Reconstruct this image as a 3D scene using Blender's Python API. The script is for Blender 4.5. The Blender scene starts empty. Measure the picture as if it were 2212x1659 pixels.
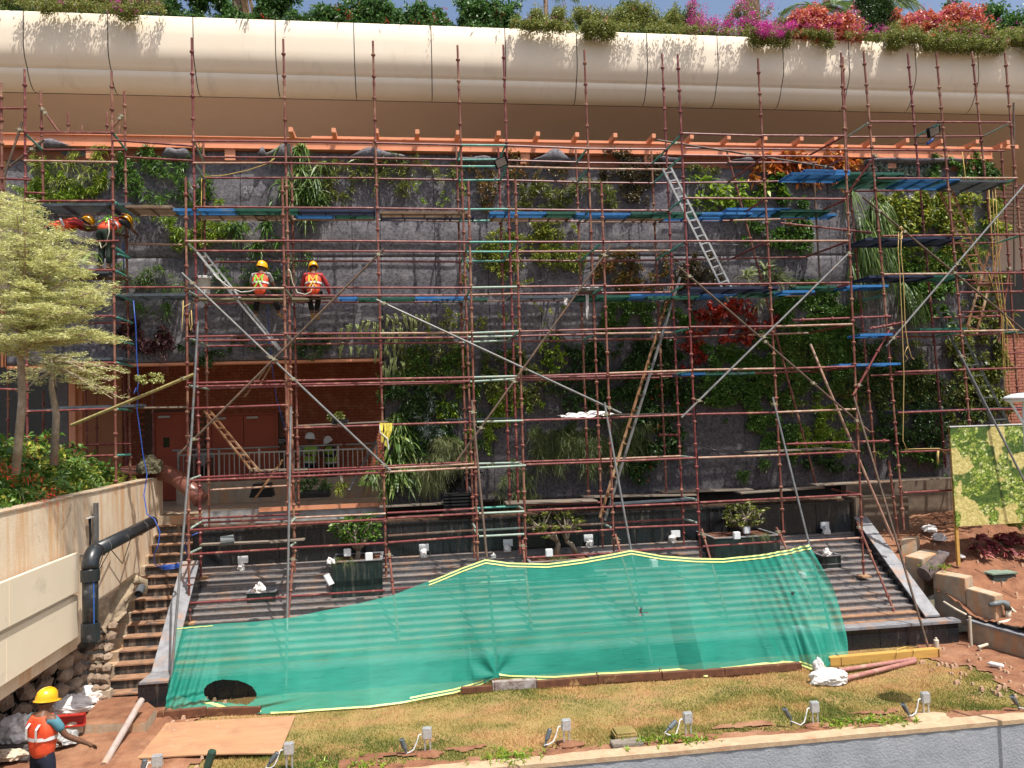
import bpy, bmesh, math, random
import numpy as np
from mathutils import Vector, Matrix
random.seed(7); rng=np.random.default_rng(7)
S=bpy.context.scene
COL=S.collection
# ---------------------------------------------------------------- camera
CAMZ=5.0
def _rot(yaw,pitch,roll):
    cy,sy=math.cos(yaw),math.sin(yaw)
    f=np.array([sy*math.cos(pitch),cy*math.cos(pitch),math.sin(pitch)])
    r=np.array([cy,-sy,0.]);u=np.cross(r,f)
    c,s=math.cos(roll),math.sin(roll)
    return np.array([c*r+s*u,-s*r+c*u,f])
CM=_rot(*[math.radians(a) for a in (7.57,2.49,-1.8)])
FPX=1661.
cam=bpy.data.cameras.new('camera'); camo=bpy.data.objects.new('camera',cam); COL.objects.link(camo)
cam.sensor_width=36; cam.lens=FPX/2212*36; cam.clip_start=.1; cam.clip_end=2000
camo.matrix_world=Matrix(((CM[0][0],CM[1][0],-CM[2][0],0),(CM[0][1],CM[1][1],-CM[2][1],0),(CM[0][2],CM[1][2],-CM[2][2],CAMZ),(0,0,0,1)))
S.camera=camo
# ---------------------------------------------------------------- sky and sun
SUN_EL=math.radians(67); SUN_A=math.radians(35.6)
SD=Vector((math.cos(SUN_EL)*math.sin(SUN_A),-math.cos(SUN_EL)*math.cos(SUN_A),math.sin(SUN_EL)))
W=bpy.data.worlds.new('World'); S.world=W; W.use_nodes=True
nt=W.node_tree; bg=nt.nodes['Background']; sky=nt.nodes.new('ShaderNodeTexSky')
sky.sky_type='NISHITA'; sky.sun_disc=False; sky.sun_elevation=SUN_EL; sky.sun_rotation=math.atan2(SD.x,SD.y)
sky.dust_density=4; sky.air_density=1.0
nt.links.new(sky.outputs[0],bg.inputs[0]); bg.inputs[1].default_value=.125
sun=bpy.data.lights.new('sun','SUN'); sun.energy=4.4; sun.angle=math.radians(.53); sun.color=(1,.965,.91)
suno=bpy.data.objects.new('sun',sun); COL.objects.link(suno); suno.rotation_euler=SD.to_track_quat('Z','Y').to_euler()
S.view_settings.view_transform='Standard'; S.view_settings.look='None'; S.view_settings.gamma=1
S.view_settings.use_curve_mapping=False; S.view_settings.exposure=.5
S.render.engine='CYCLES'
# ---------------------------------------------------------------- placing: a point of the photograph on a real plane
KK=1050/1659/1.822784
OR=dict(a=(0,0),b=(1000,0),c=(2000,0),d=(2982,0),e=(0,1000),f=(1000,1000),g=(2000,1000),h=(2982,1000),i=(0,1974),j=(1000,1974),k=(2000,1974),l=(2982,1974))
def px(c,x,y):
    if c=='o': return x,y
    o=OR[c]; return o[0]/1.822784+x*KK, o[1]/1.822784+y*KK
def ray(c,x,y):
    x,y=px(c,x,y)
    return CM.T@np.array([(x-1106)/FPX,-(y-829.5)/FPX,1.])
def at(c,x,y,X=None,Y=None,Z=None):
    r=ray(c,x,y)
    t=X/r[0] if X is not None else (Y/r[1] if Y is not None else (Z-CAMZ)/r[2])
    return Vector((r[0]*t,r[1]*t,CAMZ+r[2]*t))
def proj(P):
    P=np.asarray(P,float)-np.array([0,0,CAMZ]); q=P@CM.T
    return 1106+FPX*q[...,0]/q[...,2], 829.5-FPX*q[...,1]/q[...,2]
# ---------------------------------------------------------------- materials
MATS={}
def rgb(h): # sRGB hex -> linear
    h=h.lstrip('#'); v=[int(h[i:i+2],16)/255 for i in (0,2,4)]
    return tuple((c/12.92 if c<=.04045 else ((c+.055)/1.055)**2.4) for c in v)
def mat(name,c1,c2=None,rough=.7,metal=0,scale=6,bump=0,bscale=60,c3=None,c3amt=.5,stretch=(1,1,1),detail=6,spec=.4,c3scale=1.5,c3stretch=None,coord='pos',trans=0):
    if name in MATS: return MATS[name]
    m=bpy.data.materials.new(name); m.use_nodes=True; n=m.node_tree.nodes; L=m.node_tree.links
    b=n['Principled BSDF']; b.inputs['Roughness'].default_value=rough; b.inputs['Metallic'].default_value=metal
    b.inputs['Specular IOR Level'].default_value=spec
    if isinstance(c1,str): c1=rgb(c1)
    if c2 is None: c2=tuple(x*.75 for x in c1)
    if isinstance(c2,str): c2=rgb(c2)
    if isinstance(c3,str): c3=rgb(c3)
    if coord=='pos': src=n.new('ShaderNodeNewGeometry').outputs['Position']
    else: src=n.new('ShaderNodeTexCoord').outputs['Object']
    mp=n.new('ShaderNodeMapping'); mp.inputs['Scale'].default_value=stretch; L.new(src,mp.inputs[0])
    no=n.new('ShaderNodeTexNoise'); no.inputs['Scale'].default_value=scale; no.inputs['Detail'].default_value=detail; no.inputs['Roughness'].default_value=.6
    L.new(mp.outputs[0],no.inputs[0])
    cr=n.new('ShaderNodeValToRGB'); cr.color_ramp.elements[0].position=.35; cr.color_ramp.elements[1].position=.65
    cr.color_ramp.elements[0].color=(*c2,1); cr.color_ramp.elements[1].color=(*c1,1); L.new(no.outputs[0],cr.inputs[0])
    out=cr.outputs[0]
    if c3 is not None:
        mp3=n.new('ShaderNodeMapping'); mp3.inputs['Scale'].default_value=c3stretch or (1,1,1); mp3.inputs['Location'].default_value=(3.1,7.7,1.3); L.new(src,mp3.inputs[0])
        n3=n.new('ShaderNodeTexNoise'); n3.inputs['Scale'].default_value=c3scale; n3.inputs['Detail'].default_value=8; n3.inputs['Roughness'].default_value=.65
        L.new(mp3.outputs[0],n3.inputs[0])
        r3=n.new('ShaderNodeValToRGB'); r3.color_ramp.elements[0].position=.62-.22*c3amt; r3.color_ramp.elements[1].position=.74-.14*c3amt; L.new(n3.outputs[0],r3.inputs[0])
        mx=n.new('ShaderNodeMix'); mx.data_type='RGBA'; L.new(r3.outputs[0],mx.inputs[0]); L.new(out,mx.inputs[6]); mx.inputs[7].default_value=(*c3,1); out=mx.outputs[2]
    L.new(out,b.inputs['Base Color'])
    if bump:
        nb=n.new('ShaderNodeTexNoise'); nb.inputs['Scale'].default_value=bscale; nb.inputs['Detail'].default_value=5; L.new(src,nb.inputs[0])
        bp=n.new('ShaderNodeBump'); bp.inputs['Strength'].default_value=min(1,bump*1.0); bp.inputs['Distance'].default_value=.012*max(1,bump); L.new(nb.outputs[0],bp.inputs['Height']); L.new(bp.outputs[0],b.inputs['Normal'])
    MATS[name]=m; return m
def leafmat(name,cols,trans=.35,rough=.45):
    if name in MATS: return MATS[name]
    m=bpy.data.materials.new(name); m.use_nodes=True; n=m.node_tree.nodes; L=m.node_tree.links
    b=n['Principled BSDF']; b.inputs['Roughness'].default_value=rough; b.inputs['Specular IOR Level'].default_value=.5
    a=n.new('ShaderNodeAttribute'); a.attribute_name='tint'
    cr=n.new('ShaderNodeValToRGB'); L.new(a.outputs['Fac'],cr.inputs[0])
    cs=[rgb(c) if isinstance(c,str) else c for c in cols]
    el=cr.color_ramp.elements
    el[0].color=(*cs[0],1); el[0].position=0
    el[1].color=(*cs[-1],1); el[1].position=1
    for i in range(1,len(cs)-1):
        e=el.new(i/(len(cs)-1)); e.color=(*cs[i],1)
    L.new(cr.outputs[0],b.inputs['Base Color'])
    t=n.new('ShaderNodeBsdfTranslucent'); L.new(cr.outputs[0],t.inputs[0])
    mx=n.new('ShaderNodeMixShader'); mx.inputs[0].default_value=trans
    L.new(b.outputs[0],mx.inputs[1]); L.new(t.outputs[0],mx.inputs[2]); L.new(mx.outputs[0],n['Material Output'].inputs[0])
    MATS[name]=m; return m
# ---------------------------------------------------------------- objects
def tag(o,label=None,cat=None,group=None,kind=None):
    if label: o['label']=label
    if cat: o['category']=cat
    if group: o['group']=group
    if kind: o['kind']=kind
    return o
def empty(name,loc,label=None,cat=None,group=None):
    o=bpy.data.objects.new(name,None); COL.objects.link(o); o.location=loc; o.empty_display_size=.2
    return tag(o,label,cat,group)
def link(name,me,parent=None,m=None):
    o=bpy.data.objects.new(name,me); COL.objects.link(o)
    if m is not None:
        me.materials.clear()
        for q in (m if isinstance(m,(list,tuple)) else [m]): me.materials.append(q)
    if parent is not None:
        o.parent=parent
        p=parent; off=Vector((0,0,0))
        while p is not None:
            if p.type=='EMPTY': off+=p.location
            p=p.parent
        o.matrix_parent_inverse=Matrix.Translation(-off) if parent.type=='EMPTY' else Matrix.Identity(4)
    return o
def frame(d,up=Vector((0,0,1))):
    d=Vector(d).normalized()
    if abs(d.dot(up))>.99: up=Vector((0,1,0))
    x=d.cross(up).normalized(); y=x.cross(d).normalized()
    return x,y,d
class MB:
    def __init__(s): s.v=[]; s.f=[]; s.mi=[]; s.cur=0
    def m(s,i): s.cur=i; return s
    def face(s,idx): s.f.append(idx); s.mi.append(s.cur)
    def quad(s,a,b,c,d):
        n=len(s.v); s.v+= [tuple(a),tuple(b),tuple(c),tuple(d)]; s.face((n,n+1,n+2,n+3)); return s
    def poly(s,pts):
        n=len(s.v); s.v+=[tuple(p) for p in pts]; s.face(tuple(range(n,n+len(pts)))); return s
    def hexa(s,p): # 8 points: bottom 4 ccw, top 4
        n=len(s.v); s.v+=[tuple(q) for q in p]
        for q in ((3,2,1,0),(4,5,6,7),(0,1,5,4),(1,2,6,5),(2,3,7,6),(3,0,4,7)): s.face(tuple(n+k for k in q))
        return s
    def box(s,x0,y0,z0,x1,y1,z1):
        return s.hexa([(x0,y0,z0),(x1,y0,z0),(x1,y1,z0),(x0,y1,z0),(x0,y0,z1),(x1,y0,z1),(x1,y1,z1),(x0,y1,z1)])
    def bar(s,a,b,w,h,up=Vector((0,0,1))):
        a=Vector(a);b=Vector(b); x,y,d=frame(b-a,up); x=x*w/2;y=y*h/2
        return s.hexa([a-x-y,a+x-y,a+x+y,a-x+y,b-x-y,b+x-y,b+x+y,b-x+y])
    def tube(s,pts,r,n=8,caps=True,close=False):
        pts=[Vector(p) for p in pts]; R=r if isinstance(r,(list,tuple)) else [r]*len(pts)
        base=len(s.v); up=None
        for i,p in enumerate(pts):
            d=(pts[min(i+1,len(pts)-1)]-pts[max(i-1,0)])
            if d.length<1e-9: d=Vector((0,0,1))
            x,y,_=frame(d, Vector((0,0,1)) if abs(d.normalized().z)<.9 else Vector((0,1,0)))
            if up is not None and x.dot(up)<0: x=-x;y=-y
            up=x
            for k in range(n):
                a=2*math.pi*k/n; s.v.append(tuple(p+(x*math.cos(a)+y*math.sin(a))*R[i]))
        for i in range(len(pts)-1):
            for k in range(n):
                a=base+i*n+k;b=base+i*n+(k+1)%n; s.face((a,b,b+n,a+n))
        if caps:
            s.face(tuple(base+k for k in range(n))[::-1]); e=base+(len(pts)-1)*n; s.face(tuple(e+k for k in range(n)))
        return s
    def lathe(s,c,prof,n=16,axis=None,caps=True):
        c=Vector(c); x,y,d=frame(axis or (0,0,1),Vector((0,1,0)))
        base=len(s.v)
        for (r,h) in prof:
            for k in range(n):
                a=2*math.pi*k/n; s.v.append(tuple(c+d*h+(x*math.cos(a)+y*math.sin(a))*r))
        for i in range(len(prof)-1):
            for k in range(n):
                a=base+i*n+k;b=base+i*n+(k+1)%n; s.face((a,b,b+n,a+n))
        if caps:
            s.face(tuple(base+k for k in range(n))[::-1]); e=base+(len(prof)-1)*n; s.face(tuple(e+k for k in range(n)))
        return s
    def grid(s,P,closeu=False): # P[i][j] points
        base=len(s.v); nu=len(P); nv=len(P[0])
        for r in P:
            for p in r: s.v.append(tuple(p))
        for i in range(nu-1):
            for j in range(nv-1):
                a=base+i*nv+j; s.face((a,a+nv,a+nv+1,a+1))
        return s
    def build(s,name,m,parent=None,smooth=False,bevel=0,label=None,kind=None):
        me=bpy.data.meshes.new(name); me.from_pydata(s.v,[],s.f)
        ml=m if isinstance(m,(list,tuple)) else [m]
        for q in ml: me.materials.append(q)
        if len(ml)>1: me.polygons.foreach_set('material_index',s.mi)
        bm=bmesh.new(); bm.from_mesh(me)
        bmesh.ops.recalc_face_normals(bm,faces=bm.faces)
        if bevel: bmesh.ops.bevel(bm,geom=list(bm.edges),offset=bevel,segments=2,affect='EDGES')
        bm.to_mesh(me); bm.free()
        if smooth: me.polygons.foreach_set('use_smooth',[True]*len(me.polygons))
        o=link(name,me,parent)
        if label: o['label']=label
        if kind: o['kind']=kind
        return o
def npmesh(name,V,F,m,tint=None,parent=None,smooth=True):
    """V (n,3), F (k,4) numpy -> object"""
    V=np.ascontiguousarray(V,dtype=np.float32); F=np.ascontiguousarray(F,dtype=np.int32); k=F.shape[1]
    me=bpy.data.meshes.new(name); me.vertices.add(len(V)); me.vertices.foreach_set('co',V.ravel())
    me.loops.add(F.size); me.loops.foreach_set('vertex_index',F.ravel())
    me.polygons.add(len(F)); me.polygons.foreach_set('loop_start',np.arange(0,F.size,k,dtype=np.int32))
    try: me.polygons.foreach_set('loop_total',np.full(len(F),k,dtype=np.int32))
    except Exception: pass
    me.update(calc_edges=True); me.validate()
    if tint is not None:
        a=me.attributes.new('tint','FLOAT','FACE'); a.data.foreach_set('value',np.ascontiguousarray(tint,dtype=np.float32))
    if smooth: me.polygons.foreach_set('use_smooth',[True]*len(me.polygons))
    me.materials.append(m)
    return link(name,me,parent)
def leafgeo(base,dirs,L,Wd,droop=.4,segs=2,shape='oval',fold=.25,side=None):
    """vectorised leaves; returns V,F,nfaces per leaf"""
    N=len(base); dirs=dirs/np.linalg.norm(dirs,axis=1,keepdims=True)
    L=np.broadcast_to(np.asarray(L,float),(N,)); Wd=np.broadcast_to(np.asarray(Wd,float),(N,)); droop=np.broadcast_to(np.asarray(droop,float),(N,))
    rnd=rng.normal(size=(N,3)); rnd[:,2]+=.9
    sd=np.cross(dirs,rnd); sd/=np.linalg.norm(sd,axis=1,keepdims=True)+1e-9
    T=np.linspace(0,1,segs+1)
    if shape=='oval': prof=np.sin(np.pi*np.clip(T*.86+.07,0,1))**.8
    else: prof=np.where(T<.15,.6,1.)*(1-T**2.5)*.95+.05
    prof=prof.copy(); prof[-1]=.04
    V=np.zeros((N,segs+1,2,3))
    for k,t in enumerate(T):
        c=base+dirs*(L*t)[:,None]; c[:,2]-=droop*L*t*t
        w=(Wd*prof[k]*.5)[:,None]
        V[:,k,0]=c-sd*w; V[:,k,1]=c+sd*w
        V[:,k,1,2]+=fold*(w[:,0])
    idx=np.arange(N)[:,None]*(2*(segs+1))
    F=[]
    for k in range(segs):
        a=idx+2*k; F.append(np.concatenate([a,a+1,a+3,a+2],1))
    F=np.stack(F,1).reshape(-1,4)
    return V.reshape(-1,3),F,segs
def inpoly(P,poly):
    x,y=P[:,0],P[:,1]; r=np.zeros(len(P),bool); n=len(poly)
    for i in range(n):
        x1,y1=poly[i];x2,y2=poly[(i+1)%n]
        c=((y1>y)!=(y2>y))&(x<(x2-x1)*(y-y1)/(y2-y1+1e-12)+x1); r^=c
    return r
def vnoise(x,y,seed=0): # cheap smooth value noise
    r=np.random.default_rng(seed).random((64,64)); xi=np.floor(x).astype(int);yi=np.floor(y).astype(int);fx=x-xi;fy=y-yi
    fx=fx*fx*(3-2*fx);fy=fy*fy*(3-2*fy); g=lambda a,b:r[a%64,b%64]
    return (g(xi,yi)*(1-fx)+g(xi+1,yi)*fx)*(1-fy)+(g(xi,yi+1)*(1-fx)+g(xi+1,yi+1)*fx)*fy
# ================================================================ MATERIALS
M_cream=mat('cream_paint',(.84,.73,.58),(.81,.69,.535),rough=.6,scale=1.2,c3=(.70,.60,.47),c3amt=.18,c3scale=1.1,c3stretch=(1.5,1,.5))
M_soffit=mat('tan_soffit_paint',(.68,.52,.41),(.65,.49,.385),rough=.8,scale=.8)
M_orange=mat('orange_steel_paint',(.72,.31,.17),(.66,.27,.14),rough=.5,scale=3,c3='#a04a2c',c3amt=.1,c3scale=5)
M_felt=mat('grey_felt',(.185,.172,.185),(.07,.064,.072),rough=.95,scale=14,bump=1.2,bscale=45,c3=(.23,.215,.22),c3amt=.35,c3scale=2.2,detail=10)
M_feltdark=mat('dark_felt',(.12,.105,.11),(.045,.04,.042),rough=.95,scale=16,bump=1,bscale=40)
M_brick=mat('red_brick',(.42,.125,.065),(.28,.075,.04),rough=.85,scale=9,bump=.4,c3=(.46,.19,.10),c3amt=.5,c3scale=3)
M_mortar=mat('mortar',(.16,.09,.06),(.1,.06,.04),rough=.95,scale=20)
M_door=mat('rust_door_paint',(.44,.09,.04),(.39,.075,.033),rough=.5,scale=2)
M_tanpanel=mat('brown_panel',(.36,.15,.06),(.32,.13,.05),rough=.6,scale=2)
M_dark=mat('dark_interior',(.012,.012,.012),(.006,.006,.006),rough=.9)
M_louvre=mat('brown_louvre',(.12,.05,.03),(.09,.035,.02),rough=.6)
M_granite=mat('black_granite',(.018,.02,.024),(.009,.010,.012),rough=.25,scale=30,c3=(.10,.085,.07),c3amt=.25,c3scale=3,c3stretch=(3,3,.5),spec=.5)
M_granitegreen=mat('dark_green_granite',(.02,.032,.03),(.01,.018,.017),rough=.3,scale=8,c3=(.09,.09,.075),c3amt=.35,c3scale=4,c3stretch=(3,3,.25))
M_step=mat('grey_granite_step',(.24,.225,.22),(.14,.13,.13),rough=.75,scale=16,bump=.5,bscale=70,c3=(.28,.17,.11),c3amt=.4,c3scale=1.8)
M_cop=mat('grey_coping_stone',(.26,.26,.27),(.17,.17,.18),rough=.6,scale=7,c3=(.33,.20,.13),c3amt=.4,c3scale=2.5,bump=.2)
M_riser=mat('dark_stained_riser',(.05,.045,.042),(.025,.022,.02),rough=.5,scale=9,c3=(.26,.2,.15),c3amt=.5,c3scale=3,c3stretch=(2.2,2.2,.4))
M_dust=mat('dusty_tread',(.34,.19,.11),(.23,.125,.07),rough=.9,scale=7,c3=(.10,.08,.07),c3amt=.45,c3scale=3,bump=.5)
M_conc=mat('stained_concrete',(.80,.66,.48),(.72,.57,.40),rough=.85,scale=4,c3=(.68,.42,.22),c3amt=.6,c3scale=1.6,c3stretch=(2.6,2.6,.22),bump=.35,bscale=30)
M_conc2=mat('beige_concrete',(.44,.35,.25),(.33,.26,.18),rough=.9,scale=6,bump=.5,bscale=35,c3=(.5,.27,.13),c3amt=.6,c3scale=2,c3stretch=(2,2,.6))
M_white=mat('flaking_white_wall',(.42,.43,.42),(.30,.30,.29),rough=.85,scale=5,bump=.5,c3=(.25,.17,.11),c3amt=.6,c3scale=2)
M_panel=mat('beige_cladding',(.80,.69,.52),(.77,.66,.49),rough=.5,scale=1.5,c3=(.58,.50,.37),c3amt=.2,c3scale=1.3,c3stretch=(1,1,1.4))
M_greywall=mat('grey_textured_plaster',(.33,.345,.37),(.26,.275,.30),rough=.9,scale=3,bump=.9,bscale=26,spec=.2,c3=(.37,.37,.37),c3amt=.3,c3scale=1)
M_kerb=mat('tan_kerb',(.47,.34,.215),(.38,.265,.16),rough=.9,scale=5,bump=.5,bscale=30,c3=(.35,.2,.12),c3amt=.35,c3scale=3)
M_soil=mat('red_soil',(.26,.115,.058),(.15,.062,.032),rough=.95,scale=3.5,bump=2.5,bscale=16,c3=(.30,.155,.085),c3amt=.6,c3scale=1.1,detail=12)
M_soildk=mat('dark_red_soil',(.20,.085,.045),(.10,.045,.03),rough=.95,scale=5,bump=3,bscale=14,c3=(.30,.14,.08),c3amt=.5,c3scale=1.5,detail=12)
M_lawn=mat('patchy_lawn_soil',(.32,.22,.08),(.18,.15,.04),rough=.95,scale=1.6,bump=2,bscale=50,c3=(.34,.18,.08),c3amt=.6,c3scale=.9,c3stretch=(1,1.6,1))
M_farground=mat('far_ground',(.18,.13,.08),(.10,.09,.05),rough=.95,scale=.5)
M_stone=mat('gabion_stone',(.30,.21,.14),(.17,.12,.085),rough=.9,scale=5,bump=1.5,bscale=14,c3=(.42,.33,.24),c3amt=.5,c3scale=1.8)
M_slot=mat('gap_shadow',(.03,.025,.02),(.02,.016,.012),rough=.95)
M_steel=mat('stainless_steel',(.45,.42,.38),(.35,.33,.30),rough=.35,metal=.7,scale=3)
M_blacksoil=mat('planter_soil',(.12,.065,.035),(.05,.03,.02),rough=.95,scale=12,bump=1.5,bscale=40)

# ================================================================ GROUND
mb=MB(); mb.quad((-300,-150,-2.6),(300,-150,-2.6),(300,400,-2.6),(-300,400,-2.6))
tag(mb.build('ground',M_farground),kind='structure')
def sheet(name,x0,x1,y0,y1,nx,ny,zf,m,kind='structure',mask=None):
    xs=np.linspace(x0,x1,nx); ys=np.linspace(y0,y1,ny); X,Y=np.meshgrid(xs,ys,indexing='ij')
    Z=zf(X,Y); V=np.stack([X,Y,Z],-1).reshape(-1,3)
    a=(np.arange(nx-1)[:,None]*ny+np.arange(ny-1)[None]).reshape(-1); F=np.stack([a,a+ny,a+ny+1,a+1],1)
    if mask is not None:
        c=V[F].mean(1); F=F[mask(c[:,0],c[:,1])]
    o=npmesh(name,V,F,m); o['kind']=kind; return o
bumpf=lambda X,Y,a=.03,s=1.3,sd=3: a*(vnoise(X*s+50,Y*s+50,sd)-.5)+a*.5*(vnoise(X*s*3+50,Y*s*3+50,sd+1)-.5)
# raised garden terrain: lawn, with red soil at both ends
def soilmask(X,Y):
    n=(vnoise(X*1.5+9,Y*1.5+9,5)-.5)*1.1+(vnoise(X*5+9,Y*5+9,6)-.5)*.5
    left=X<(-2.95-.32*(Y-11.4)*1.0)+n*.5
    right=(X>(10.3+(14.9-Y)*-.05+n*.7))&(Y>11.9+n*.8)
    edge=(Y<11.62+n*.22)|((vnoise(X*1.3+7,Y*2.6+7,17)*.7+vnoise(X*6+7,Y*6+7,18)*.3>.72)&(Y<12.0))
    return left|right|edge
sheet('lawn',-9.5,26,11.36,15.6,500,90,lambda X,Y:-.02+bumpf(X,Y,.05),M_lawn)
zs=lambda X,Y: .0+bumpf(X,Y,.05)+.012*vnoise(X*9+70,Y*9+70,8)+np.where(X<-4.2,.04+.05*vnoise(X*2+70,Y*2+70,9),0)
sheet('soil',-9.5,26,11.36,15.6,500,90,zs,M_soil,mask=soilmask)
# grass blades
N=210000
gx=rng.uniform(-5,12.5,N); gy=11.42+rng.random(N)**1.15*3.55
keep=~soilmask(gx,gy); dens=vnoise(gx*.9+20,gy*1.4+20,11)*.6+vnoise(gx*3+20,gy*3+20,12)*.4
keep&=rng.random(N)<np.clip(dens*1.6-.1,.15,1)
gx,gy,dens=gx[keep],gy[keep],dens[keep]; n=len(gx)
gz=-.02+bumpf(gx,gy,.05)
B=np.stack([gx,gy,gz],1); ang=rng.uniform(0,2*np.pi,n); tl=rng.uniform(.3,1.1,n)
D=np.stack([np.cos(ang)*tl,np.sin(ang)*tl,np.ones(n)],1); D/=np.linalg.norm(D,axis=1,keepdims=True)
Lh=rng.uniform(.018,.05,n)*(1+.5*(dens>.6)); sd=np.stack([-np.sin(ang+1),np.cos(ang+1),0*ang],1)*.006
V=np.stack([B-sd,B+sd,B+D*Lh[:,None]],1).reshape(-1,3); F=np.arange(3*n).reshape(-1,3)
dryn=vnoise(gx*.55+31,gy*.9+31,14)*.65+vnoise(gx*2.2+31,gy*3+31,15)*.35
# greener close to the kerb, drier along the timber beams
dry=np.clip((dryn-.5)*2.3+.46+(gy-12.5)*.17-np.clip(gx-5,0,5)*.03+rng.normal(0,.1,n)+.04,0,1)
M_grass=leafmat('lawn_grass',[(.09,.14,.018),(.20,.22,.035),(.38,.29,.085),(.56,.35,.14),(.60,.36,.17)],trans=.25,rough=.7)
tag(npmesh('lawn_grass',V,F,M_grass,tint=dry,smooth=False),'short half dry yellow green grass covering the sloping lawn in front of the green net','grass',kind='stuff')
# retaining wall with grey plaster face and tan kerb
r=empty('retaining_wall',(4,11.3,0),'grey textured plaster retaining wall with a tan kerb below the lawn','wall')
mb=MB()
P=[]
for i,x in enumerate(np.linspace(-12,28,240)):
    P.append([(x,11.20+.004*math.sin(i),-2.6),(x,11.20+.006*math.sin(i*1.7),-1.2),(x,11.20+.006*math.sin(i*2.3),-.04)])
mb.grid(P); mb.build('plaster_face',M_greywall,r,smooth=True)
P=[]
for i,x in enumerate(np.linspace(-12,28,400)):
    e=.012*math.sin(i*1.3)+.02*math.sin(i*.31)+random.uniform(-.008,.008)
    P.append([(x,11.185,-.06),(x,11.185,.005+e*.15),(x,11.20,.018),(x,11.41+e,.02),(x,11.44+e,-.05)])
MB().grid(P).build('kerb',M_kerb,r)

# ================================================================ UPPER PARAPET (curved fascia)
FY=21.5
r=empty('parapet_building',(3,FY,9.5),'long cream building with a curved parapet fascia and tan soffit behind the scaffolding','building')
seams=[-14.3,-12.1,-9.95,-7.83,-5.63,-3.45,-1.31,.85,2.97,5.07,7.19,9.37,11.44,13.58,15.79,17.92,20.1,22.3]
prof=[(.32,16.22),(.02,16.22),(0,16.19),(0,15.7),(0,15.38),(.012,15.22),(.045,15.07),(.10,14.94),(.15,14.86),(.17,14.81),(.215,14.785),(.22,14.765),(.20,14.75),(.275,14.60),(.345,14.48),(.42,14.39),(.50,14.33),(.57,14.305),(.63,14.295),(.68,14.29)]
for a,b in zip(seams[:-1],seams[1:]):
    mb=MB(); g=.012
    for s in range(4):
        pass
    xs=np.linspace(a+g,b-g,6)
    mb.grid([[(x,FY+p[0],p[1]) for p in prof] for x in xs])
    o=mb.build('fascia_panel',M_cream,r,smooth=True)
mb=MB(); mb.grid([[(x,FY+.05+p[0]*.99,p[1]-.03*(i<3)) for i,p in enumerate(prof)] for x in (-14.3,22.3)]); mb.build('fascia_backing',M_slot,r,smooth=True)
mb=MB(); mb.box(-14.5,FY+.6,14.30,32,FY+6.5,14.5); mb.build('soffit',M_soffit,r)
mb=MB(); mb.box(-14.5,FY+6.2,2,32,FY+6.6,14.3); mb.build('rear_wall',M_soffit,r)
mb=MB(); mb.box(-14.5,FY+1.1,14.51,32,FY+6.5,15.9); mb.build('terrace_slab',M_blacksoil,r)

# ================================================================ ORANGE BEAM
BY=18.72
r=empty('steel_canopy_beam',(3,BY,11.7),'long orange painted steel beam along the top of the planted wall','beam')
X0,X1=at('a',0,870,Y=BY).x-1,15.86
mb=MB(); mb.box(X0,BY,11.60,X1,BY+.1,11.86); mb.box(X0,BY-.05,11.855,X1,BY+.15,11.875); mb.box(X0,BY-.05,11.59,X1,BY+.15,11.602); mb.build('main_beam',M_orange,r)
mb=MB(); mb.box(-2.2,BY-.02,11.86,X1+.0,BY+.07,11.93); mb.build('top_rail',M_orange,r)
for x in [-2.63,-1.64,-.64,.33,1.31,2.3,3.27,4.25,5.22,6.21,7.2,8.18,9.16,10.14,11.08,12.12,13.09,14.09,15.1,16.0]:
    mb=MB(); mb.box(x-.05,BY-.42,11.87,x+.05,BY+.4,11.985); mb.build('purlin',M_orange,r,bevel=.006)
for x in [-.64,3.0,6.2,9.4,12.9,-4.1,-7.2,15.2]:
    mb=MB(); mb.box(x-.12,BY+.0,11.32,x+.12,BY+.08,11.59); mb.build('hanger',M_orange,r)
mb=MB(); mb.box(15.86,BY-.3,11.80,16.4,BY-.2,11.9); mb.build('end_rail',M_orange,r)
mb=MB(); mb.box(X0,BY+.12,11.3,X1,BY+.2,11.59); mb.build('recessed_strip',mat('rust_shadow_strip',(.30,.10,.05),rough=.7),r)

# ================================================================ FELT WALL
WY=18.85
r=empty('planted_wall',(3,WY,2.9),'tall wall of dark grey felt pockets behind the scaffolding, carrying the plants','wall')
def feltpanel(x0,x1,z0,z1,m=M_felt):
    nx=max(4,int((x1-x0)/.09)); nz=int((z1-z0)/.09)
    xs=np.linspace(x0+.006,x1-.006,nx); zs_=np.linspace(z0,z1,nz); X,Z=np.meshgrid(xs,zs_,indexing='ij')
    Y=WY+.02*(vnoise(X*1.2+40,Z*2.5+40,21)-.5)*2+.012*np.sin(Z*2*np.pi/.98)+.014*(vnoise(X*5+40,Z*5+40,22)-.5)
    Y+=.03*np.exp(-((Z%.98)-.5)**2/.004)*(vnoise(X*.8+3,Z*0+5,23)-.2)
    P=[[(X[i,j],Y[i,j],Z[i,j]) for j in range(nz)] for i in range(nx)]
    P2=[[(xs[i],WY+.12,zs_[0])]+P[i]+[(xs[i],WY+.12,zs_[-1])] for i in range(nx)]
    MB().grid(P2).build('felt_panel',m,r,smooth=True)
xe=[-9.1,-7.9,-6.5,-5.2,-3.9,-2.5,-1.3,-.62,.7,2.0,3.3,4.6,5.9,7.2,8.5,9.8,11.1,12.4,13.7,15.0,15.95]
for a,b in zip(xe[:-1],xe[1:]):
    feltpanel(a,b,6.55,9.0); feltpanel(a,b,9.0,11.56)
    if a>-.7: feltpanel(a,b,2.95,6.55,M_feltdark)
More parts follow.
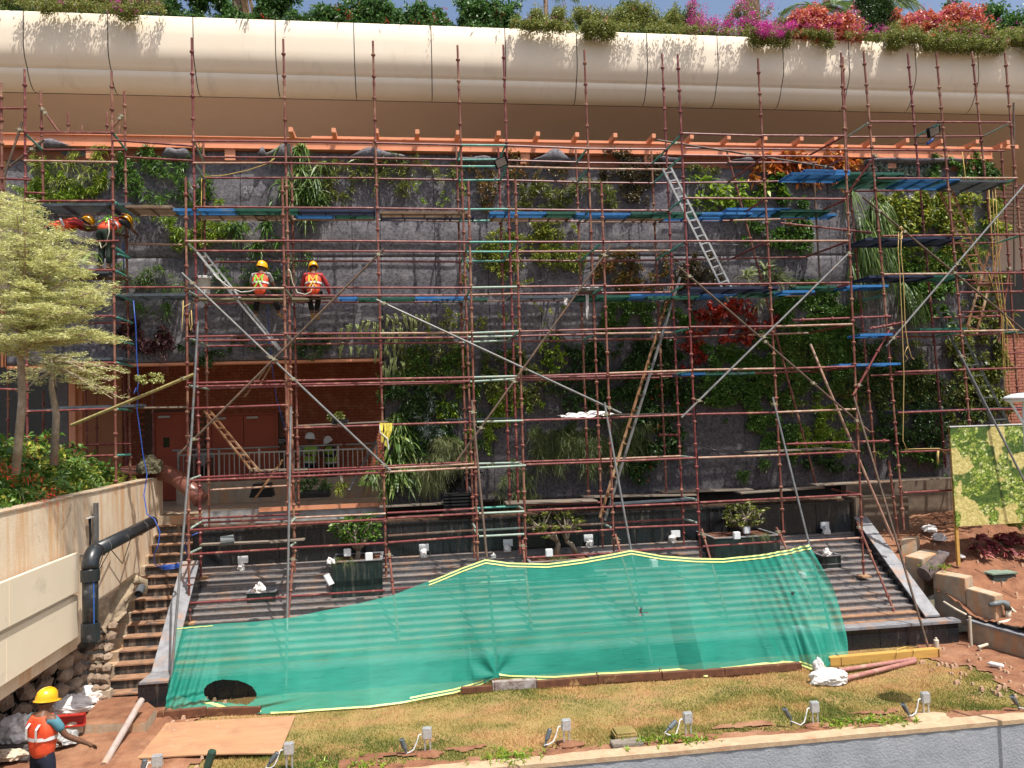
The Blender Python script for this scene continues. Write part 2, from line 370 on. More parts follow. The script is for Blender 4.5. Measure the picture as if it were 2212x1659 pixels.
mb=MB(); mb.box(-9.15,WY+.12,6.5,16.0,WY+.3,11.5); mb.box(-.66,WY+.12,2.7,16.0,WY+.3,6.5); mb.build('backing_board',M_slot,r)
mb=MB(); mb.box(-9.1,WY-.01,6.47,-.66,WY+.3,6.53); mb.build('bottom_trim',M_orange,r)
# loose folds of felt along the top edge
for c,x0,x1,y,h in [('a',150,470,905,.14),('a',990,1195,965,.26),('a',1590,1659,965,.2),('b',20,330,970,.28),('b',560,980,975,.22),('b',1200,1530,1000,.16),('c',140,420,995,.26),('c',890,1100,995,.12),('c',1380,1560,1000,.1),('d',560,1440,1000,.1)]:
    A=at(c,x0,y,Y=WY-.2); Bp=at(c,x1,y,Y=WY-.2); n=18; P=[]
    for i in range(n+1):
        t=i/n; x=A.x+(Bp.x-A.x)*t; z=A.z+(Bp.z-A.z)*t; e=math.sin(math.pi*t)**.7
        w=h*e*(.8+.3*math.sin(t*7+x)); P.append([(x,WY-.02,z-.08),(x,WY-.2*e-.03,z-.02+.03*math.sin(t*9)),(x,WY-.26*e-.03,z+w*.5),(x,WY-.2*e-.03,z+w),(x,WY-.14*e,z+w*.92),(x,WY-.02,z)])
    MB().grid(P).build('felt_fold',M_felt,r,smooth=True)
# chalk numbers on the felt
def text(s,loc,size,m,parent,rot=(math.pi/2,0,0),name='lettering',ext=.001,align='LEFT'):
    cu=bpy.data.curves.new('t','FONT'); cu.body=s; cu.size=size; cu.extrude=ext; cu.align_x=align
    o=bpy.data.objects.new('t',cu); COL.objects.link(o); o.rotation_euler=rot; o.location=loc
    bpy.context.view_layer.update()
    me=bpy.data.meshes.new_from_object(o.evaluated_get(bpy.context.evaluated_depsgraph_get())); me.transform(o.matrix_world)
    bpy.data.objects.remove(o); return link(name,me,parent,m)
M_chalk=mat('white_chalk',(.30,.30,.31),(.15,.15,.15),rough=.9)
p=at('a',1510,1203,Y=WY-.06); text('27',p,.25,M_chalk,r,name='chalk_number')
p=at('g',250,992,Y=WY-.06); text('54',p,.3,mat('faint_chalk',(.16,.16,.16),(.10,.10,.10)),r,name='chalk_number')
# thin wires strung over the felt
M_wire=mat('thin_wire',(.35,.35,.35),rough=.4,metal=.5)
for c,x0,y0,x1,y1 in [('f',250,400,800,290),('f',0,460,400,385),('g',0,700,450,470),('f',1150,190,1659,0),('g',100,190,560,60),('h',690,560,1400,950),('g',1060,1170,1450,1240),('c',1100,1510,1659,1520)]:
    a=at(c,x0,y0,Y=WY-.06); b=at(c,x1,y1,Y=WY-.06); MB().tube([a,(a+b)/2+Vector((0,0,-.03)),b],.004,4).build('wire',M_wire,r)

# ================================================================ RECESS: brick wall, doors, column, walkway
tag(MB().box(-9.6,19.16,7.35,-.3,23.4,7.55).build('canopy_roof',M_soffit),'flat roof slab over the walkway recess behind the planted wall','roof')
r=empty('brick_wall',(-4,23,2.95),'red brick wall with rust red doors behind the walkway','wall')
BW=23.0; bl,bh=.23,.086
doors=[]
d1a=at('e',960,1000,Y=BW-.1); d1b=at('e',1140,1000,Y=BW-.1)
d2a=at('e',1310,1010,Y=BW-.1); d2b=at('f',130,1005,Y=BW-.1)
open_=[(d1a.x-.22,d1b.x+.12,d1a.z+.06),(d2a.x-.1,d2b.x+.1,d2a.z+.05)]
brk=[]
zz=2.96;row=0
while zz<7.4:
    x=-9.2+(bl/2 if row%2 else 0)
    while x<.1:
        if not any(x+bl>o[0] and x<o[1] and zz<o[2] for o in open_): brk.append((x,zz))
        x+=bl
    zz+=bh;row+=1
bm_=MB(); bm_.box(0,0,0,bl-.014,.03,bh-.014)
proto=bm_.build('brick',M_brick,r,bevel=0); proto_me=proto.data
def vis(b):
    X,Y=proj((b[0],BW,b[1])); return 290<X<832 and 768<Y<1018
bs=[b for b in brk if vis(b)]; random.shuffle(bs); sel=sorted(bs,key=lambda b:(-b[0]))[:300]; selset=set(sel)
first=True
for b in sel:
    o=proto if first else bpy.data.objects.new('brick',proto_me)
    if not first: COL.objects.link(o); o.parent=r; o.matrix_parent_inverse=proto.matrix_parent_inverse.copy()
    o.location=(b[0],BW+random.uniform(-.004,.004),b[1]); first=False
mb=MB()
for b in brk:
    if b not in selset: j=random.uniform(-.004,.004); mb.box(b[0],BW+j,b[1],b[0]+bl-.014,BW+.03,b[1]+bh-.014)
mb.build('brick_courses',M_brick,r,kind='stuff')
mb=MB(); mb.box(-9.3,BW+.02,2.9,.3,BW+.25,7.6); mb.build('mortar_bed',M_mortar,r)
def door(a,b,leafs,name='door',lab=None):
    x0,x1,zt=a.x,b.x,a.z
    rr=empty(name,((x0+x1)/2,BW-.1,2.95),lab,'door')
    mb=MB(); mb.box(x0-.07,BW-.06,2.95,x0,BW+.03,zt+.06); mb.box(x1,BW-.06,2.95,x1+.07,BW+.03,zt+.06); mb.box(x0,BW-.06,zt,x1,BW+.03,zt+.06); mb.build('frame',M_door,rr)
    w=(x1-x0)/leafs
    for i in range(leafs):
        mb=MB(); mb.box(x0+i*w+.008,BW-.04,2.97,x0+(i+1)*w-.008,BW+.0,zt-.01); lf=mb.build('leaf',M_door,rr,bevel=.004)
        if leafs==1:
            q=at('e',1035,1172,Y=BW-.045); mb=MB(); mb.box(q.x-.08,BW-.05,q.z-.14,q.x+.08,BW-.041,q.z+.14); g=mb.build('window',mat('dark_glass',(.02,.02,.02),rough=.1,spec=.6),lf); 
        mb=MB(); mb.box(x0+i*w+.1,BW-.1,zt-.1,x0+i*w+.42,BW-.04,zt-.04); mb.build('door_closer',M_steel,lf)
    return rr
door(d1a,d1b,1,lab='single rust red door with a small glass pane, left of the double door')
door(d2a,d2b,2,lab='wide rust red double door behind the walkway railing')
# room sign
a=at('f',148,1145,Y=BW-.05); b=at('f',195,1182,Y=BW-.05)
rs=empty('room_sign',((a.x+b.x)/2,BW-.04,b.z),'small black room sign with white lettering beside the double door','sign')
mb=MB(); mb.box(a.x,BW-.04,b.z,b.x,BW-.015,a.z); mb.build('plate',M_dark,rs)
hh=(a.z-b.z)
M_wpaint=mat('white_lettering',(.8,.8,.8),(.78,.78,.78),rough=.5)
for k,s in enumerate(['Electrical','SHAFT ROOM','STR-19']): text(s,(a.x+.02,BW-.045,a.z-hh*(.32+.3*k)),hh*.27,M_wpaint,rs)
# side panel and orange columns
mb=MB(); a=at('e',500,750,Y=22.2); b=at('e',760,1330,Y=22.2)
tag(mb.box(a.x,22.2,2.95,b.x,22.3,7.3).build('brown_wall_panel',M_tanpanel),'flat orange brown wall panel right of the orange column','wall')
a=at('e',425,730,Y=20.4); b=at('e',497,1220,Y=20.4)
mb=MB(); mb.box(a.x,20.4,3.0,a.x+(b.x-a.x)*.6,20.75,7.2); mb.box(a.x+(b.x-a.x)*.6,20.55,3.0,b.x,20.75,7.2)
tag(mb.build('orange_column',M_orange),'broad orange steel column left of the walkway recess','column')
a=at('f',190,640,Y=19.1); b=at('f',216,640,Y=19.1)
tag(MB().box(a.x,19.1,2.6,b.x,19.22,6.5).build('orange_column',M_orange),'slim orange steel column behind the second tall scaffold pole','column')
# dark rear of the left bay with vertical slats
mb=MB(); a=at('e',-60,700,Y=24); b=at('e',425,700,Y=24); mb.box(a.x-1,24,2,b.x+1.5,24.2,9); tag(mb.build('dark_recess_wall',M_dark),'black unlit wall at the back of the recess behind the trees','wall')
rr=empty('slat_screen',(at('e',395,1000,Y=21.8).x,21.8,3),'row of narrow grey vertical slats in the dark recess left of the orange column','screen')
for k,xx in enumerate((352,366,380,394,408)):
    p=at('e',xx,900,Y=21.8); MB().box(p.x,21.8,3.0,p.x+.055,21.9,7.3).build('slat',mat('grey_slat',(.16,.15,.14),rough=.6),rr)
# orange slats above left
rr=empty('louvre_screen',(-9.3,21,6.8),'orange brown vertical louvres above the dark recess at the left edge','screen')
for k in range(9):
    p=at('e',5+k*16,650,Y=21); MB().box(p.x,21,at('e',0,705,Y=21).z,p.x+.09,21.1,8.4).build('slat',mat('orange_louvre',(.32,.12,.05),rough=.6),rr)
# walkway slab, upstand and ledge
mb=MB(); mb.box(-9.3,19.0,2.5,-.4,23.0,2.95); tag(mb.build('walkway',M_conc2),kind='structure')
mb=MB(); mb.box(-6.2,21.45,2.953,-.4,21.65,3.53); tag(mb.build('walkway_upstand',M_conc2),'low beige concrete upstand carrying the walkway railing','wall')
mb=MB(); mb.box(-9.3,19.2,2.953,-7.7,21.3,3.3); tag(mb.build('concrete_kerb',M_conc2),'low concrete block below the orange column','kerb')
# railing
rr=empty('walkway_railing',(-3.5,21.5,3.53),'stainless steel walkway railing with vertical balusters in front of the brick wall','railing')
rx0,rx1=at('e',1110,1230,Y=21.5).x,at('f',770,1190,Y=21.5).x
zr=at('f',440,1190,Y=21.5).z; zr2=zr-.13
segs_=[(rx0-.15,at('f',160,1190,Y=21.5).x),(at('f',270,1190,Y=21.5).x,at('f',550,1190,Y=21.5).x),(at('f',570,1190,Y=21.5).x,rx1)]
for a_,b_ in segs_:
    MB().tube([(a_,21.48,zr),(b_,21.48,zr)],.027,10).build('handrail',M_steel,rr,smooth=True)
MB().box(rx0,21.48,zr2-.02,rx1,21.52,zr2+.02).build('mid_rail',M_steel,rr)
MB().box(rx0,21.48,3.58,rx1,21.52,3.62).build('bottom_rail',M_steel,rr)
x=rx0;k=0
while x<rx1:
    if k%8==0: MB().box(x-.025,21.47,3.53,x+.025,21.53,zr-.02).build('post',M_steel,rr)
    else: MB().box(x-.012,21.485,3.6,x+.012,21.515,zr2).build('baluster',M_steel,rr)
    x+=.13;k+=1
# white flaking wall and black plinth
mb=MB(); mb.box(-4.9,18.92,2.3,-.66,19.05,3.02); tag(mb.build('white_wall',M_white),'low flaking white wall between the black plinth and the walkway','wall')
a=at('f',255,1555,Y=18.9);
r=empty('plinth_wall',(3,18,1.85),'long wall of black polished granite panels at the head of the cascade steps','wall')
x=-4.85
while x<10.7:
    MB().box(x+.004,18.0,1.8,min(x+.92,10.78)-.004,18.06,2.63).build('panel',M_granite,r,bevel=.004)
    x+=.92
MB().box(-4.9,17.97,2.632,10.82,18.98,2.67).build('coping',M_granite,r,bevel=.005)
MB().box(-4.88,18.06,1.7,10.8,18.9,2.63).build('core',M_slot,r)
MB().box(-4.8,18.12,2.672,10.7,18.85,2.71).build('soil_bed',M_blacksoil,r)
MB().box(-3.6,18.86,2.96,-.7,18.91,3.06).build('edge_beam',M_orange,r,label='orange timber strip on the white wall')

# ================================================================ CASCADE STEPS
r=empty('cascade_steps',(3,16.5,.5),'wide flight of grey granite cascade steps below the scaffolding','steps')
NS=14; y0,z0,y1,z1=15.45,.45,18.0,1.9
for k in range(NS):
    ya=y0+(y1-y0)*k/NS; zb=z0+(z1-z0)*(k+1)/NS; za=z0+(z1-z0)*k/NS
    P=MB(); xs=-4.72
    n=int(15.5/1.2)
    cuts=[-4.72]+sorted([-4.72+15.5*(q+(.5 if k%2 else 0)*.8)/n for q in range(1,n)])+[10.78]
    for a_,b_ in zip(cuts[:-1],cuts[1:]):
        P.m(0).box(a_+.002,ya+.012,za-.25,b_-.002,ya+.24,zb-.022); P.m(1).box(a_+.001,ya-.008,zb-.021,b_-.001,ya+.235,zb)
    P.build('step',[M_step,M_dust if k in(0,) else mat('worn_tread',(.22,.19,.175),(.14,.125,.12),rough=.85,scale=9,c3=(.32,.19,.12),c3amt=.5,c3scale=2.2,bump=.5)],r)
MB().box(-4.8,15.26,-.1,10.8,18.0,.29).build('core',M_slot,r)
MB().box(-4.6,15.242,.3,10.75,15.44,.452).build('landing',M_dust,r)
# front wall
r=empty('basin_wall',(3,15,0),'low black granite basin wall with grey coping at the foot of the cascade','wall')
x=-4.3
while x<11.2:
    MB().box(x+.003,15.0,-.1,min(x+.6,11.28)-.003,15.05,.405).build('panel',M_granite,r,bevel=.003); x+=.6
x=-4.35
while x<11.3:
    MB().box(x+.002,14.96,.407,min(x+1.5,11.33)-.002,15.24,.465).build('coping',M_cop,r,bevel=.004); x+=1.5
MB().box(-4.3,15.05,-.1,11.28,15.23,.405).build('core',M_slot,r)
# right stringer (sloping slab)
r=empty('stringer_wall',(10.9,16.5,.5),'sloping grey stone slab edging the right end of the cascade steps','wall')
a0=Vector((10.72,15.26,.52)); a1=Vector((10.72,17.75,2.3)); w=.34
def slab(rr,a0,a1,w,th,m,nm='slab'):
    d=Vector((w,0,0)); t=Vector((0,0,-th)); MB().hexa([a0+t,a0+d+t,a1+d+t,a1+t,a0,a0+d,a1+d,a1]).build(nm,m,rr,bevel=.004)
mid=a0.lerp(a1,.48)
slab(r,a0,mid-(a1-a0)*.001,w,.04,M_cop,'coping'); slab(r,mid+(a1-a0)*.001,a1,w,.04,M_cop,'coping')
MB().hexa([(10.75,15.3,-.1),(11.04,15.3,-.1),(11.04,18,-.1),(10.75,18,-.1),(10.75,15.3,.47),(11.04,15.3,.47),(11.04,17.75,2.25),(10.75,17.75,2.25)]).build('side',M_granite,r)
# right side wall running toward the viewer
r=empty('side_wall',(11.5,14,0),'beige rendered garden wall with dark coping running to the right edge','wall')
q0=at('l',1300,735,Z=.465); q1=at('l',1659,835,Z=.465); dirv=(q1-q0).normalized(); q2=q0+dirv*8; nrm=Vector((-dirv.y,dirv.x,0)); nrm=nrm if nrm.y>0 else -nrm
MB().hexa([Vector((p.x,p.y,-.2))+o*1 for p,o in ((q0,nrm*.02),(q2,nrm*.02),(q2,nrm*.25),(q0,nrm*.25))]+[Vector((p.x,p.y,.41))+o for p,o in ((q0,nrm*.02),(q2,nrm*.02),(q2,nrm*.25),(q0,nrm*.25))]).build('render',M_conc2,r)
MB().hexa([Vector((p.x,p.y,.413))+o for p,o in ((q0,nrm*-.01),(q2,nrm*-.01),(q2,nrm*.3),(q0,nrm*.3))]+[Vector((p.x,p.y,.465))+o for p,o in ((q0,nrm*-.01),(q2,nrm*-.01),(q2,nrm*.3),(q0,nrm*.3))]).build('coping',M_cop,r,bevel=.004)

# ================================================================ LEFT STAIR
r=empty('side_stair',(-5.3,15.1,0),'narrow stair with dark risers and dusty red treads at the left of the cascade','stair')
NR=16
for k in range(NR):
    ya=15.05+k*.272; zt=.02+.182*(k+1)-.0
    xl=-5.62-.018*k; xr=-4.86
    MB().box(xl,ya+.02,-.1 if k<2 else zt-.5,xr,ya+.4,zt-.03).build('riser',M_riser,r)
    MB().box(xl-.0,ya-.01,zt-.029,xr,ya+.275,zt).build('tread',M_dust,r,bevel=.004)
    if k>1: MB().box(xl-.28,ya+.03,zt-.6,xl-.003,ya+.42,zt-.02).build('side_block',M_conc2,r)
# left stringer
r=empty('stringer_wall',(-4.8,16,.5),'sloping grey stone slab between the side stair and the cascade','wall')
a0=at('i',940,1065,X=-4.86); a1=at('i',1130,372,X=-4.86)
slab(r,a0,a1,.36,.05,M_cop,'coping')
MB().hexa([(-4.84,a0.y,-.1),(-4.52,a0.y,-.1),(-4.52,18,-.1),(-4.84,18,-.1),(-4.84,a0.y,a0.z-.055),(-4.52,a0.y,a0.z-.055),(-4.52,a1.y,a1.z-.055),(-4.84,a1.y,a1.z-.055)]).build('side',M_granite,r)
p=at('i',870,1140,Y=a0.y-.02)
f0=at('i',875,1135,Z=.5); f1=at('i',1042,1128,Z=.5)
mb=MB(); mb.box(min(f0.x,f1.x-.5),f1.y,-.1,f1.x,a0.y-.01,.5); mb.build('end_block',M_granite,r,bevel=.004)
mb=MB(); mb.hexa([(f0.x-.01,f1.y-.02,.502),(f1.x+.02,f1.y-.02,.502),(-4.5,a0.y,a0.z-.055),(-4.86,a0.y,a0.z-.055),(f0.x-.01,f1.y-.02,.54),(f1.x+.02,f1.y-.02,.54),(-4.5,a0.y,a0.z-.002),(-4.86,a0.y,a0.z-.002)]); mb.build('end_coping',M_cop,r)

# ================================================================ LEFT PLANTER WALL, CLADDING, GABION
LX=-5.9
r=empty('planter_wall',(LX,15,3),'tall rust stained beige concrete planter wall on the left','wall')
MB().box(LX-.25,8,1.2,LX,19.35,3.84).build('wall_face',M_conc,r)
MB().box(LX-.27,8,3.843,LX+.015,19.36,3.87).build('wall_top',M_conc2,r)
MB().box(-14,8,2.6,LX-.25,19.0,3.62).build('planter_soil',M_soildk,r)
r=empty('cladding_panels',(-5.75,13,1.5),'two rows of smooth beige cladding panels fixed to the planter wall','cladding')
TR=at('i',487,318,X=-5.72); BR=at('i',497,555,X=-5.72)
MB().box(-5.78,11.9,BR.z,-5.72,TR.y,TR.z).build('panel',M_panel,r,bevel=.004)
MB().box(-5.78,7.5,BR.z,-5.72,11.893,TR.z).build('panel',M_panel,r,bevel=.004)
b2=at('i',487,840,X=-5.76); t2=at('i',480,583,X=-5.76)
MB().box(-5.82,11.9,b2.z,-5.76,b2.y,t2.z).build('panel',M_panel,r,bevel=.004)
MB().box(-5.82,7.5,b2.z,-5.76,11.893,t2.z).build('panel',M_panel,r,bevel=.004)
MB().box(-5.88,7.5,t2.z-.05,-5.80,b2.y-.1,BR.z+.1).build('backing',M_panel,r)
# gabion wall of stones
r=empty('gabion_wall',(-6,14,0),'rough stone gabion wall with wire mesh under the beige cladding','wall')
def rock(c,s,seed,m=M_stone,parent=r,name='stone',sub=1):
    bm=bmesh.new(); bmesh.ops.create_icosphere(bm,subdivisions=sub,radius=1)
    rr_=random.Random(seed); 
    for v in bm.verts:
        f=1+rr_.uniform(-.22,.22); v.co=Vector((v.co.x*f*s[0],v.co.y*f*s[1],v.co.z*f*s[2]))
    bmesh.ops.rotate(bm,verts=bm.verts,cent=(0,0,0),matrix=Matrix.Rotation(rr_.uniform(-.4,.4),3,'X'))
    for v in bm.verts: v.co+=Vector(c)
    me=bpy.data.meshes.new(name); bm.to_mesh(me); bm.free()
    me.materials.append(m); return link(name,me,parent)
gx_=lambda y:-6.62+max(0,min(1,(y-13.2)/1.9))*.62
MB().box(-7.6,7,-.2,-6.86,13.3,2.0).build('core',M_slot,r); MB().hexa([(-6.84,13.3,-.2),(-6.84,15.3,-.2),(-6.2,15.3,-.2),(-6.86,13.3,-.2),(-6.84,13.3,1.9),(-6.84,15.3,1.9),(-6.2,15.3,1.9),(-6.86,13.3,1.9)]).build('core',M_slot,r)
sd=0; cnt=0
z=.05
while z<1.75:
    y=9.6+random.uniform(0,.2)
    hh=random.uniform(.11,.16)
    while y<15.1:
        w_=random.uniform(.12,.27)
        sd+=1; rock((gx_(y+w_)-.13+random.uniform(-.05,.05),y+w_,z+hh),(.16,w_,hh*1.12),sd); y+=w_*1.85; cnt+=1
    z+=hh*1.8
# stones of the end face by the stair (facing the viewer)
for k in range(34):
    z=.1+ (k//4)*.17; t=(k%4)
    sd+=1; rock((-6.05+t*.14-(.0),15.0+random.uniform(-.08,.05)+z*.35,z+.05),(.1,.1,.09),sd)
# wire mesh
mb=MB()
for i in range(14):
    for jj in range(7):
        cy_=12.9+i*.17; cz=.15+jj*.2+(.1 if i%2 else 0); pts=[(gx_(cy_)+.04,cy_+.085*math.cos(a),cz+.1*math.sin(a)) for a in [math.pi/3*q for q in range(4)]]
        mb.tube(pts,.004,3,caps=False)
mb.build('wire_mesh',M_wire,r,kind='stuff')
# brown canvas over the gabion end
r0=None
def cloth(name,pts,m,label,cat,amp=.03,seed=0,n=22,parent=None):
    """pts: 4 corners (world) TL,TR,BR,BL -> draped wrinkled sheet"""
    TL,TR_,BR_,BL=[Vector(p) for p in pts]; nrm=(TR_-TL).cross(BL-TL).normalized(); P=[]
    rr_=random.Random(seed); ph=[rr_.uniform(0,6) for _ in range(6)]
    for i in range(n+1):
        row=[]
        for j in range(n+1):
            u,v=i/n,j/n; p=TL.lerp(TR_,u).lerp(BL.lerp(BR_,u),v)
            d=amp*(math.sin(u*9+ph[0]+3*v)+.7*math.sin(u*17+ph[1]-5*v)+.6*math.sin(v*11+ph[2]+4*u)+.5*rr_.uniform(-1,1))
            e=1+.05*math.sin(v*13+ph[3])
            row.append(p+nrm*d+Vector((0,0,.02*math.sin(u*23+ph[4]))))
        P.append(row)
    o=MB().grid(P).build(name,m,parent,smooth=True); 
    if label: tag(o,label,cat)
    return o
M_canvas=mat('brown_canvas',(.34,.26,.17),(.20,.15,.10),rough=.95,scale=7,bump=1.2,bscale=35,c3=(.42,.32,.2),c3amt=.5,c3scale=2)
cloth('canvas_sheet',[at('i',600,640,Y=15.3),at('i',830,470,Y=16.6),at('i',800,660,Y=16.2),at('i',640,860,Y=15.2)],M_canvas,'crumpled brown canvas sheet draped over the gabion beside the side stair','cloth',amp=.035,seed=3)
p=at('i',845,480,Y=16.7); 
mb=MB(); P=[p+Vector((-.25,-.1,-.15)),p,p+Vector((.1,.1,-.1)),p+Vector((.16,.0,-.35))]; mb.tube(P,[.08,.12,.11,.07],10); tag(mb.build('rolled_canvas',M_canvas,smooth=True),'rolled brown canvas bundle at the top end of the crumpled sheet','cloth')
# open pipe end on stair
a=at('i',860,578,Y=16.15); mb=MB(); mb.lathe(a,[(.075,0),(.075,.3),(.06,.3),(.06,.01)],14,axis=(-.1,.9,.25),caps=False)
tag(mb.build('pipe_end',mat('grey_plastic',(.09,.10,.11),(.06,.065,.07),rough=.4)),'short open grey pipe stub lying on the side stair','pipe')

# ================================================================ CONCRETE SLAB at bottom-left
r=empty('concrete_slab',(-4.6,13.2,0),'dusty concrete slab step below the side stair','slab')
A=[at('i',490,1395,Z=.22),at('i',905,1375,Z=.22),at('i',972,1290,Z=.22),at('i',870,1212,Z=.16),at('i',620,1222,Z=.16),at('i',560,1300,Z=.2)]
n=len(A); mb=MB(); mb.m(1).poly(A)
for i in range(n):
    p,q=A[i],A[(i+1)%n]; mb.m(0).quad((p.x,p.y,-.25),(q.x,q.y,-.25),q,p)
mb.build('slab',[M_conc2,M_soil],r)
p=at('i',647,1190,Y=15.0); MB().box(p.x-.16,14.95,0,p.x+.12,15.1,.30).build('kerb_block',M_conc2,r)

# ================================================================ RIGHT SOIL BANK
def zr_(X,Y):
    b=.55+np.clip(Y-15.0,0,4)*.46+np.clip(X-12,0,6)*.05
    b=np.minimum(b,2.0+.05*(X-11)+0*Y)
    return b+bumpf(X,Y,.12,1.3,31)+.06*(vnoise(X*6+60,Y*6+60,33)-.5)+.04*(vnoise(X*15+60,Y*15+60,34)-.5)
def bank(c,x,y):
    r_=ray(c,x,y)
    for Yv in np.arange(13.,20.,.02):
        t=Yv/r_[1]; z=CAMZ+r_[2]*t
        if z<=float(zr_(np.array(r_[0]*t),np.array(Yv))): return Vector((r_[0]*t,Yv,z))
    return at(c,x,y,Y=17)
def qmask(X,Y):
    # behind the side wall line
    return ((X-q0.x)*nrm.x+(Y-q0.y)*nrm.y>.1)&(Y>14.0-(X-11)*.9)&(X>11.06)
sheet('soil_bank',11.06,27,6.5,20.5,240,200,zr_,M_soil,mask=qmask)
mb=MB(); mb.box(11.06,18.6,1.7,16,18.85,3.05); tag(mb.build('rear_concrete_wall',mat('shade_darkened_concrete',(.20,.15,.105),(.12,.09,.065),rough=.95,scale=5,bump=.6)),'low beige concrete wall behind the right scaffold feet','wall')  # concrete colour darkened to stand in for the shade on this wall
a=at('h',690,1640,Y=17.9); mb=MB(); mb.box(10.85,17.9,1.8,12.3,18.3,2.75); tag(mb.build('concrete_block',MATS['shade_darkened_concrete'],bevel=.02),'rough concrete block right of the black plinth wall','block')
r=empty('stepped_wall',(12,15.5,.5),'broken stepped beige concrete wall beside the right stringer slab','wall')
def wallseg(top,drop,th,back):
    bk=Vector(back)
    for (a_,b_) in zip(top[:-1],top[1:]):
        MB().hexa([a_-Vector((0,0,drop)),b_-Vector((0,0,drop)),b_+bk-Vector((0,0,drop)),a_+bk-Vector((0,0,drop)),a_,b_,b_+bk,a_+bk]).build('wall_segment',M_conc2,r,bevel=.012)
S1=[at('l',890,240,Y=17.0),at('l',985,232,Y=16.95)]
wallseg(S1,.9,.2,(.35,.35,0))
S2=[at('l',915,340,Y=16.5),at('l',1025,360,Y=16.2)]
wallseg(S2,.9,.2,(.9,.6,.02))
S3=[at('l',1090,445,Y=15.9),at('l',1290,480,Y=15.2)]
wallseg(S3,1.0,.2,(.35,.2,0))
S4=[at('l',1295,540,Y=15.18),at('l',1475,590,Y=14.6)]
wallseg(S4,1.0,.2,(.30,.12,0))
# right-hand buildings beyond the planted wall
r=empty('louvred_building',(18,20.5,3),'building with dark louvres and a red brick base at the right edge','building')
a=at('d',1480,1140,Y=20.5); 
MB().box(a.x-.6,20.6,2,a.x+6,20.8,8.9).build('dark_wall',M_dark,r)
for k in range(13):
    zz=at('d',1500,1140+k*26,Y=20.5).z; MB().box(a.x-.5,20.5,zz-.06,a.x+6,20.58,zz).build('louvre',M_louvre,r)
zb=at('h',1590,495,Y=20.4).z; MB().box(a.x-.5,20.35,zb,a.x+6,20.6,zb+.05).build('ledge',M_steel,r)
MB().box(a.x-.55,20.43,2,a.x+6,20.6,zb-.002).build('mortar_bed',M_mortar,r)
mb=MB(); k=0; zz=2.6; row=0
pm=None
while zz<zb-.08:
    x=a.x-.5+(row%2)*.115
    while x<a.x+1.6:
        if pm is None:
            t_=MB(); t_.box(0,0,0,.216,.03,.072); po=t_.build('brick',mat('pale_red_brick',(.40,.16,.10),(.30,.11,.07),rough=.85,scale=9,bump=.4),r); pm=po.data; o=po
        elif k<290:
            o=bpy.data.objects.new('brick',pm); COL.objects.link(o); o.parent=r; o.matrix_parent_inverse=po.matrix_parent_inverse.copy()
        else: mb.box(x,20.4,zz,x+.216,20.43,zz+.072); x+=.23; continue
        o.location=(x,20.4+random.uniform(-.003,.003),zz); k+=1; x+=.23
    zz+=.086; row+=1
if mb.v: mb.build('brick_courses',MATS['pale_red_brick'],r,kind='stuff')
# ================================================================ SCAFFOLDING
M_red=mat('red_oxide_tube',(.19,.038,.036),(.135,.025,.024),rough=.45,scale=5,c3=(.33,.15,.10),c3amt=.45,c3scale=6,bump=.2,spec=.5)
M_rust=mat('rusty_red_pole',(.21,.065,.046),(.135,.038,.028),rough=.65,scale=7,c3=(.30,.165,.10),c3amt=.65,c3scale=5,c3stretch=(1,1,.5),bump=.3)
M_pale=mat('worn_pale_tube',(.42,.27,.19),(.30,.15,.10),rough=.6,scale=9,c3=(.5,.42,.33),c3amt=.5,c3scale=4)
M_turq=mat('turquoise_tube',(.10,.36,.29),(.07,.27,.22),rough=.5,scale=6,c3=(.25,.40,.35),c3amt=.4,c3scale=7)
M_palet=mat('faded_turquoise_tube',(.36,.44,.36),(.26,.35,.29),rough=.55,scale=6,c3=(.4,.22,.14),c3amt=.3,c3scale=6)
M_galv=mat('galvanised_pipe',(.22,.225,.22),(.14,.14,.135),rough=.45,scale=6,metal=.4,c3=(.20,.14,.10),c3amt=.3,c3scale=3)
M_bpipe=mat('brown_steel_pipe',(.13,.09,.06),(.08,.055,.04),rough=.6,scale=6,c3=(.25,.12,.07),c3amt=.4,c3scale=5)
M_clamp=mat('zinc_clamp',(.42,.38,.26),(.28,.25,.17),rough=.5,metal=.3,scale=20)
M_bamboo=mat('yellow_green_bamboo',(.42,.36,.14),(.30,.24,.09),rough=.6,scale=10,c3=(.2,.12,.06),c3amt=.3,c3scale=8)
ROW={0:16.45,1:17.3,2:18.2,3:20.3}
SC={}
SC['L']=empty('scaffold',at('e',722,1430,Y=17.3),'left scaffold bay of red poles with turquoise cross tubes behind the yellow leaved tree','scaffolding','scaffold towers on the wall')
SC['M']=empty('scaffold',(0,16.45,1),'widest scaffold of red poles and ledgers standing on the cascade steps','scaffolding','scaffold towers on the wall')
SC['R']=empty('scaffold',(13.5,16.6,2),'right scaffold with leaning red poles between the cascade steps and the printed hoarding','scaffolding','scaffold towers on the wall')
SC['B']=empty('scaffold',(-8,20.3,3),'short rear scaffold poles seen above and below the left part of the planted wall','scaffolding','scaffold towers on the wall')
def row(y): return ROW[y] if y in ROW else y
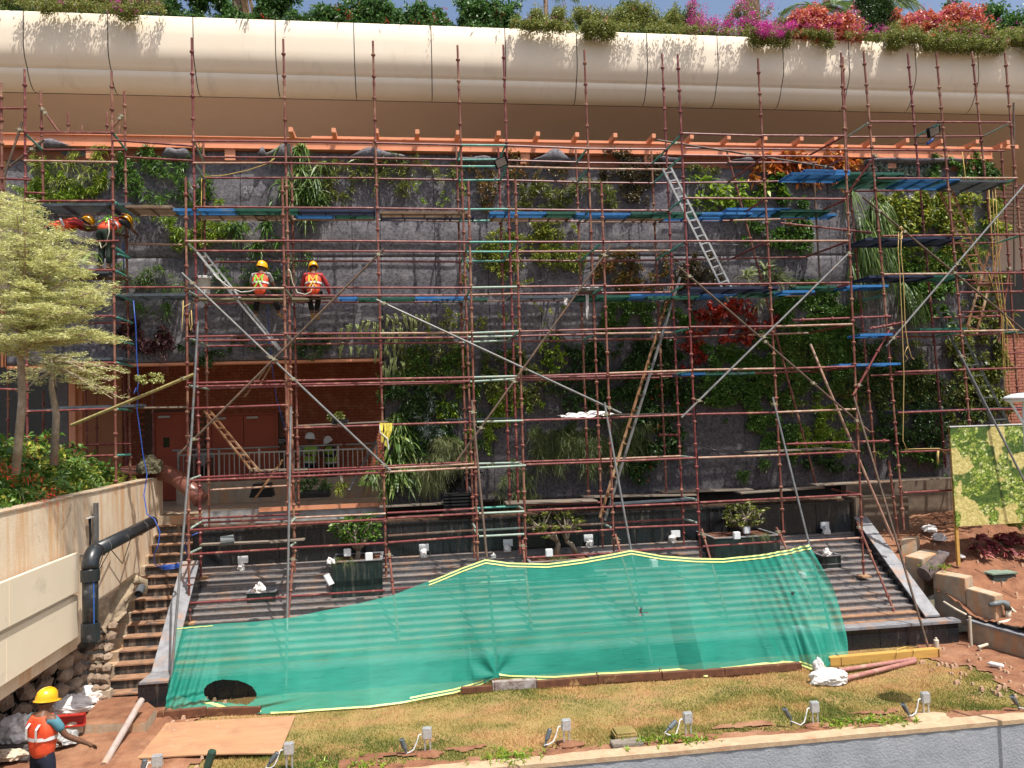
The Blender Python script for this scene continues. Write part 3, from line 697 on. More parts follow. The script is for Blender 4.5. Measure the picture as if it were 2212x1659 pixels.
def standard(s,y,p,q,m=None,cups=True,r=.0245,foot=False):
    A=at(*p,Y=row(y)); B=at(*q,Y=row(y)); 
    mb=MB(); mb.tube([A,B],r,8)
    d=(B-A); L=d.length; d.normalize()
    if cups:
        t=.32+random.uniform(-.03,.03); k=0
        while t<L-.05:
            c=A+d*t
            mb.lathe(c,[(r,-.035),(.046,-.03),(.050,.0),(.040,.012),(r,.02)],8,axis=-d,caps=False)
            if k%4==1: mb.lathe(c+d*.17,[(r,-.05),(.033,-.045),(.033,.045),(r,.05)],8,axis=-d,caps=False)
            t+=.5; k+=1
    mb.build('standard',m or (M_rust if random.random()<.75 else M_red),SC[s],smooth=False)
    if foot: MB().box(B.x-.08,B.y-.08,B.z-.02,B.x+.08,B.y+.08,B.z).build('base_plate',M_rust,SC[s])
    return A,B
for a in [
 ('L',1,('a',7,515),('a',14,1300)),('L',1,('a',153,432),('e',170,1200)),('L',2,('a',253,567),('e',290,500)),
 ('L',1,('a',694,442),('e',722,1432)),('L',2,('a',773,568),('e',812,1420)),
 ('B',3,('a',423,700),('a',425,870)),('B',3,('a',510,780),('a',511,870)),('B',3,('a',666,698),('a',668,870)),('B',3,('a',742,782),('a',743,870)),
 ('B',20.2,('e',530,760),('e',546,1345)),('B',20.6,('e',600,760),('e',606,1340)),('B',20.2,('e',768,710),('e',790,1400)),('B',20.8,('e',948,660),('e',955,1300)),
 ('B',20.2,('e',50,690),('e',50,1160)),('B',20.2,('e',140,850),('e',140,1200)),('B',20.4,('e',270,850),('e',268,1160)),
 ('M',0,('a',1155,1103),('i',1178,748)),('M',1,('a',1192,235),('i',1250,470)),('M',2,('a',1265,885),('i',1302,165)),
 ('M',0,('b',176,1100),('f',215,1645)),('M',1,('b',182,243),('j',255,440)),('M',2,('b',230,905),('f',279,1580)),
 ('M',1,('b',740,255),('j',826,598)),
 ('M',0,('b',1333,1122),('k',-188,372)),('M',1,('b',1266,282),('j',1372,350)),('M',2,('b',1258,905),('f',1330,1600)),
 ('M',0,('b',1625,1118),('k',112,365)),('M',1,('b',1551,280),('k',75,330)),('M',2,('b',1520,920),('f',1592,1560)),
 ('M',0,('c',580,1130),('k',660,312)),('M',1,('c',475,312),('k',590,292)),('M',2,('c',422,930),('g',502,1520)),
 ('M',0,('c',1056,340),('k',1198,348)),('M',1,('c',958,333),('k',1095,272)),('M',2,('c',892,940),('g',986,1480)),
 ('M',0,('c',1555,363),('l',162,205)),('M',2,('c',1360,935),('h',364,1425)),
 ('M',0,('d',520,327),('l',662,455)),('M',.0+17.35,('d',533,355),('d',556,1000)),
 ('R',17.6,('d',548,860),('h',742,1400)),('R',16.6,('d',660,317),('l',912,175)),
 ('R',17.6,('d',935,333),('h',1172,1330)),('R',16.6,('d',1113,330),('h',1330,1180)),
 ('R',17.6,('d',1335,320),('h',1525,560)),('R',16.6,('d',1540,330),('h',1720,900)),
 ('R',18.2,('d',1517,930),('h',1620,880)),('R',16.7,('h',817,1290),('l',885,270)),
 ]: standard(*a)
standard('R',17.0,('d',1595,640),('h',1600,200),m=M_bpipe,cups=False)
def ledger(s,y,c,x1,y1,x2,y2,m=None,c2=None,r=.0235,name='ledger',yb=None,label=None):
    A=at(c,x1,y1,Y=row(y)); B=at(c2 or c,x2,y2,Y=row(yb if yb is not None else y))
    A.y-=.03;B.y-=.03
    MB().tube([A,B],r,8).build(name,m or (M_red if random.random()<.8 else M_pale),SC[s],label=label)
Lg=[
('L',1,'a',-40,678,140,678),('L',1,'a',160,828,695,830),('L',1,'a',155,1003,735,1012),('L',1,'a',-30,1112,195,1122),('L',2,'a',270,935,785,935),('L',1,'a',160,1253,710,1253),('L',2,'a',270,1338,795,1335),('L',1,'a',160,1200,265,1205),
('L',1,'a',705,875,1205,912),('L',2,'a',780,980,1205,1003),('L',1,'a',540,1505,745,1500),('L',2,'a',800,1518,1140,1525),
('L',1,'e',290,103,700,103),('L',1,'e',710,210,1150,208),('L',1,'e',440,390,700,388),('L',2,'e',500,430,820,430),('L',1,'e',-10,840,110,845),('L',1,'e',440,677,710,677),('L',2,'e',480,705,815,700),('L',1,'e',150,982,710,962),('L',1,'e',470,1260,710,1252),('L',2,'e',500,1187,820,1180),
('M',1,'a',1210,882,1659,883),('M',2,'a',1270,980,1659,983),('M',1,'a',1210,1017,1659,1017),('M',2,'a',1275,1110,1659,1110),('M',1,'a',1215,1290,1659,1292),('M',2,'a',1275,1368,1659,1368),('M',0,'a',1160,1503,1659,1503),('M',1,'a',1215,1563,1659,1563),('M',2,'a',1280,1632,1659,1630),
('M',1,'b',70,883,740,893),('M',1,'b',760,893,1285,905),('M',2,'b',70,980,745,985),('M',2,'b',760,987,1260,996),('M',1,'b',70,1015,750,1028),('M',1,'b',760,1030,1295,1038),('M',2,'b',70,1109,750,1110),('M',2,'b',775,1115,1265,1122),('M',1,'b',70,1293,745,1297),('M',1,'b',760,1298,1300,1305),('M',2,'b',70,1368,755,1370),('M',2,'b',770,1370,1275,1378),('M',0,'b',70,1500,760,1503),('M',0,'b',765,1503,1340,1508),('M',1,'b',70,1563,1310,1568),('M',2,'b',70,1625,760,1627),('M',2,'b',770,1627,1290,1630),
('M',1,'b',1290,905,1565,907,'t'),('M',2,'b',1260,997,1520,995,'t'),('M',1,'b',1295,1038,1575,1038,'t'),('M',2,'b',1270,1125,1530,1122,'t'),('M',1,'b',1305,1305,1580,1303,'t'),('M',2,'b',1280,1378,1540,1373,'t'),('M',0,'b',1340,1508,1635,1507,'t'),('M',1,'b',1315,1568,1595,1568,'t'),('M',2,'b',1285,1628,1550,1625,'t'),
('M',1,'c',-10,908,490,928),('M',1,'c',490,928,980,932),('M',2,'c',-40,1000,420,1012),('M',2,'c',430,1015,890,1020),('M',2,'c',900,1020,1359,1018),('M',1,'c',0,1040,495,1052),('M',1,'c',500,1053,985,1057),('M',2,'c',-40,1123,425,1135),('M',2,'c',440,1138,900,1142),('M',2,'c',905,1142,1365,1137),
('M',1,'c',0,1305,505,1310),('M',1,'c',510,1310,995,1312),('M',2,'c',-30,1375,435,1380),('M',2,'c',445,1382,905,1382),('M',2,'c',915,1383,1375,1375),('M',0,'c',60,1507,585,1507),('M',0,'c',595,1507,1105,1503),('M',0,'c',1110,1502,1620,1502),('M',1,'c',20,1568,510,1565),('M',1,'c',520,1565,1005,1560),('M',2,'c',-20,1622,445,1625),('M',2,'c',450,1625,915,1620),('M',2,'c',925,1618,1385,1612),
('M',0,'c',1085,833,1575,848),('M',0,'c',1090,968,1580,975),('M',0,'c',1105,1235,1600,1238),
('M',2,'c',1100,925,1659,932),('M',2,'c',1370,1013,1920,1015),('M',2,'c',1370,1137,1825,1127),('M',2,'c',1385,1374,1840,1362),('M',2,'c',1390,1610,1850,1602),
('M',0,'d',20,845,535,848),('M',0,'d',35,973,530,978),('M',0,'d',50,1237,545,1240),('M',0,'d',60,1502,560,1500),
('R',17.6,'d',560,855,980,853),('R',17.6,'d',985,853,1400,850),('R',16.6,'d',700,760,1145,762),('R',16.6,'d',1150,762,1570,765),('R',17.8,'d',0,930,1530,942),
('R',16.6,'d',740,1112,1180,1112),('R',16.6,'d',1190,1110,1610,1110),('R',17.6,'d',600,1192,1010,1187),('R',17.6,'d',1020,1180,1430,1178),('R',16.6,'d',770,1470,1205,1465),('R',16.6,'d',1215,1463,1659,1461),('R',17.6,'d',630,1533,1050,1528),('R',17.6,'d',1060,1520,1480,1512),
('M',0,'e',1160,213,1770,215),('M',1,'e',1225,260,1790,260),('M',2,'e',1290,312,1820,303),('M',0,'e',1160,517,1770,505),('M',1,'e',1225,541,1790,535),('M',2,'e',1290,575,1820,566),('M',0,'e',1170,805,1770,790),('M',1,'e',1230,825,1790,812),('M',2,'e',1290,838,1820,824),
('M',0,'e',1175,962,1780,940,'R'),('M',0,'e',1185,1410,1790,1385,'R'),('M',1,'e',1240,1390,1800,1362),('M',2,'e',1310,1468,1820,1440,'p'),
('M',0,'f',200,211,1350,212),('M',1,'f',230,261,1320,259),('M',2,'f',260,302,1290,298),('M',0,'f',195,497,780,495),('M',0,'f',785,495,1350,492),('M',1,'f',230,530,1325,520),('M',2,'f',260,562,1300,552),('M',0,'f',210,790,780,778),('M',0,'f',785,778,1370,768),('M',1,'f',235,812,1340,792),('M',2,'f',265,825,1310,800),
('M',0,'f',250,1083,810,1065,'R'),('M',0,'f',815,1063,1380,1045),
('M',0,'f',220,1385,810,1360,'R'),('M',0,'f',815,1357,1390,1328),('M',1,'f',240,1362,815,1335),('M',1,'f',820,1333,1380,1305),('M',2,'f',280,1345,810,1322),('M',2,'f',820,1320,1330,1295),
('M',0,'i',1185,178,1790,143,'R'),('M',1,'i',1255,132,1810,108,'R'),('M',2,'i',1190,108,1860,78),('M',0,'i',1185,328,1790,293,'R'),('M',0,'i',1180,632,1790,593,'R'),
('M',0,'j',225,142,820,110,'R'),('M',0,'j',830,105,1385,75,'R'),('M',1,'j',250,102,820,76),('M',1,'j',830,72,1370,45),('M',0,'j',235,287,820,258,'R'),('M',0,'j',835,255,1390,215,'R'),('M',1,'j',835,212,1375,178),('M',0,'j',235,588,815,552,'R'),('M',0,'j',850,545,1400,505,'R'),
('M',0,'j',1400,75,1680,62,'q'),('M',1,'j',1385,42,1660,28,'t'),('M',1,'j',1385,180,1655,165,'q'),('M',0,'j',1400,217,1680,203,'q'),('M',0,'j',1410,505,1690,488,'q'),
('M',0,'f',1355,211,1635,206,'q'),('M',1,'f',1325,257,1600,250,'p'),('M',2,'f',1290,297,1560,292),('M',0,'f',1355,493,1645,482,'q'),('M',1,'f',1330,518,1610,512,'q'),('M',2,'f',1300,551,1570,540,'q'),('M',0,'f',1370,768,1650,760,'q'),('M',1,'f',1345,795,1620,778,'q'),('M',0,'f',1385,1045,1675,1037,'q'),('M',0,'f',1395,1330,1690,1315,'q'),('M',1,'f',1380,1305,1650,1298,'q'),
('M',0,'g',70,205,590,199),('M',0,'g',605,203,1110,190),('M',0,'g',1120,190,1620,187),('M',1,'g',20,250,520,246),('M',1,'g',525,245,1015,240),('M',2,'g',20,293,450,290),('M',2,'g',460,290,920,285),('M',2,'g',930,285,1400,268),
('M',0,'g',75,483,600,470),('M',0,'g',610,468,1120,458),('M',0,'g',1130,455,1640,452),('M',1,'g',25,512,530,500),('M',1,'g',540,497,1025,490),('M',2,'g',25,543,460,538),('M',2,'g',470,535,930,530),('M',2,'g',940,525,1410,505),
('M',0,'g',90,763,610,745),('M',0,'g',625,743,1140,725),('M',0,'g',1150,722,1655,714),('M',1,'g',40,772,540,762),('M',1,'g',550,762,1040,745),('M',2,'g',30,787,470,780),('M',2,'g',480,778,940,770),('M',2,'g',950,765,1420,750),
('M',0,'g',100,1035,630,1020),('M',0,'g',640,1018,1155,998),('M',0,'g',1165,997,1668,987),('M',0,'g',110,1310,640,1292),('M',0,'g',650,1290,1165,1268),('M',0,'g',1180,1268,1680,1250),('M',1,'g',70,1293,570,1278),('M',1,'g',580,1277,1070,1257),
('M',0,'g',120,1595,650,1572),('M',0,'g',665,1570,1180,1547),('M',0,'g',1190,1545,1685,1520),('M',1,'g',60,1562,570,1545),
('M',0,'k',120,205,655,175),('M',0,'k',665,165,1180,145),('M',1,'k',75,165,590,138),('M',1,'k',600,135,1085,108),('M',0,'k',115,350,655,320),('M',0,'k',670,312,1195,285),('M',0,'k',1205,280,1700,248),
('M',0,'h',80,185,570,180),('M',0,'h',90,452,585,438),('M',2,'h',-70,270,300,258),('M',2,'h',-60,505,315,492),('M',0,'h',105,715,600,700),('M',2,'h',-20,742,325,730),('M',0,'h',120,985,615,965),('M',0,'h',135,1250,630,1228),('M',0,'h',150,1520,635,1495),('M',0,'l',160,253,650,225),
('R',16.6,'h',780,128,1225,123),('R',16.6,'h',1235,122,1700,117),('R',16.6,'h',820,490,1265,483),('R',16.6,'h',1275,482,1700,473),('R',16.6,'h',850,735,1290,720),('R',16.6,'h',1300,720,1710,706),('R',16.6,'h',870,988,1310,970),('R',16.6,'h',1320,968,1650,965),('R',16.6,'h',885,1232,1205,1220),('R',16.6,'h',900,1485,1220,1467),
('R',17.6,'h',660,165,1055,162),('R',17.6,'h',1065,162,1410,165),('R',17.6,'h',680,520,1095,515),('R',17.6,'h',1110,512,1530,495),('R',17.6,'h',700,757,1100,742),('R',16.9,'h',1250,240,1700,234),('R',16.9,'h',1260,362,1700,353),('R',17.5,'h',1320,185,1590,188),('R',17.5,'h',1550,617,1659,612),
]
mm={'t':M_turq,'q':M_palet,'p':M_pale,'R':M_red}
for e in Lg: ledger(*e[:7],m=mm.get(e[7]) if len(e)>7 else None)
# couplered tie tubes with sleeves
for e in [('R',16.5,'h',220,412,830,388),('R',16.5,'h',180,1183,820,1162),('R',17.4,'h',1100,398,1510,385),('R',17.0,'d',145,1388,715,1448),('R',16.5,'h',700,465,910,425),('M',2,'g',1060,1125,940,1125)]:
    s,y,c,x1,y1,x2,y2=e; A=at(c,x1,y1,Y=row(y)); B=at(c,x2,y2,Y=row(y)); mb=MB(); mb.tube([A,B],.024,8); d=(B-A).normalized()
    for t in (.1,.4,.7,.95): mb.lathe(A.lerp(B,t),[(.024,-.04),(.045,-.02),(.045,.02),(.024,.04)],8,axis=d,caps=False)
    mb.build('tie_tube',M_red,SC[s])
# transoms between the rows (depth direction)
def transom(s,c,x1,y1,ya,c2,x2,y2,yb,m=M_turq,r=.024):
    MB().tube([at(c,x1,y1,Y=row(ya)),at(c2,x2,y2,Y=row(yb))],r,8).build('transom',m,SC[s])
for x1,y1,x2,y2 in [(160,835,265,935),(705,830,785,935),(165,1262,280,1345),(718,1258,800,1335),(718,1540,808,1605)]: transom('L','a',x1,y1,1,'a',x2,y2,2)
for x1,y1,x2,y2 in [(720,105,815,155),(722,248,822,295),(722,392,825,430),(722,535,828,562),(724,675,828,700),(724,965,822,972),(726,1253,812,1248),(735,0,808,28)]: transom('L','e',x1,y1,1,'e',x2,y2,2)
for x1,y1,x2,y2 in [(1213,890,1265,1000),(1213,1020,1275,1115),(1220,1295,1280,1370)]: transom('M','a',x1,y1,1,'a',x2,y2,2,M_palet)
for c,x1,y1,x2,y2 in [('a',1160,1510,1225,1568),('e',1160,225,1225,262),('e',1165,522,1230,543),('e',1172,820,1232,828),('f',190,215,228,262),('f',195,500,232,535)]: transom('M',c,x1,y1,0,c,x2,y2,1,M_palet)
for c,x1,y1,x2,y2 in [('a',1225,1568,1290,1632),('e',1228,265,1290,312),('e',1232,543,1298,576),('e',1232,828,1300,842),('b',205,895,232,980),('b',207,1020,235,1110),('b',208,1300,240,1370),('b',215,1568,245,1625),('f',230,265,255,302)]: transom('M',c,x1,y1,1,c,x2,y2,2,M_palet)
for c,x1,y1,x2,y2 in [('b',1290,908,1265,995),('b',1563,908,1525,995),('b',1298,1040,1272,1125),('b',1573,1040,1533,1120),('b',1305,1308,1280,1378),('b',1580,1305,1542,1373),('b',1318,1568,1288,1628),('b',1595,1568,1552,1625),('c',485,935,425,1015),('c',490,1060,430,1135),('c',500,1315,440,1382),('c',515,1568,450,1628),('c',980,935,895,1020),('c',985,1065,905,1140),('c',995,1312,912,1380),('c',1005,1562,920,1618),('f',1325,262,1295,300),('f',1605,252,1565,292),('f',1612,512,1570,545),('g',530,502,465,540),('g',525,250,455,290)]: transom('M',c,x1,y1,1,c,x2,y2,2,M_turq if c!='f' else M_palet)
for c,x1,y1,x2,y2 in [('b',1340,1510,1318,1568),('b',1635,1510,1595,1568),('c',575,1520,515,1570),('c',1075,840,985,932),('c',1080,975,990,1055),('c',1088,1240,998,1310),('c',1105,1505,1008,1562),('f',1352,215,1325,258),('f',1645,490,1612,515),('g',585,210,525,248),('g',1085,200,1015,240),('g',1120,462,1030,490),('g',1140,728,1045,748)]: transom('M',c,x1,y1,0,c,x2,y2,1,M_turq)
for c,x1,y1,x2,y2 in [('i',1190,165,1252,128),('i',1185,320,1250,290),('j',235,128,258,100),('j',232,275,258,258),('k',-195,175,-220,140),('j',1392,62,1375,40),('j',1392,205,1372,178),('k',640,162,590,138),('k',1172,130,1090,108),('g',1165,1270,1080,1258),('g',1175,1530,1095,1515),('g',90,1312,65,1298),('g',100,1590,65,1570),('e',1190,1400,1245,1380)]: transom('M',c,x1,y1,0,c,x2,y2,1,M_palet)
for c,x1,y1,x2,y2,m in [('c',1580,985,1365,1138,M_red),('c',1600,1242,1385,1372,M_red),('c',1610,1505,1392,1610,M_red),('d',545,1245,290,1360,M_red),('d',560,1503,300,1600,M_red),('d',530,985,280,1118,M_red),('d',525,855,320,968,M_red),('h',570,190,305,248,M_red),('h',580,440,318,492,M_red),('g',1640,455,1415,505,M_red),('g',1630,190,1410,262,M_red),('h',600,703,330,735,M_red),('h',625,1228,350,1205,M_pale),('h',630,1492,465,1465,M_red)]: transom('M',c,x1,y1,0,c,x2,y2,2,m)
for c,x1,y1,x2,y2,m in [('d',690,765,555,855,M_palet),('d',1135,772,985,850,M_turq),('d',1565,770,1405,848,M_palet),('d',1175,1122,1010,1180,M_turq),('d',1605,1118,1430,1170,M_turq),('d',735,1120,600,1185,M_turq),('h',790,255,655,290,M_turq),('d',760,1475,620,1530,M_turq),('d',1210,1465,1055,1525,M_bpipe),('d',1640,1465,1480,1515,M_turq),('h',1275,485,1110,512,M_turq),('h',1235,130,1075,160,M_turq),('h',1659,482,1530,492,M_turq)]: transom('R',c,x1,y1,16.6,c,x2,y2,17.6,m)
# long diagonal braces and raking props
def brace(s,pts,m,r=.0245,name='diagonal_brace',clamps=(),cupped=False,label=None):
    P=[at(c,x,y,Y=yy) for c,x,y,yy in pts]
    mb=MB(); mb.tube(P,r,8)
    if cupped:
        d=(P[-1]-P[0]); L=d.length; d.normalize(); t=.2
        while t<L-.1:
            mb.lathe(P[0]+d*t,[(r,-.03),(.046,-.02),(.046,.01),(r,.03)],8,axis=d,caps=False); t+=.5
    o=mb.build(name,m,SC[s],label=label)
    for t in clamps:
        c=P[0].lerp(P[-1],t); mb=MB(); mb.box(c.x-.036,c.y-.028,c.z-.034,c.x+.036,c.y+.06,c.z+.034); mb.tube([c+Vector((-.085,-.02,.02)),c+Vector((.085,-.02,-.02))],.009,6); mb.build('clamp',M_clamp,o,bevel=.006)
G=16.36
brace('M',[('e',1130,118,G),('f',850,1350,G)],M_galv,clamps=(.05,.42,.53,.97),label='pale grey galvanised diagonal')
brace('M',[('b',812,1545,G-.05),('e',1115,1245,G-.05)],M_bpipe,clamps=(.03,.55,.93),label='brown diagonal crossing the galvanised one')
brace('M',[('f',762,285,G),('g',705,992,G)],M_galv,clamps=(.03,.6,.95))
brace('M',[('c',645,1523,G-.05),('f',1262,1290,G-.05)],M_bpipe,clamps=(.05,.64,.85))
brace('M',[('g',1055,75,G),('h',700,1108,G)],M_bpipe,clamps=(.06,.45,.7,.93))
brace('M',[('h',570,-5,G-.05),('g',1080,1018,G-.05)],M_galv,clamps=(.0,.52,.9))
brace('R',[('d',1662,1150,16.5),('h',800,575,16.5)],M_galv,clamps=(.5,.95))
brace('R',[('d',655,1225,16.55),('h',1680,495,16.55)],M_bpipe,clamps=(.1,.25,.55))
brace('R',[('d',740,960,16.5),('d',540,1235,16.9)],M_red,cupped=True,clamps=(.03,.9))
brace('R',[('h',1250,600,16.5),('h',1720,1530,15.9)],M_galv,clamps=(.04,))
brace('R',[('h',835,450,16.5),('h',595,880,16.4)],M_red,cupped=True,clamps=(.03,.85))
brace('M',[('c',930,872,17.1),('d',475,1045,17.1)],M_bpipe,clamps=(.1,.5,.95))
brace('R',[('d',348,1030,17.6),('h',388,150,17.6)],M_bpipe)
brace('L',[('a',140,755,17.2),('a',25,1100,17.2)],M_bpipe,clamps=(.15,)); brace('L',[('a',275,870,18.1),('a',20,1065,18.1)],M_bpipe,clamps=(.3,))
brace('L',[('a',255,665,18.15),('a',365,820,18.15)],M_rust,clamps=(.1,.25)); brace('L',[('a',770,705,18.15),('a',688,812,18.15)],M_rust,clamps=(.15,.3))
brace('M',[('f',1355,910,16.35),('j',1450,362,15.5),('k',-70,1035,14.6)],M_bpipe,name='raking_prop',clamps=(.05,))
brace('M',[('g',600,925,16.35),('k',765,302,15.5),('k',893,1005,14.6)],M_galv,name='raking_prop',clamps=(.05,))
brace('M',[('h',95,890,16.35),('l',318,252,15.5),('l',500,980,14.7)],M_galv,name='raking_prop',clamps=(.03,))
brace('M',[('h',600,890,16.35),('l',1070,932,14.6)],M_bpipe,name='raking_prop')
brace('M',[('h',330,560,16.9),('h',420,780,16.6),('l',845,240,16.5)],M_pale,name='raking_prop',r=.028)
brace('M',[('e',1232,420,16.3),('e',1190,1150,16.0),('i',1092,775,15.0),('i',1050,1300,14.6)],M_galv,name='raking_prop')
brace('M',[('f',230,950,16.3),('j',207,725,15.4),('j',200,1150,14.7)],M_galv,name='raking_prop')
brace('L',[('e',445,1065,16.9),('e',1205,750,16.2)],M_bamboo,r=.034,name='bamboo_pole',clamps=(.93,),label='yellow green bamboo pole lashed across')
for p in [[('j',245,338,16.4),('j',213,725,16.0)],[('j',838,295,16.5),('j',912,975,15.5)],[('k',90,240,16.4),('k',155,890,15.6)],[('k',668,205,16.4),('k',700,320,16.1),('k',810,690,15.6)],[('k',1205,172,16.4),('k',1390,805,15.5)],[('l',118,162,16.4),('l',350,650,15.6)],[('l',620,128,16.5),('l',870,728,15.55)],[('h',1572,60,17.5),('h',1500,550,17.5)]]:
    brace('M' if p[0][0]!='h' else 'R',p,M_rust,cupped=True,name='inclined_strut',clamps=(.06,))
# base plates and wooden packing
for k,(c,x,y,Y) in enumerate([('i',1178,748,ROW[0]),('l',662,457,ROW[0]),('i',1250,472,ROW[1]),('j',826,600,ROW[1])]):
    p=at(c,x,y,Y=Y); MB().box(p.x-.12,p.y-.12,p.z-.05,p.x+.12,p.y+.12,p.z-.01).build('wood_packing',mat('raw_timber',(.42,.25,.13),(.30,.16,.08),rough=.85,scale=9,stretch=(1,1,1)),SC['M'],bevel=.004)
# ================================================================ DECK BOARDS
M_bl=mat('blue_deck_paint',(.03,.17,.42),(.02,.12,.32),rough=.5,scale=5,c3=(.15,.20,.25),c3amt=.2)
M_gn=mat('green_deck_paint',(.015,.10,.065),(.012,.07,.05),rough=.5,scale=5,c3=(.10,.14,.12),c3amt=.2)
M_gy=mat('grey_deck_metal',(.10,.12,.14),(.06,.07,.08),rough=.5,scale=5,metal=.3)
M_nv=mat('navy_deck_paint',(.02,.03,.07),(.015,.02,.045),rough=.5,scale=5)
M_br=mat('rusty_deck_metal',(.20,.13,.08),(.13,.08,.05),rough=.8,scale=8,c3=(.28,.24,.18),c3amt=.4)
M_wd=mat('grey_old_plank',(.27,.22,.17),(.16,.13,.10),rough=.9,scale=4,stretch=(.3,3,8),c3=(.36,.21,.13),c3amt=.4)
CN={'blue':M_bl,'green':M_gn,'grey':M_gy,'navy':M_nv,'brown':M_br}
def deck(color,c,x1,x2,z,ya,yb,label,c2=None,tilt=0):
    z=at(c,(x1+x2)/2,z,Y=(ya+yb)/2).z
    # find X at the given height on mid depth plane
    def XX(cc,xx):
        lo=None
        y=900
        for _ in range(6):
            p=at(cc,xx,y,Y=(ya+yb)/2); y+=(p.z-z)*270
        return p.x
    xa,xb=XX(c,x1),XX(c2 or c,x2)
    mb=MB(); w=yb-ya; ns=max(2,int(round(w/.066)))
    for s in range(ns):
        y=ya+w*(s+.12)/ns; mb.box(xa,y,z-.02+tilt*s/ns,xb,y+w/ns*.62,z+tilt*s/ns)
    o=mb.build('scaffold_board',CN[color]); tag(o,label,'scaffold board','slatted metal scaffold boards')
    n=max(2,int((xb-xa)/.45)+1)
    for q in range(n):
        x=xa+.01+(xb-xa-.05)*q/(n-1); MB().box(x,ya,z-.055,x+.03,yb,z-.0205).build('rib',CN[color],o)
    for e in (ya-.008,yb): MB().box(xa,e,z-.05,xb,e+.008,z+.005).build('edge_flange',CN[color],o)
Z1=9.67;Z2=7.72
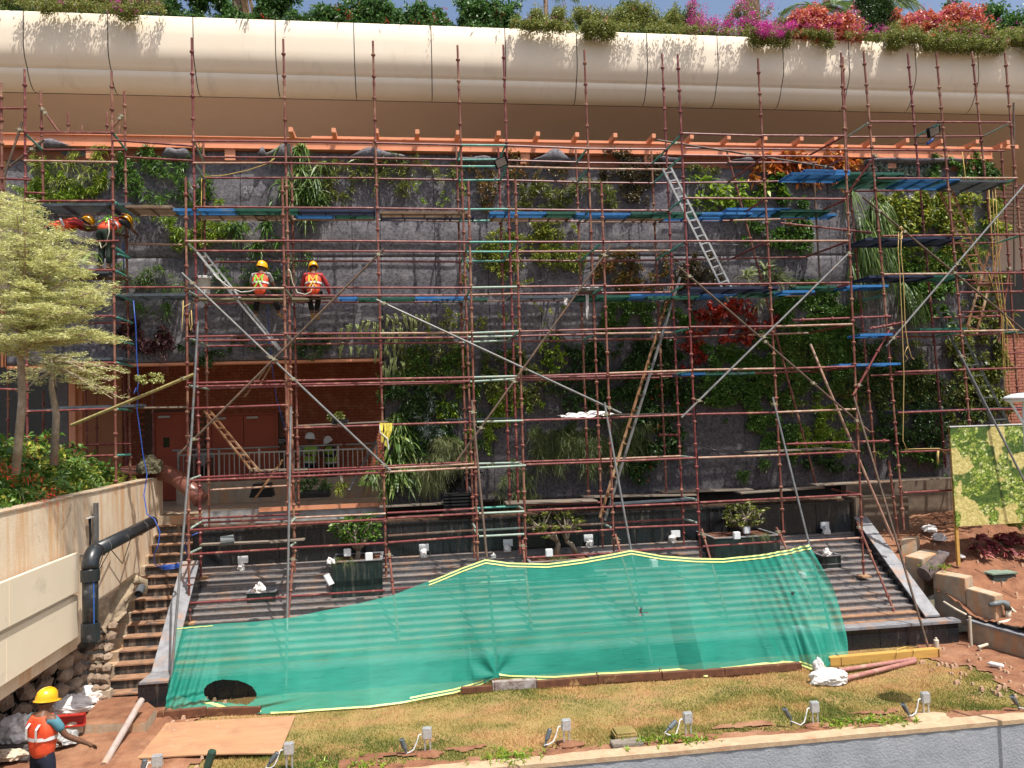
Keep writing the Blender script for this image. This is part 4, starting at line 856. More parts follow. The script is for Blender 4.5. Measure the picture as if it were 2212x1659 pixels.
Dk=[
('grey','a',165,440,1298,17.35,18.15,'grey slatted board above the bending worker behind the tree, top left deck'),
('grey','a',440,705,1296,17.35,18.15,'grey slatted board above the worker with green trousers'),
('grey','a',712,850,1290,17.5,18.2,'short dark board just right of the second left pole on the upper deck'),
('brown','a',815,1100,1305,17.45,18.15,'rusty brown slatted board left of the first blue board on the upper deck'),
('blue','a',1092,1470,1312,17.38,17.72,'leftmost blue board of the long upper deck'),
('brown','a',1230,1659,1345,17.75,18.15,'rusty board behind the leftmost blue board of the upper deck'),
('green','a',1472,1860,1312,17.38,17.72,'leftmost green board of the long upper deck'),
('brown','b',10,230,1348,17.75,18.15,'pale rusty board behind the leftmost green board of the upper deck'),
('blue','b',255,495,1335,17.78,18.15,'second blue board of the upper deck, above the two seated workers'),
('green','b',498,755,1336,17.78,18.15,'green board of the upper deck between the two tall poles above the seated workers'),
('navy','b',280,755,1315,17.4,17.72,'dark navy board over the second blue board of the upper deck'),
('brown','b',785,1330,1328,17.42,17.75,'long pale rusty board of the upper deck left of the turquoise bay'),
('navy','b',785,1370,1352,17.8,18.15,'dark navy board behind the long pale rusty board of the upper deck'),
('blue','b',1462,1810,1330,17.4,17.72,'blue board of the upper deck ending in the turquoise bay'),
('brown','b',1470,1960,1355,17.76,18.15,'rusty board behind the blue board ending in the turquoise bay'),
('green','c',232,415,1330,17.4,17.72,'green board of the upper deck right of the turquoise bay'),
('blue','c',415,748,1338,17.42,17.78,'blue board of the upper deck straight left of the wooden pole pair'),
('green','c',752,1190,1333,17.42,17.78,'long green board of the upper deck behind the top of the aluminium ladder'),
('brown','c',480,960,1362,17.82,18.15,'dark red slatted board of the upper deck left of the aluminium ladder'),
('blue','c',960,1340,1355,17.82,18.15,'thin blue board of the upper deck behind the aluminium ladder'),
('blue','c',1188,1502,1334,17.3,17.66,'bright blue board of the upper deck right of the aluminium ladder'),
('blue','c',1332,1720,1316,17.3,17.9,'uppermost bright blue board overlapping its neighbour on the upper deck'),
('green','d',112,420,1322,17.3,17.8,'green board at the right end of the long upper deck'),
('blue','d',160,470,1342,17.85,18.2,'blue board at the far right end of the long upper deck, behind the green one'),
('grey','e',300,700,118,17.35,17.75,'grey board under the white bucket of plants on the left scaffold'),
('brown','e',420,800,140,17.8,18.15,'dark rusty board behind the bucket board on the left scaffold'),
('grey','e',725,1220,262,17.45,18.1,'long grey board between the left bay and the seated workers'),
('blue','f',530,645,275,17.55,17.85,'short blue board right of the seated worker in red sleeves'),
('green','f',648,1000,278,17.55,17.85,'green board on the seat level left of the middle pole'),
('blue','f',1003,1340,272,17.55,17.85,'blue board on the seat level right of the middle pole'),
('green','f',1110,1450,282,17.88,18.15,'green board ending inside the turquoise bay on the seat level'),
('grey','f',1580,2020,268,17.5,17.85,'dark grey board under the crumpled grey bag on the seat level'),
('green','g',400,740,272,17.45,18.1,'wide green board right of the crumpled grey bag'),
('blue','g',735,1000,263,17.45,18.1,'blue board on the seat level behind the wooden ladder top'),
('green','g',860,1180,266,17.2,17.42,'narrow green board in front of the blue one at the wooden ladder top'),
('blue','g',1180,1400,258,17.45,18.1,'blue board under the foot of the aluminium ladder'),
('navy','g',1095,1640,222,16.55,17.3,'long navy board just behind the aluminium ladder foot'),
('green','g',1400,1740,246,17.3,17.9,'green board right of the aluminium ladder foot'),
('blue','h',130,330,236,16.7,17.1,'blue board beside the white striped yucca leaves'),
('green','h',200,520,214,16.9,17.5,'green board before the last blue board on the seat level'),
('blue','h',515,775,205,16.6,17.1,'last blue board on the right of the seat level'),
('blue','d',170,530,1100,16.7,17.3,'sloping stack of bright blue boards left of the tall pole pair'),
('blue','d',260,540,1078,16.7,17.2,'top blue board resting on the stack beside the orange crotons'),
('green','d',530,860,1098,16.7,17.3,'green board under the silver succulent rows'),
('green','d',500,880,1140,17.0,17.6,'lower green board under the silver succulent rows'),
('blue','d',865,1190,1138,16.7,17.5,'blue board on the right scaffold below the silver succulents'),
('grey','d',1185,1480,1152,16.7,17.5,'dark board at the right end of the top right deck'),
('navy','d',610,920,1505,16.7,17.5,'dark navy board on the middle right deck, left one'),
('navy','d',920,1200,1498,16.7,17.5,'dark navy board on the middle right deck, right one'),
('navy','h',640,1040,150,16.7,17.4,'dark board on the right scaffold beside the two hanging yellow ropes'),
('green','h',1040,1250,146,16.8,17.4,'green edged board at the crossing of the two long diagonal pipes'),
('blue','h',600,800,503,16.4,16.9,'short blue board sticking out behind the inclined red strut'),
('green','h',960,1250,470,16.9,17.5,'thin green board above the dark ladder on the right scaffold'),
('blue','h',470,850,686,16.5,17.0,'thin blue and grey board crossing behind the inclined red strut'),
('green','g',1200,1500,742,17.2,17.8,'green board on the third level right of the wooden ladder'),
('blue','g',1050,1200,744,17.2,17.8,'small blue board on the third level right of the wooden ladder'),
('grey','e',450,800,655,17.4,18.1,'grey board on the left scaffold just above the walkway recess'),
('grey','e',370,880,946,17.4,18.0,'dark board end behind the bamboo pole'),
('navy','h',860,1640,965,16.7,17.5,'long blue grey board behind the white lamp head at the right'),
]
for k,d in enumerate(Dk): deck(*d)
# plain planks
def plank(c,x1,y1,x2,y2,Y,w,label,m=M_wd,th=.035,cat='plank'):
    A=at(c,x1,y1,Y=Y); B=at(c,x2,y2,Y=Y); mb=MB(); mb.bar(A+Vector((0,w/2,0)),B+Vector((0,w/2,0)),w,th); o=mb.build('plank',m,bevel=.004); tag(o,label,cat,'loose planks on the scaffolding'); return o
plank('e',1200,278,1920,280,17.35,.28,'long olive grey plank the left seated worker sits on',mat('olive_plank',(.30,.27,.17),(.20,.18,.11),rough=.8,scale=6))
plank('f',180,272,500,270,17.6,.25,'brown plank under the seated worker in red sleeves')
plank('g',-10,1555,560,1538,17.2,.5,'wide grey plank at wall foot left of the raking pipe')
plank('g',470,1515,1180,1500,18.0,.4,'grey plank at the wall foot behind the wooden ladder')
plank('g',650,1560,1180,1525,16.8,.3,'dark worn plank on the lowest level right of the ladders',M_gy)
plank('g',960,1485,1530,1468,18.2,.4,'long pale plank at the wall foot right of the ladders')
plank('h',-100,1490,420,1455,17.6,.4,'grey plank over the right end of the black plinth')
plank('h',370,1440,1215,1395,17.2,.35,'long weathered plank behind the two raking props')
plank('h',-60,1235,480,1210,17.5,.25,'thin plank on the second lowest level near the bright ferns')
plank('i',1240,275,1760,252,16.9,.22,'old brown plank above the leftmost white lamp card')
plank('j',100,258,312,240,16.7,.22,'short brown plank end crossing the second galvanised prop')
plank('f',780,1575,1210,1555,18.3,.35,'plank under the dark wire basket')
plank('f',0,1350,335,1340,17.3,.25,'grey plank below the walkway railing')
plank('f',270,1068,830,1042,17.0,.25,'grey plank carrying the small tray plant')
plank('f',1190,1030,1659,1020,17.4,.2,'dark pipe like plank across the silver plants',M_gy)
plank('g',480,1003,1060,992,17.6,.3,'dark plank under the crumpled white sheet')
plank('e',150,975,880,938,17.9,.3,'dark planks behind the two thin tree trunks',M_gy)
plank('e',830,957,1150,952,17.9,.12,'thin grey plank between the left bay and the wide scaffold')
# ================================================================ WALL PLANTS
LM={
'lime':leafmat('lime_leaves',[(0.078,0.155,0.016),(0.248,0.373,0.031),(0.466,0.559,0.047)]),
'green':leafmat('green_leaves',[(0.026,0.079,0.014),(0.088,0.194,0.026),(0.211,0.334,0.053)]),
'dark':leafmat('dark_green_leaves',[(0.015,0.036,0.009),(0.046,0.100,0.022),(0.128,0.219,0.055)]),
'olive':leafmat('olive_leaves',[(0.049,0.073,0.017),(0.162,0.194,0.032),(0.356,0.356,0.082)]),
'yellowg':leafmat('yellow_green_leaves',[(0.078,0.139,0.016),(0.279,0.342,0.047),(0.652,0.590,0.093)]),
'rust':leafmat('rusty_leaves',[(0.054,0.081,0.014),(0.189,0.135,0.027),(0.472,0.149,0.054)]),
'croton':leafmat('croton_leaves',[(.10,.04,.01),(.55,.12,.03),(.70,.30,.05),(.20,.18,.03)],trans=.3),
'red':leafmat('red_leaves',[(.12,.005,.004),(.35,.02,.012),(.50,.06,.02),(.10,.10,.02)],trans=.25),
'purple':leafmat('purple_leaves',[(0.027,0.016,0.014),(0.095,0.034,0.041),(0.216,0.081,0.081),(0.068,0.095,0.027)]),
'black':leafmat('blackish_leaves',[(.006,.007,.006),(.02,.018,.018),(.07,.05,.045)]),
'silver':leafmat('silver_leaves',[(0.135,0.189,0.149),(0.297,0.365,0.311),(0.567,0.621,0.540)],trans=.15),
'pale':leafmat('pale_cactus',[(0.189,0.243,0.068),(0.432,0.486,0.189),(0.608,0.608,0.297)],trans=.1),
'strap':leafmat('strap_leaves',[(0.041,0.095,0.016),(0.135,0.230,0.041),(0.378,0.446,0.135)]),
'stripe':leafmat('striped_leaves',[(0.135,0.203,0.068),(0.405,0.459,0.230),(0.743,0.756,0.513)]),
'feather':leafmat('feathery_grass',[(0.068,0.095,0.027),(0.230,0.257,0.095),(0.459,0.446,0.216)]),
'grass':leafmat('thin_grass',[(0.027,0.054,0.014),(0.121,0.162,0.041),(0.338,0.351,0.135)]),
'brown':leafmat('brownish_leaves',[(0.027,0.024,0.014),(0.095,0.068,0.027),(0.189,0.162,0.054)]),
'variegated':leafmat('variegated_tree_leaves',[(.12,.16,.03),(.50,.50,.18),(.84,.83,.40)],trans=.35),
'hedge':leafmat('hedge_leaves',[(.02,.06,.012),(.07,.17,.035),(.20,.34,.10)]),
'boug':leafmat('bougainvillea_leaves',[(.07,.11,.02),(.24,.27,.06),(.48,.46,.15)]),
'magenta':leafmat('magenta_bracts',[(.35,.01,.16),(.62,.03,.34),(.75,.10,.50)],trans=.4),
'redfl':leafmat('red_petals',[(.45,.01,.01),(.75,.03,.03)],trans=.3),
'pinkred':leafmat('coral_petals',[(.55,.04,.05),(.75,.12,.10)],trans=.3),
'orange':leafmat('orange_red_leaves',[(.30,.045,.03),(.60,.14,.06),(.72,.32,.20),(.40,.08,.09)],trans=.3),
'white':leafmat('white_petals',[(.7,.7,.62),(.85,.85,.8)],trans=.3),
'palm':leafmat('palm_fronds',[(.04,.08,.02),(.12,.19,.05),(.30,.36,.16)]),
'litter':leafmat('dry_litter',[(.10,.05,.02),(.30,.16,.07),(.45,.30,.15)],trans=.1),
}
# leaf habit: (leaves per tuft, length, width, droop, spread, segs, shape)
HB={
'fern':(16,.11,.022,.25,.9,2,'oval'),'small':(12,.055,.032,.2,1.0,2,'oval'),'broad':(9,.11,.055,.35,.9,2,'oval'),'tuft':(14,.17,.016,.55,.7,3,'strap'),
'strap':(12,.32,.035,.8,.6,3,'strap'),'bigstrap':(11,.36,.04,.9,.6,4,'strap'),'hang':(9,.5,.03,2.2,.35,4,'strap'),'grass':(20,.26,.008,.8,.7,3,'strap'),
'palmate':(10,.13,.026,.3,.9,2,'oval'),'bigleaf':(7,.2,.075,.4,.8,2,'oval'),'moss':(18,.06,.02,.1,1.0,1,'oval'),'cactus':(2,.14,.026,1.8,.35,4,'strap')}
ordc='abcdefghijkl'
def polyworld(pts,Y=WY-.04):
    out=[]
    for p in pts: q=at(*p,Y=Y); out.append((q.x,q.z))
    return out
def patch(label,col,habit,pts,dens=60,Y=None,depth=.1,cat='wall plants',flow=None,gscale=1.0,clump=.35,name='wall_plants',group=None):
    y=WY-.05 if Y is None else Y
    poly=polyworld(pts,y); P=np.array(poly); x0,z0=P.min(0); x1,z1=P.max(0)
    area=.5*abs(sum(poly[i][0]*poly[(i+1)%len(poly)][1]-poly[(i+1)%len(poly)][0]*poly[i][1] for i in range(len(poly))))
    n=max(6,int(dens*area)); k=int(n*(x1-x0)*(z1-z0)/max(area,.01))+20
    m_=.3; C=np.stack([rng.uniform(x0-m_,x1+m_,k*3),rng.uniform(z0-m_,z1+m_,k*3)],1)
    # ragged margins and clumps
    J=C+np.stack([(vnoise(C[:,0]*3+40,C[:,1]*3+40,61)-.5)*.95,(vnoise(C[:,0]*3+40,C[:,1]*3+90,62)-.5)*.95],1)
    ok=inpoly(J,poly); ok&=(vnoise(C[:,0]*4+70,C[:,1]*4+70,63)>clump*rng.uniform(.6,1.3,len(C)))
    C=C[ok][:n]; n=len(C)
    if n==0: return None
    nl,L,Wd,dr,sp,sg,sh=HB[habit]; L*=gscale;Wd*=gscale
    c=np.repeat(C,nl,0); N=len(c); s=np.repeat(rng.uniform(.7,1.3,n),nl)
    base=np.stack([c[:,0]+rng.normal(0,.025,N),np.full(N,y)-rng.random(N)*depth*(.4+2.2*vnoise(c[:,0]*3+30,c[:,1]*3+30,66)),c[:,1]+rng.normal(0,.025,N)],1)
    d=np.stack([rng.normal(0,sp,N),-np.abs(rng.normal(.6,.35,N)),rng.normal(.25,sp,N)],1)
    V,F,k2=leafgeo(base,d,L*s*rng.uniform(.7,1.2,N),Wd*s,dr,sg,sh)
    tint=np.clip(rng.normal(.45,.2,N)+np.repeat(rng.normal(0,.13,n),nl),0,1)
    o=npmesh(name,V,F,LM[col],tint=np.repeat(tint,k2)); tag(o,label,cat,group,'stuff')
    if flow:
        fc,fn,fs=flow; i=rng.integers(0,n,fn); b=np.repeat(C[i],7,0); M=len(b)
        base=np.stack([b[:,0]+rng.normal(0,fs*.35,M),np.full(M,y-depth-.07),b[:,1]+rng.normal(0,fs*.35,M)],1)
        d=np.stack([rng.normal(0,.8,M),-np.full(M,.7),rng.normal(.1,.8,M)],1)
        V,F,k2=leafgeo(base,d,fs,fs*.8,.2,1,'oval'); f=npmesh('flowers',V,F,LM[fc],tint=np.repeat(rng.random(M),k2),parent=o); f['kind']='stuff'
    return o
def Q(c,*xy): return [(c,xy[i],xy[i+1]) for i in range(0,len(xy),2)]
PT=[
('sparse yellowing spidery tufts at the top left corner of the planted wall','yellowg','tuft',Q('a',290,960,690,955,690,1170,480,1200,290,1100),38),
('bright lime feathery mounds above the top left deck','lime','fern',Q('a',150,1130,350,1100,560,1120,690,1190,690,1245,165,1245),120),
('bamboo like tufts with some yellow leaves right of the second left pole','green','palmate',Q('a',720,980,1190,955,1210,1150,1410,1190,1400,1275,1000,1270,800,1210,710,1150),75),
('bright lime ferns just under the brown boards of the upper deck','lime','fern',Q('a',800,1330,1010,1330,1480,1370,1460,1470,1150,1480,1050,1420,800,1400),110),
('dark strappy tufts left of the first tall pole under the blue board','green','strap',Q('a',1490,1390,1659,1380,1800,1370,1780,1440,1640,1480,1500,1470),40),
('small tuft row just above the green board near the first tall poles','green','palmate',Q('b',50,1250,200,1180,215,1290,60,1290),60),
('long glossy strap leaved clump right of the first tall pole','strap','bigstrap',Q('b',235,985,400,975,420,1100,440,1230,250,1275,225,1100),42),
('row of pale green leafy clumps along the wall top between the tall poles','olive','palmate',Q('b',400,1010,740,1005,960,1030,1290,1030,1290,1105,900,1100,600,1110,420,1100),75),
('second row of sparser pale clumps under the wall top','olive','palmate',Q('b',430,1120,1000,1110,960,1190,700,1230,450,1200),42),
('few scattered lime sprigs above the navy board','lime','small',Q('b',980,1160,1250,1150,1250,1290,1000,1295),22),
('thin reddish sprigs in the turquoise bay at wall top','rust','small',Q('b',1300,1020,1670,1020,1670,1260,1370,1260),60),
('thin reddish sprigs right of the turquoise bay at wall top','rust','small',Q('c',60,990,400,1000,400,1120,60,1120),50),
('yellow green ferns above the upper deck right of the turquoise bay','olive','fern',Q('c',80,1150,460,1150,640,1200,650,1290,80,1290),75),
('dense brownish green mat at the wall top left of the aluminium ladder','brown','small',Q('c',570,1030,760,1010,960,1040,960,1130,800,1240,600,1150),210),
('low mixed green mat behind the ladder head','olive','small',Q('c',1100,1030,1350,1010,1370,1130,1120,1130),110),
('orange and red crotons along the wall top','croton','bigleaf',Q('c',1440,985,1700,990,2190,985,2150,1080,1830,1110,1600,1110,1480,1080),55),
('light lime broad strap leaves right of the ladder above the blue boards','lime','bigleaf',Q('c',1140,1180,1380,1150,1659,1160,1659,1295,1140,1290),38),
('mid green leafy block with small pale blossoms left of the bare felt strip','green','broad',Q('d',20,1140,260,1140,275,1290,20,1300),75),
('dense rounded green hedge patch under the blue boards','green','broad',Q('c',1400,1385,1600,1365,1830,1390,1900,1500,1700,1500,1420,1440),110),
('leafy green block at the top right corner of the planted wall','green','broad',Q('d',1080,1000,1420,1000,1500,1100,1500,1170,1180,1110,1100,1040),95),
('long hanging sword leaves left of the white flowering shrub','strap','hang',Q('d',630,1240,745,1230,760,1440,740,1660,610,1660,610,1450,640,1300),42),
('yellow green shrub mass with small white blossoms at upper right','yellowg','broad',Q('d',760,1210,1450,1190,1500,1300,1440,1440,1100,1460,760,1440),95),
('green mass below the white flowering shrub, behind the yellow ropes','green','broad',Q('h',900,0,1300,0,1290,110,1150,200,1140,440,980,440,930,330,920,180),95),
('yellow green mass just below the dark board of the right scaffold','yellowg','palmate',Q('d',890,1530,1350,1530,1380,1659,890,1659),70),
('lowest hanging sword leaves beside the yellow ropes','strap','hang',Q('h',830,180,915,190,900,330,850,260),48),
('loose green creepers at the right edge of the planted wall','olive','broad',Q('h',1330,100,1500,50,1540,400,1540,940,1400,940,1300,700,1140,600,1330,550),50),
('small leaved hanging creeper tinged orange right of the bare grey strip','rust','small',Q('g',600,60,1000,40,1050,190,600,190),220),
('yellowish twiggy shrubs with bare stems in the turquoise bay','yellowg','small',Q('c',-180,1400,420,1390,500,1480,430,1659,-190,1659),105),
('drooping yellow sprigs below the twiggy shrubs','yellowg','small',Q('g',-260,0,420,0,390,110,100,150,-200,140),80),
('dense dark green leafy block left of the wooden ladder top','green','small',Q('g',560,300,900,290,1095,330,1090,440,700,440,540,400),230),
('dark brown curly foliage between the ladders','brown','small',Q('g',1070,70,1350,60,1400,190,1200,420,1090,330),170),
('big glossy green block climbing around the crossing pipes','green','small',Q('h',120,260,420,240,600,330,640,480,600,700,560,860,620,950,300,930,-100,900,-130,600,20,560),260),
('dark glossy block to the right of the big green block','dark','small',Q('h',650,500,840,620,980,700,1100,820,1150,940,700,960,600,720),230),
('large creeper leaves with drooping tendrils on bare felt','lime','broad',Q('g',100,590,340,560,330,660,200,740,140,700),45),
('dark leafy band below the third level ledgers','dark','broad',Q('g',360,610,1050,540,1060,720,380,740),95),
('light green leaf group right of the turquoise bay on the fourth level','olive','small',Q('g',-180,640,130,600,300,800,290,860,150,900,-150,870),140),
('lime leaved bush low in the turquoise bay','lime','broad',Q('g',-170,880,180,910,110,1000,-160,1010),60),
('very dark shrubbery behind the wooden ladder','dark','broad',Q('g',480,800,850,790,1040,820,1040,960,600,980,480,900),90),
('tangled dark shrub with red flower heads beside the right red pole','dark','broad',Q('g',800,1050,1070,1030,1000,1290,900,1380,760,1390,740,1300,840,1200),80,('redfl',9,.045)),
('shrub with coral flower heads above the fourth level','dark','broad',Q('g',1000,820,1130,820,1130,960,930,980),70,('redfl',8,.045)),
('grassy pale spider plants low on the wall','grass','grass',Q('g',150,1150,250,1050,500,1040,850,1060,820,1200,600,1280,120,1290),85),
('thin grassy tufts low on the wall above the wire basket','grass','grass',Q('f',1420,1460,1600,1360,1860,1300,1810,1400,1600,1450,1450,1490),60),
('bright moss green ferns low on the right part of the wall','lime','fern',Q('h',340,1020,560,1010,640,1100,700,1180,200,1190,200,1120,360,1080),120),
('low fern clump above the frangipani at right','green','fern',Q('g',1459,1270,1640,1260,1600,1340,1480,1330),110),
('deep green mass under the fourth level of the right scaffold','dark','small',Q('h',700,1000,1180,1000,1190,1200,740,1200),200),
('hanging fringe of leaves at the wall foot on the right','green','broad',Q('h',700,1235,1200,1235,1200,1320,700,1300),60),
('dark fringe of leaves behind the raking props','dark','broad',Q('h',280,1250,620,1250,600,1345,280,1330),70),
('glossy creeper curtain left of the bare patch, low on the wall','green','small',Q('g',1450,1000,1760,1010,1750,1250,1500,1210),190),
('strappy tufts right of the left bay under the second deck','strap','tuft',Q('e',830,110,1130,140,1160,200,830,200),120),
('low dark tufts under the grey deck board left of the bucket','green','tuft',Q('e',750,290,1150,285,1150,345,760,345),90),
('leafy fern bed behind the two seated workers','green','palmate',Q('e',1310,170,1600,90,1880,80,1870,250,1680,300,1310,280),60),
('purple brown rosettes above the walkway recess','purple','broad',Q('e',650,460,900,440,1130,460,1140,640,1060,660,640,620),75),
('dark hanging fringe along the lower edge above the brick wall','dark','small',Q('e',1150,560,2090,560,2070,625,1180,640),210),
('leafy dark band above the fringe behind the crossing pipes','olive','small',Q('f',250,510,520,500,500,560,260,560),90),
('sparse sprigs on bare felt below the seat level in the turquoise bay','yellowg','small',Q('f',1130,340,1500,310,1510,500,1150,480),42),
('dense mid green ferns left of the turquoise bay','green','small',Q('f',930,640,1300,560,1330,700,1310,780,900,780),170),
('vertical yellow green leafy strip beside the second pole of the turquoise bay','lime','broad',Q('f',1210,820,1310,820,1310,1030,1195,1040),75),
('very dark leafy block right of the brick recess','dark','small',Q('f',830,800,1090,810,1070,1300,1000,1290,850,1060),150),
('dark twiggy green column behind the silver foliage','green','small',Q('f',1180,1050,1310,1050,1300,1290,1200,1200),150),
('silvery grey lace foliage column','silver','fern',Q('f',1075,820,1220,820,1190,980,1185,1160,1085,1160,1070,1000),75),
('large arching strap leaves spilling beside the brick recess','strap','bigstrap',Q('f',760,1070,930,1070,990,1290,1000,1440,800,1460,790,1300),30),
('pale feathery grasses at the foot of the wall','feather','grass',Q('f',1090,1190,1240,1160,1300,1300,1190,1500,1020,1500,1000,1380),240),
('blackish purple rosettes above the wire basket','black','bigleaf',Q('f',1190,1370,1370,1360,1350,1480,1150,1510),60),
('small lime leaved shrub right of the turquoise bay near the diagonal pipe','lime','small',Q('f',1390,900,1560,820,1570,1000,1560,1180,1430,1290,1390,1280),150),
('mixed dark creepers in the turquoise bay','dark','small',Q('f',1370,620,1659,560,1659,760,1380,740),120),
('dark green fill between the turquoise bay and the ladder','dark','small',Q('g',300,1060,500,1050,500,1200,280,1150),90),
('thin dark twigs at the lower right beside the hoarding','dark','broad',Q('h',1200,1000,1500,960,1540,1060,1200,1060),50),
('green creeper carpet right of the dark strip below the yucca','green','small',Q('g',1190,600,1640,560,1659,960,1160,960),170),
]
PT+=[('dark creepers knitting together the lower middle of the wall','dark','small',Q('g',300,560,1060,540,1080,1000,500,1060,280,1000,330,760),90),
('thin dark creepers left of the turquoise bay at mid height','olive','small',Q('f',820,520,1320,480,1330,800,830,800),60),
('dark undergrowth between the recess edge and the turquoise bay','dark','palmate',Q('f',830,800,1330,800,1330,1300,1000,1320,840,1100),60),
('dark creepers low between the ladder and the right tall poles','dark','small',Q('g',640,1060,1060,1020,1040,1300,700,1400),70),
('mixed creepers below the right middle decks','olive','small',Q('h',100,560,1100,620,1180,1000,100,960),80),
('scattered sprigs in the upper right between the decks','green','small',Q('d',780,1440,1500,1440,1500,1659,780,1659),50),
('thin sprigs on the felt under the middle decks','yellowg','small',Q('g',-250,260,450,300,380,420,-200,400),14),
('thin creepers at the right edge above the hoarding','olive','broad',Q('h',1150,600,1540,420,1540,1050,1180,1050),40)]
for p in PT:
    patch(p[0],p[1],p[2],p[3],dens=p[4]*1.9,gscale=.98,clump=.3,flow=p[5] if len(p)>5 else None)
patch('deep red coleus leaves in the middle right of the wall','red','broad',Q('g',1130,340,1620,330,1640,430,1500,480,1240,600,1140,690,1070,690,1120,560),dens=95)
o=patch('lone red rosette hanging below the brick recess edge','purple','hang',Q('e',1005,610,1050,600,1050,690,1010,690),dens=60,gscale=.6)
# white blossoms on the yellow green shrub
for i,(x,y) in enumerate([(810,1245),(950,1222),(905,1362),(945,1388),(825,1405),(720,1382),(1105,1310)]):
    p=at('d',x,y,Y=WY-.22); N=16; b=np.array([p])+rng.normal(0,.04,(N,3)); V,F,k=leafgeo(b,rng.normal(0,1,(N,3))+[0,-1,.3],.05,.035,.1,1,'oval')
    tag(npmesh('blossom_cluster',V,F,LM['white'],tint=np.repeat(rng.random(N),k)),['large white blossom cluster at the left of the yellow green shrub','white blossoms just under the dark deck board','middle white blossom cluster left of the brown diagonal pipe','white blossoms touching the brown diagonal pipe','small white blossoms beside the sword leaves','white blossoms on the sword leaf edge','single white blossom right of the brown diagonal pipe'][i],'blossoms','white blossoms on the upper right shrub','stuff')
# rosettes: individuals
def rosette(name,c,x,y,col,n,L,Wd,label,group,droop=.3,Y=None,shape='strap',cat='plant',segs=3,up=.5,me=None):
    p=at(c,x,y,Y=WY-.06 if Y is None else Y)
    if me is None:
        a=rng.uniform(0,2*np.pi,n); e=rng.uniform(-.5,1.1,n)
        d=np.stack([np.cos(a)*np.cos(e),-np.abs(np.sin(a)*np.cos(e))-.25,np.sin(e)+up*.5],1)
        V,F,k=leafgeo(np.zeros((n,3))+rng.normal(0,.01,(n,3)),d,L*rng.uniform(.7,1.1,n),Wd,droop,segs,shape)
        o=npmesh(name,V,F,LM[col],tint=np.repeat(np.clip(rng.normal(.5,.25,n),0,1),k)); me=o.data
    else: o=link(name,me)
    o.location=p; tag(o,label,cat,group); return o
sil=None
for r_,(y,xa,xb,n) in enumerate([(1028,690,1070,11),(1058,680,1095,12),(1085,830,1120,8)]):
    for i in range(n):
        x=xa+(xb-xa)*i/(n-1)+random.uniform(-6,6)
        o=rosette('succulent_rosette','d',x,y+random.uniform(-4,4),'silver',26,.15,.04,'silver grey succulent rosette in the %s of three rows above the green boards'%['top row','middle row','bottom row'][r_],'silver succulent rosettes in three rows',me=sil,up=.3); sil=o.data; o.rotation_euler=(0,random.uniform(0,6),0); o.scale=[random.uniform(.8,1.15)]*3
rosette('yucca','g',1480,150,'stripe',26,.75,.07,'big white striped yucca left of the right hand tall pole','striped yuccas',droop=.5)
rosette('yucca','g',1600,110,'stripe',24,.7,.07,'upright white striped yucca just behind the tall red pole','striped yuccas',droop=.5)
rosette('yucca','h',120,160,'stripe',26,.7,.07,'white striped yucca right of the tall red pole above the blue boards','striped yuccas',droop=.5)
rosette('yucca','g',1560,310,'stripe',16,.5,.05,'small striped yucca under the blue boards','striped yuccas',droop=.8)
rosette('dracaena','b',345,1195,'stripe',14,.6,.06,'pale arching dracaena low right of the long strap leaved clump','arching dracaenas',droop=.4)
rosette('bird_nest_fern','f',880,1150,'strap',22,.6,.08,'large arching bird nest fern beside the hanging yellow harness','ferns by the recess',droop=.8,Y=WY-.15,shape='oval',segs=4)
rosette('bird_nest_fern','f',900,1390,'strap',22,.6,.075,'lower arching fern over the plank at the recess corner','ferns by the recess',droop=.9,Y=WY-.15,shape='oval',segs=4)
# dangling pale cacti: individuals
cme=[]
for v in range(4):
    mb=MB()
    for s in range(3):
        x=random.uniform(-.04,.04); L=random.uniform(.16,.34); mb.tube([(x,0,0),(x+.03,-.06,.03),(x+.05,-.1,-.03),(x+.04+random.uniform(-.03,.03),-.1,-L*.6),(x+.03,-.1,-L)],[.008,.014,.016,.014,.008],6)
    o=mb.build('hanging_cactus',mat('pale_green_cactus',(.33,.37,.15),(.20,.25,.08),rough=.7,scale=30),smooth=True); cme.append(o.data); bpy.data.objects.remove(o)
cp=[]
for x in range(545,1100,27): cp.append((x,455-(x-545)*.14+random.uniform(-32,30)))
for x in range(520,780,36): cp.append((x,585+random.uniform(-26,20)))
for y in range(520,770,26):
    for x in (830,862,895,925): 
        if random.random()<.62: cp.append((x+random.uniform(-12,12)-(y-520)*.12,y+random.uniform(-8,8)))
for x in range(700,1010,30): cp.append((x,480+random.uniform(-12,12)))
for k,(x,y) in enumerate(cp):
    o=link('hanging_cactus',cme[k%4]); o.location=at('f',x,y,Y=WY-.03); o.scale=[random.uniform(.6,1.25)]*3; o.rotation_euler=(0,random.uniform(-.25,.25),random.uniform(-.6,.6))
    tag(o,('pale dangling cactus in the upper drift across the diagonal pipe' if y<500 and x<1100 and y<470 else 'pale dangling cactus just under the third ledger level' if y<510 else 'pale dangling cactus hanging over the brick recess edge' if x<800 else 'pale dangling cactus in the column right of the pole beside the brick recess'),'cactus','dangling cacti on the felt')
# dark wire basket of rosettes
p=at('f',1290,1545,Y=18.2); r=empty('wire_basket',p,'dark plastic basket at the foot of the wall under the blackish rosettes','basket')
for k in range(6): MB().box(p.x-.42,p.y-.25,p.z-.2+k*.075,p.x+.42,p.y+.2,p.z-.16+k*.075).build('slat',M_dark,r)
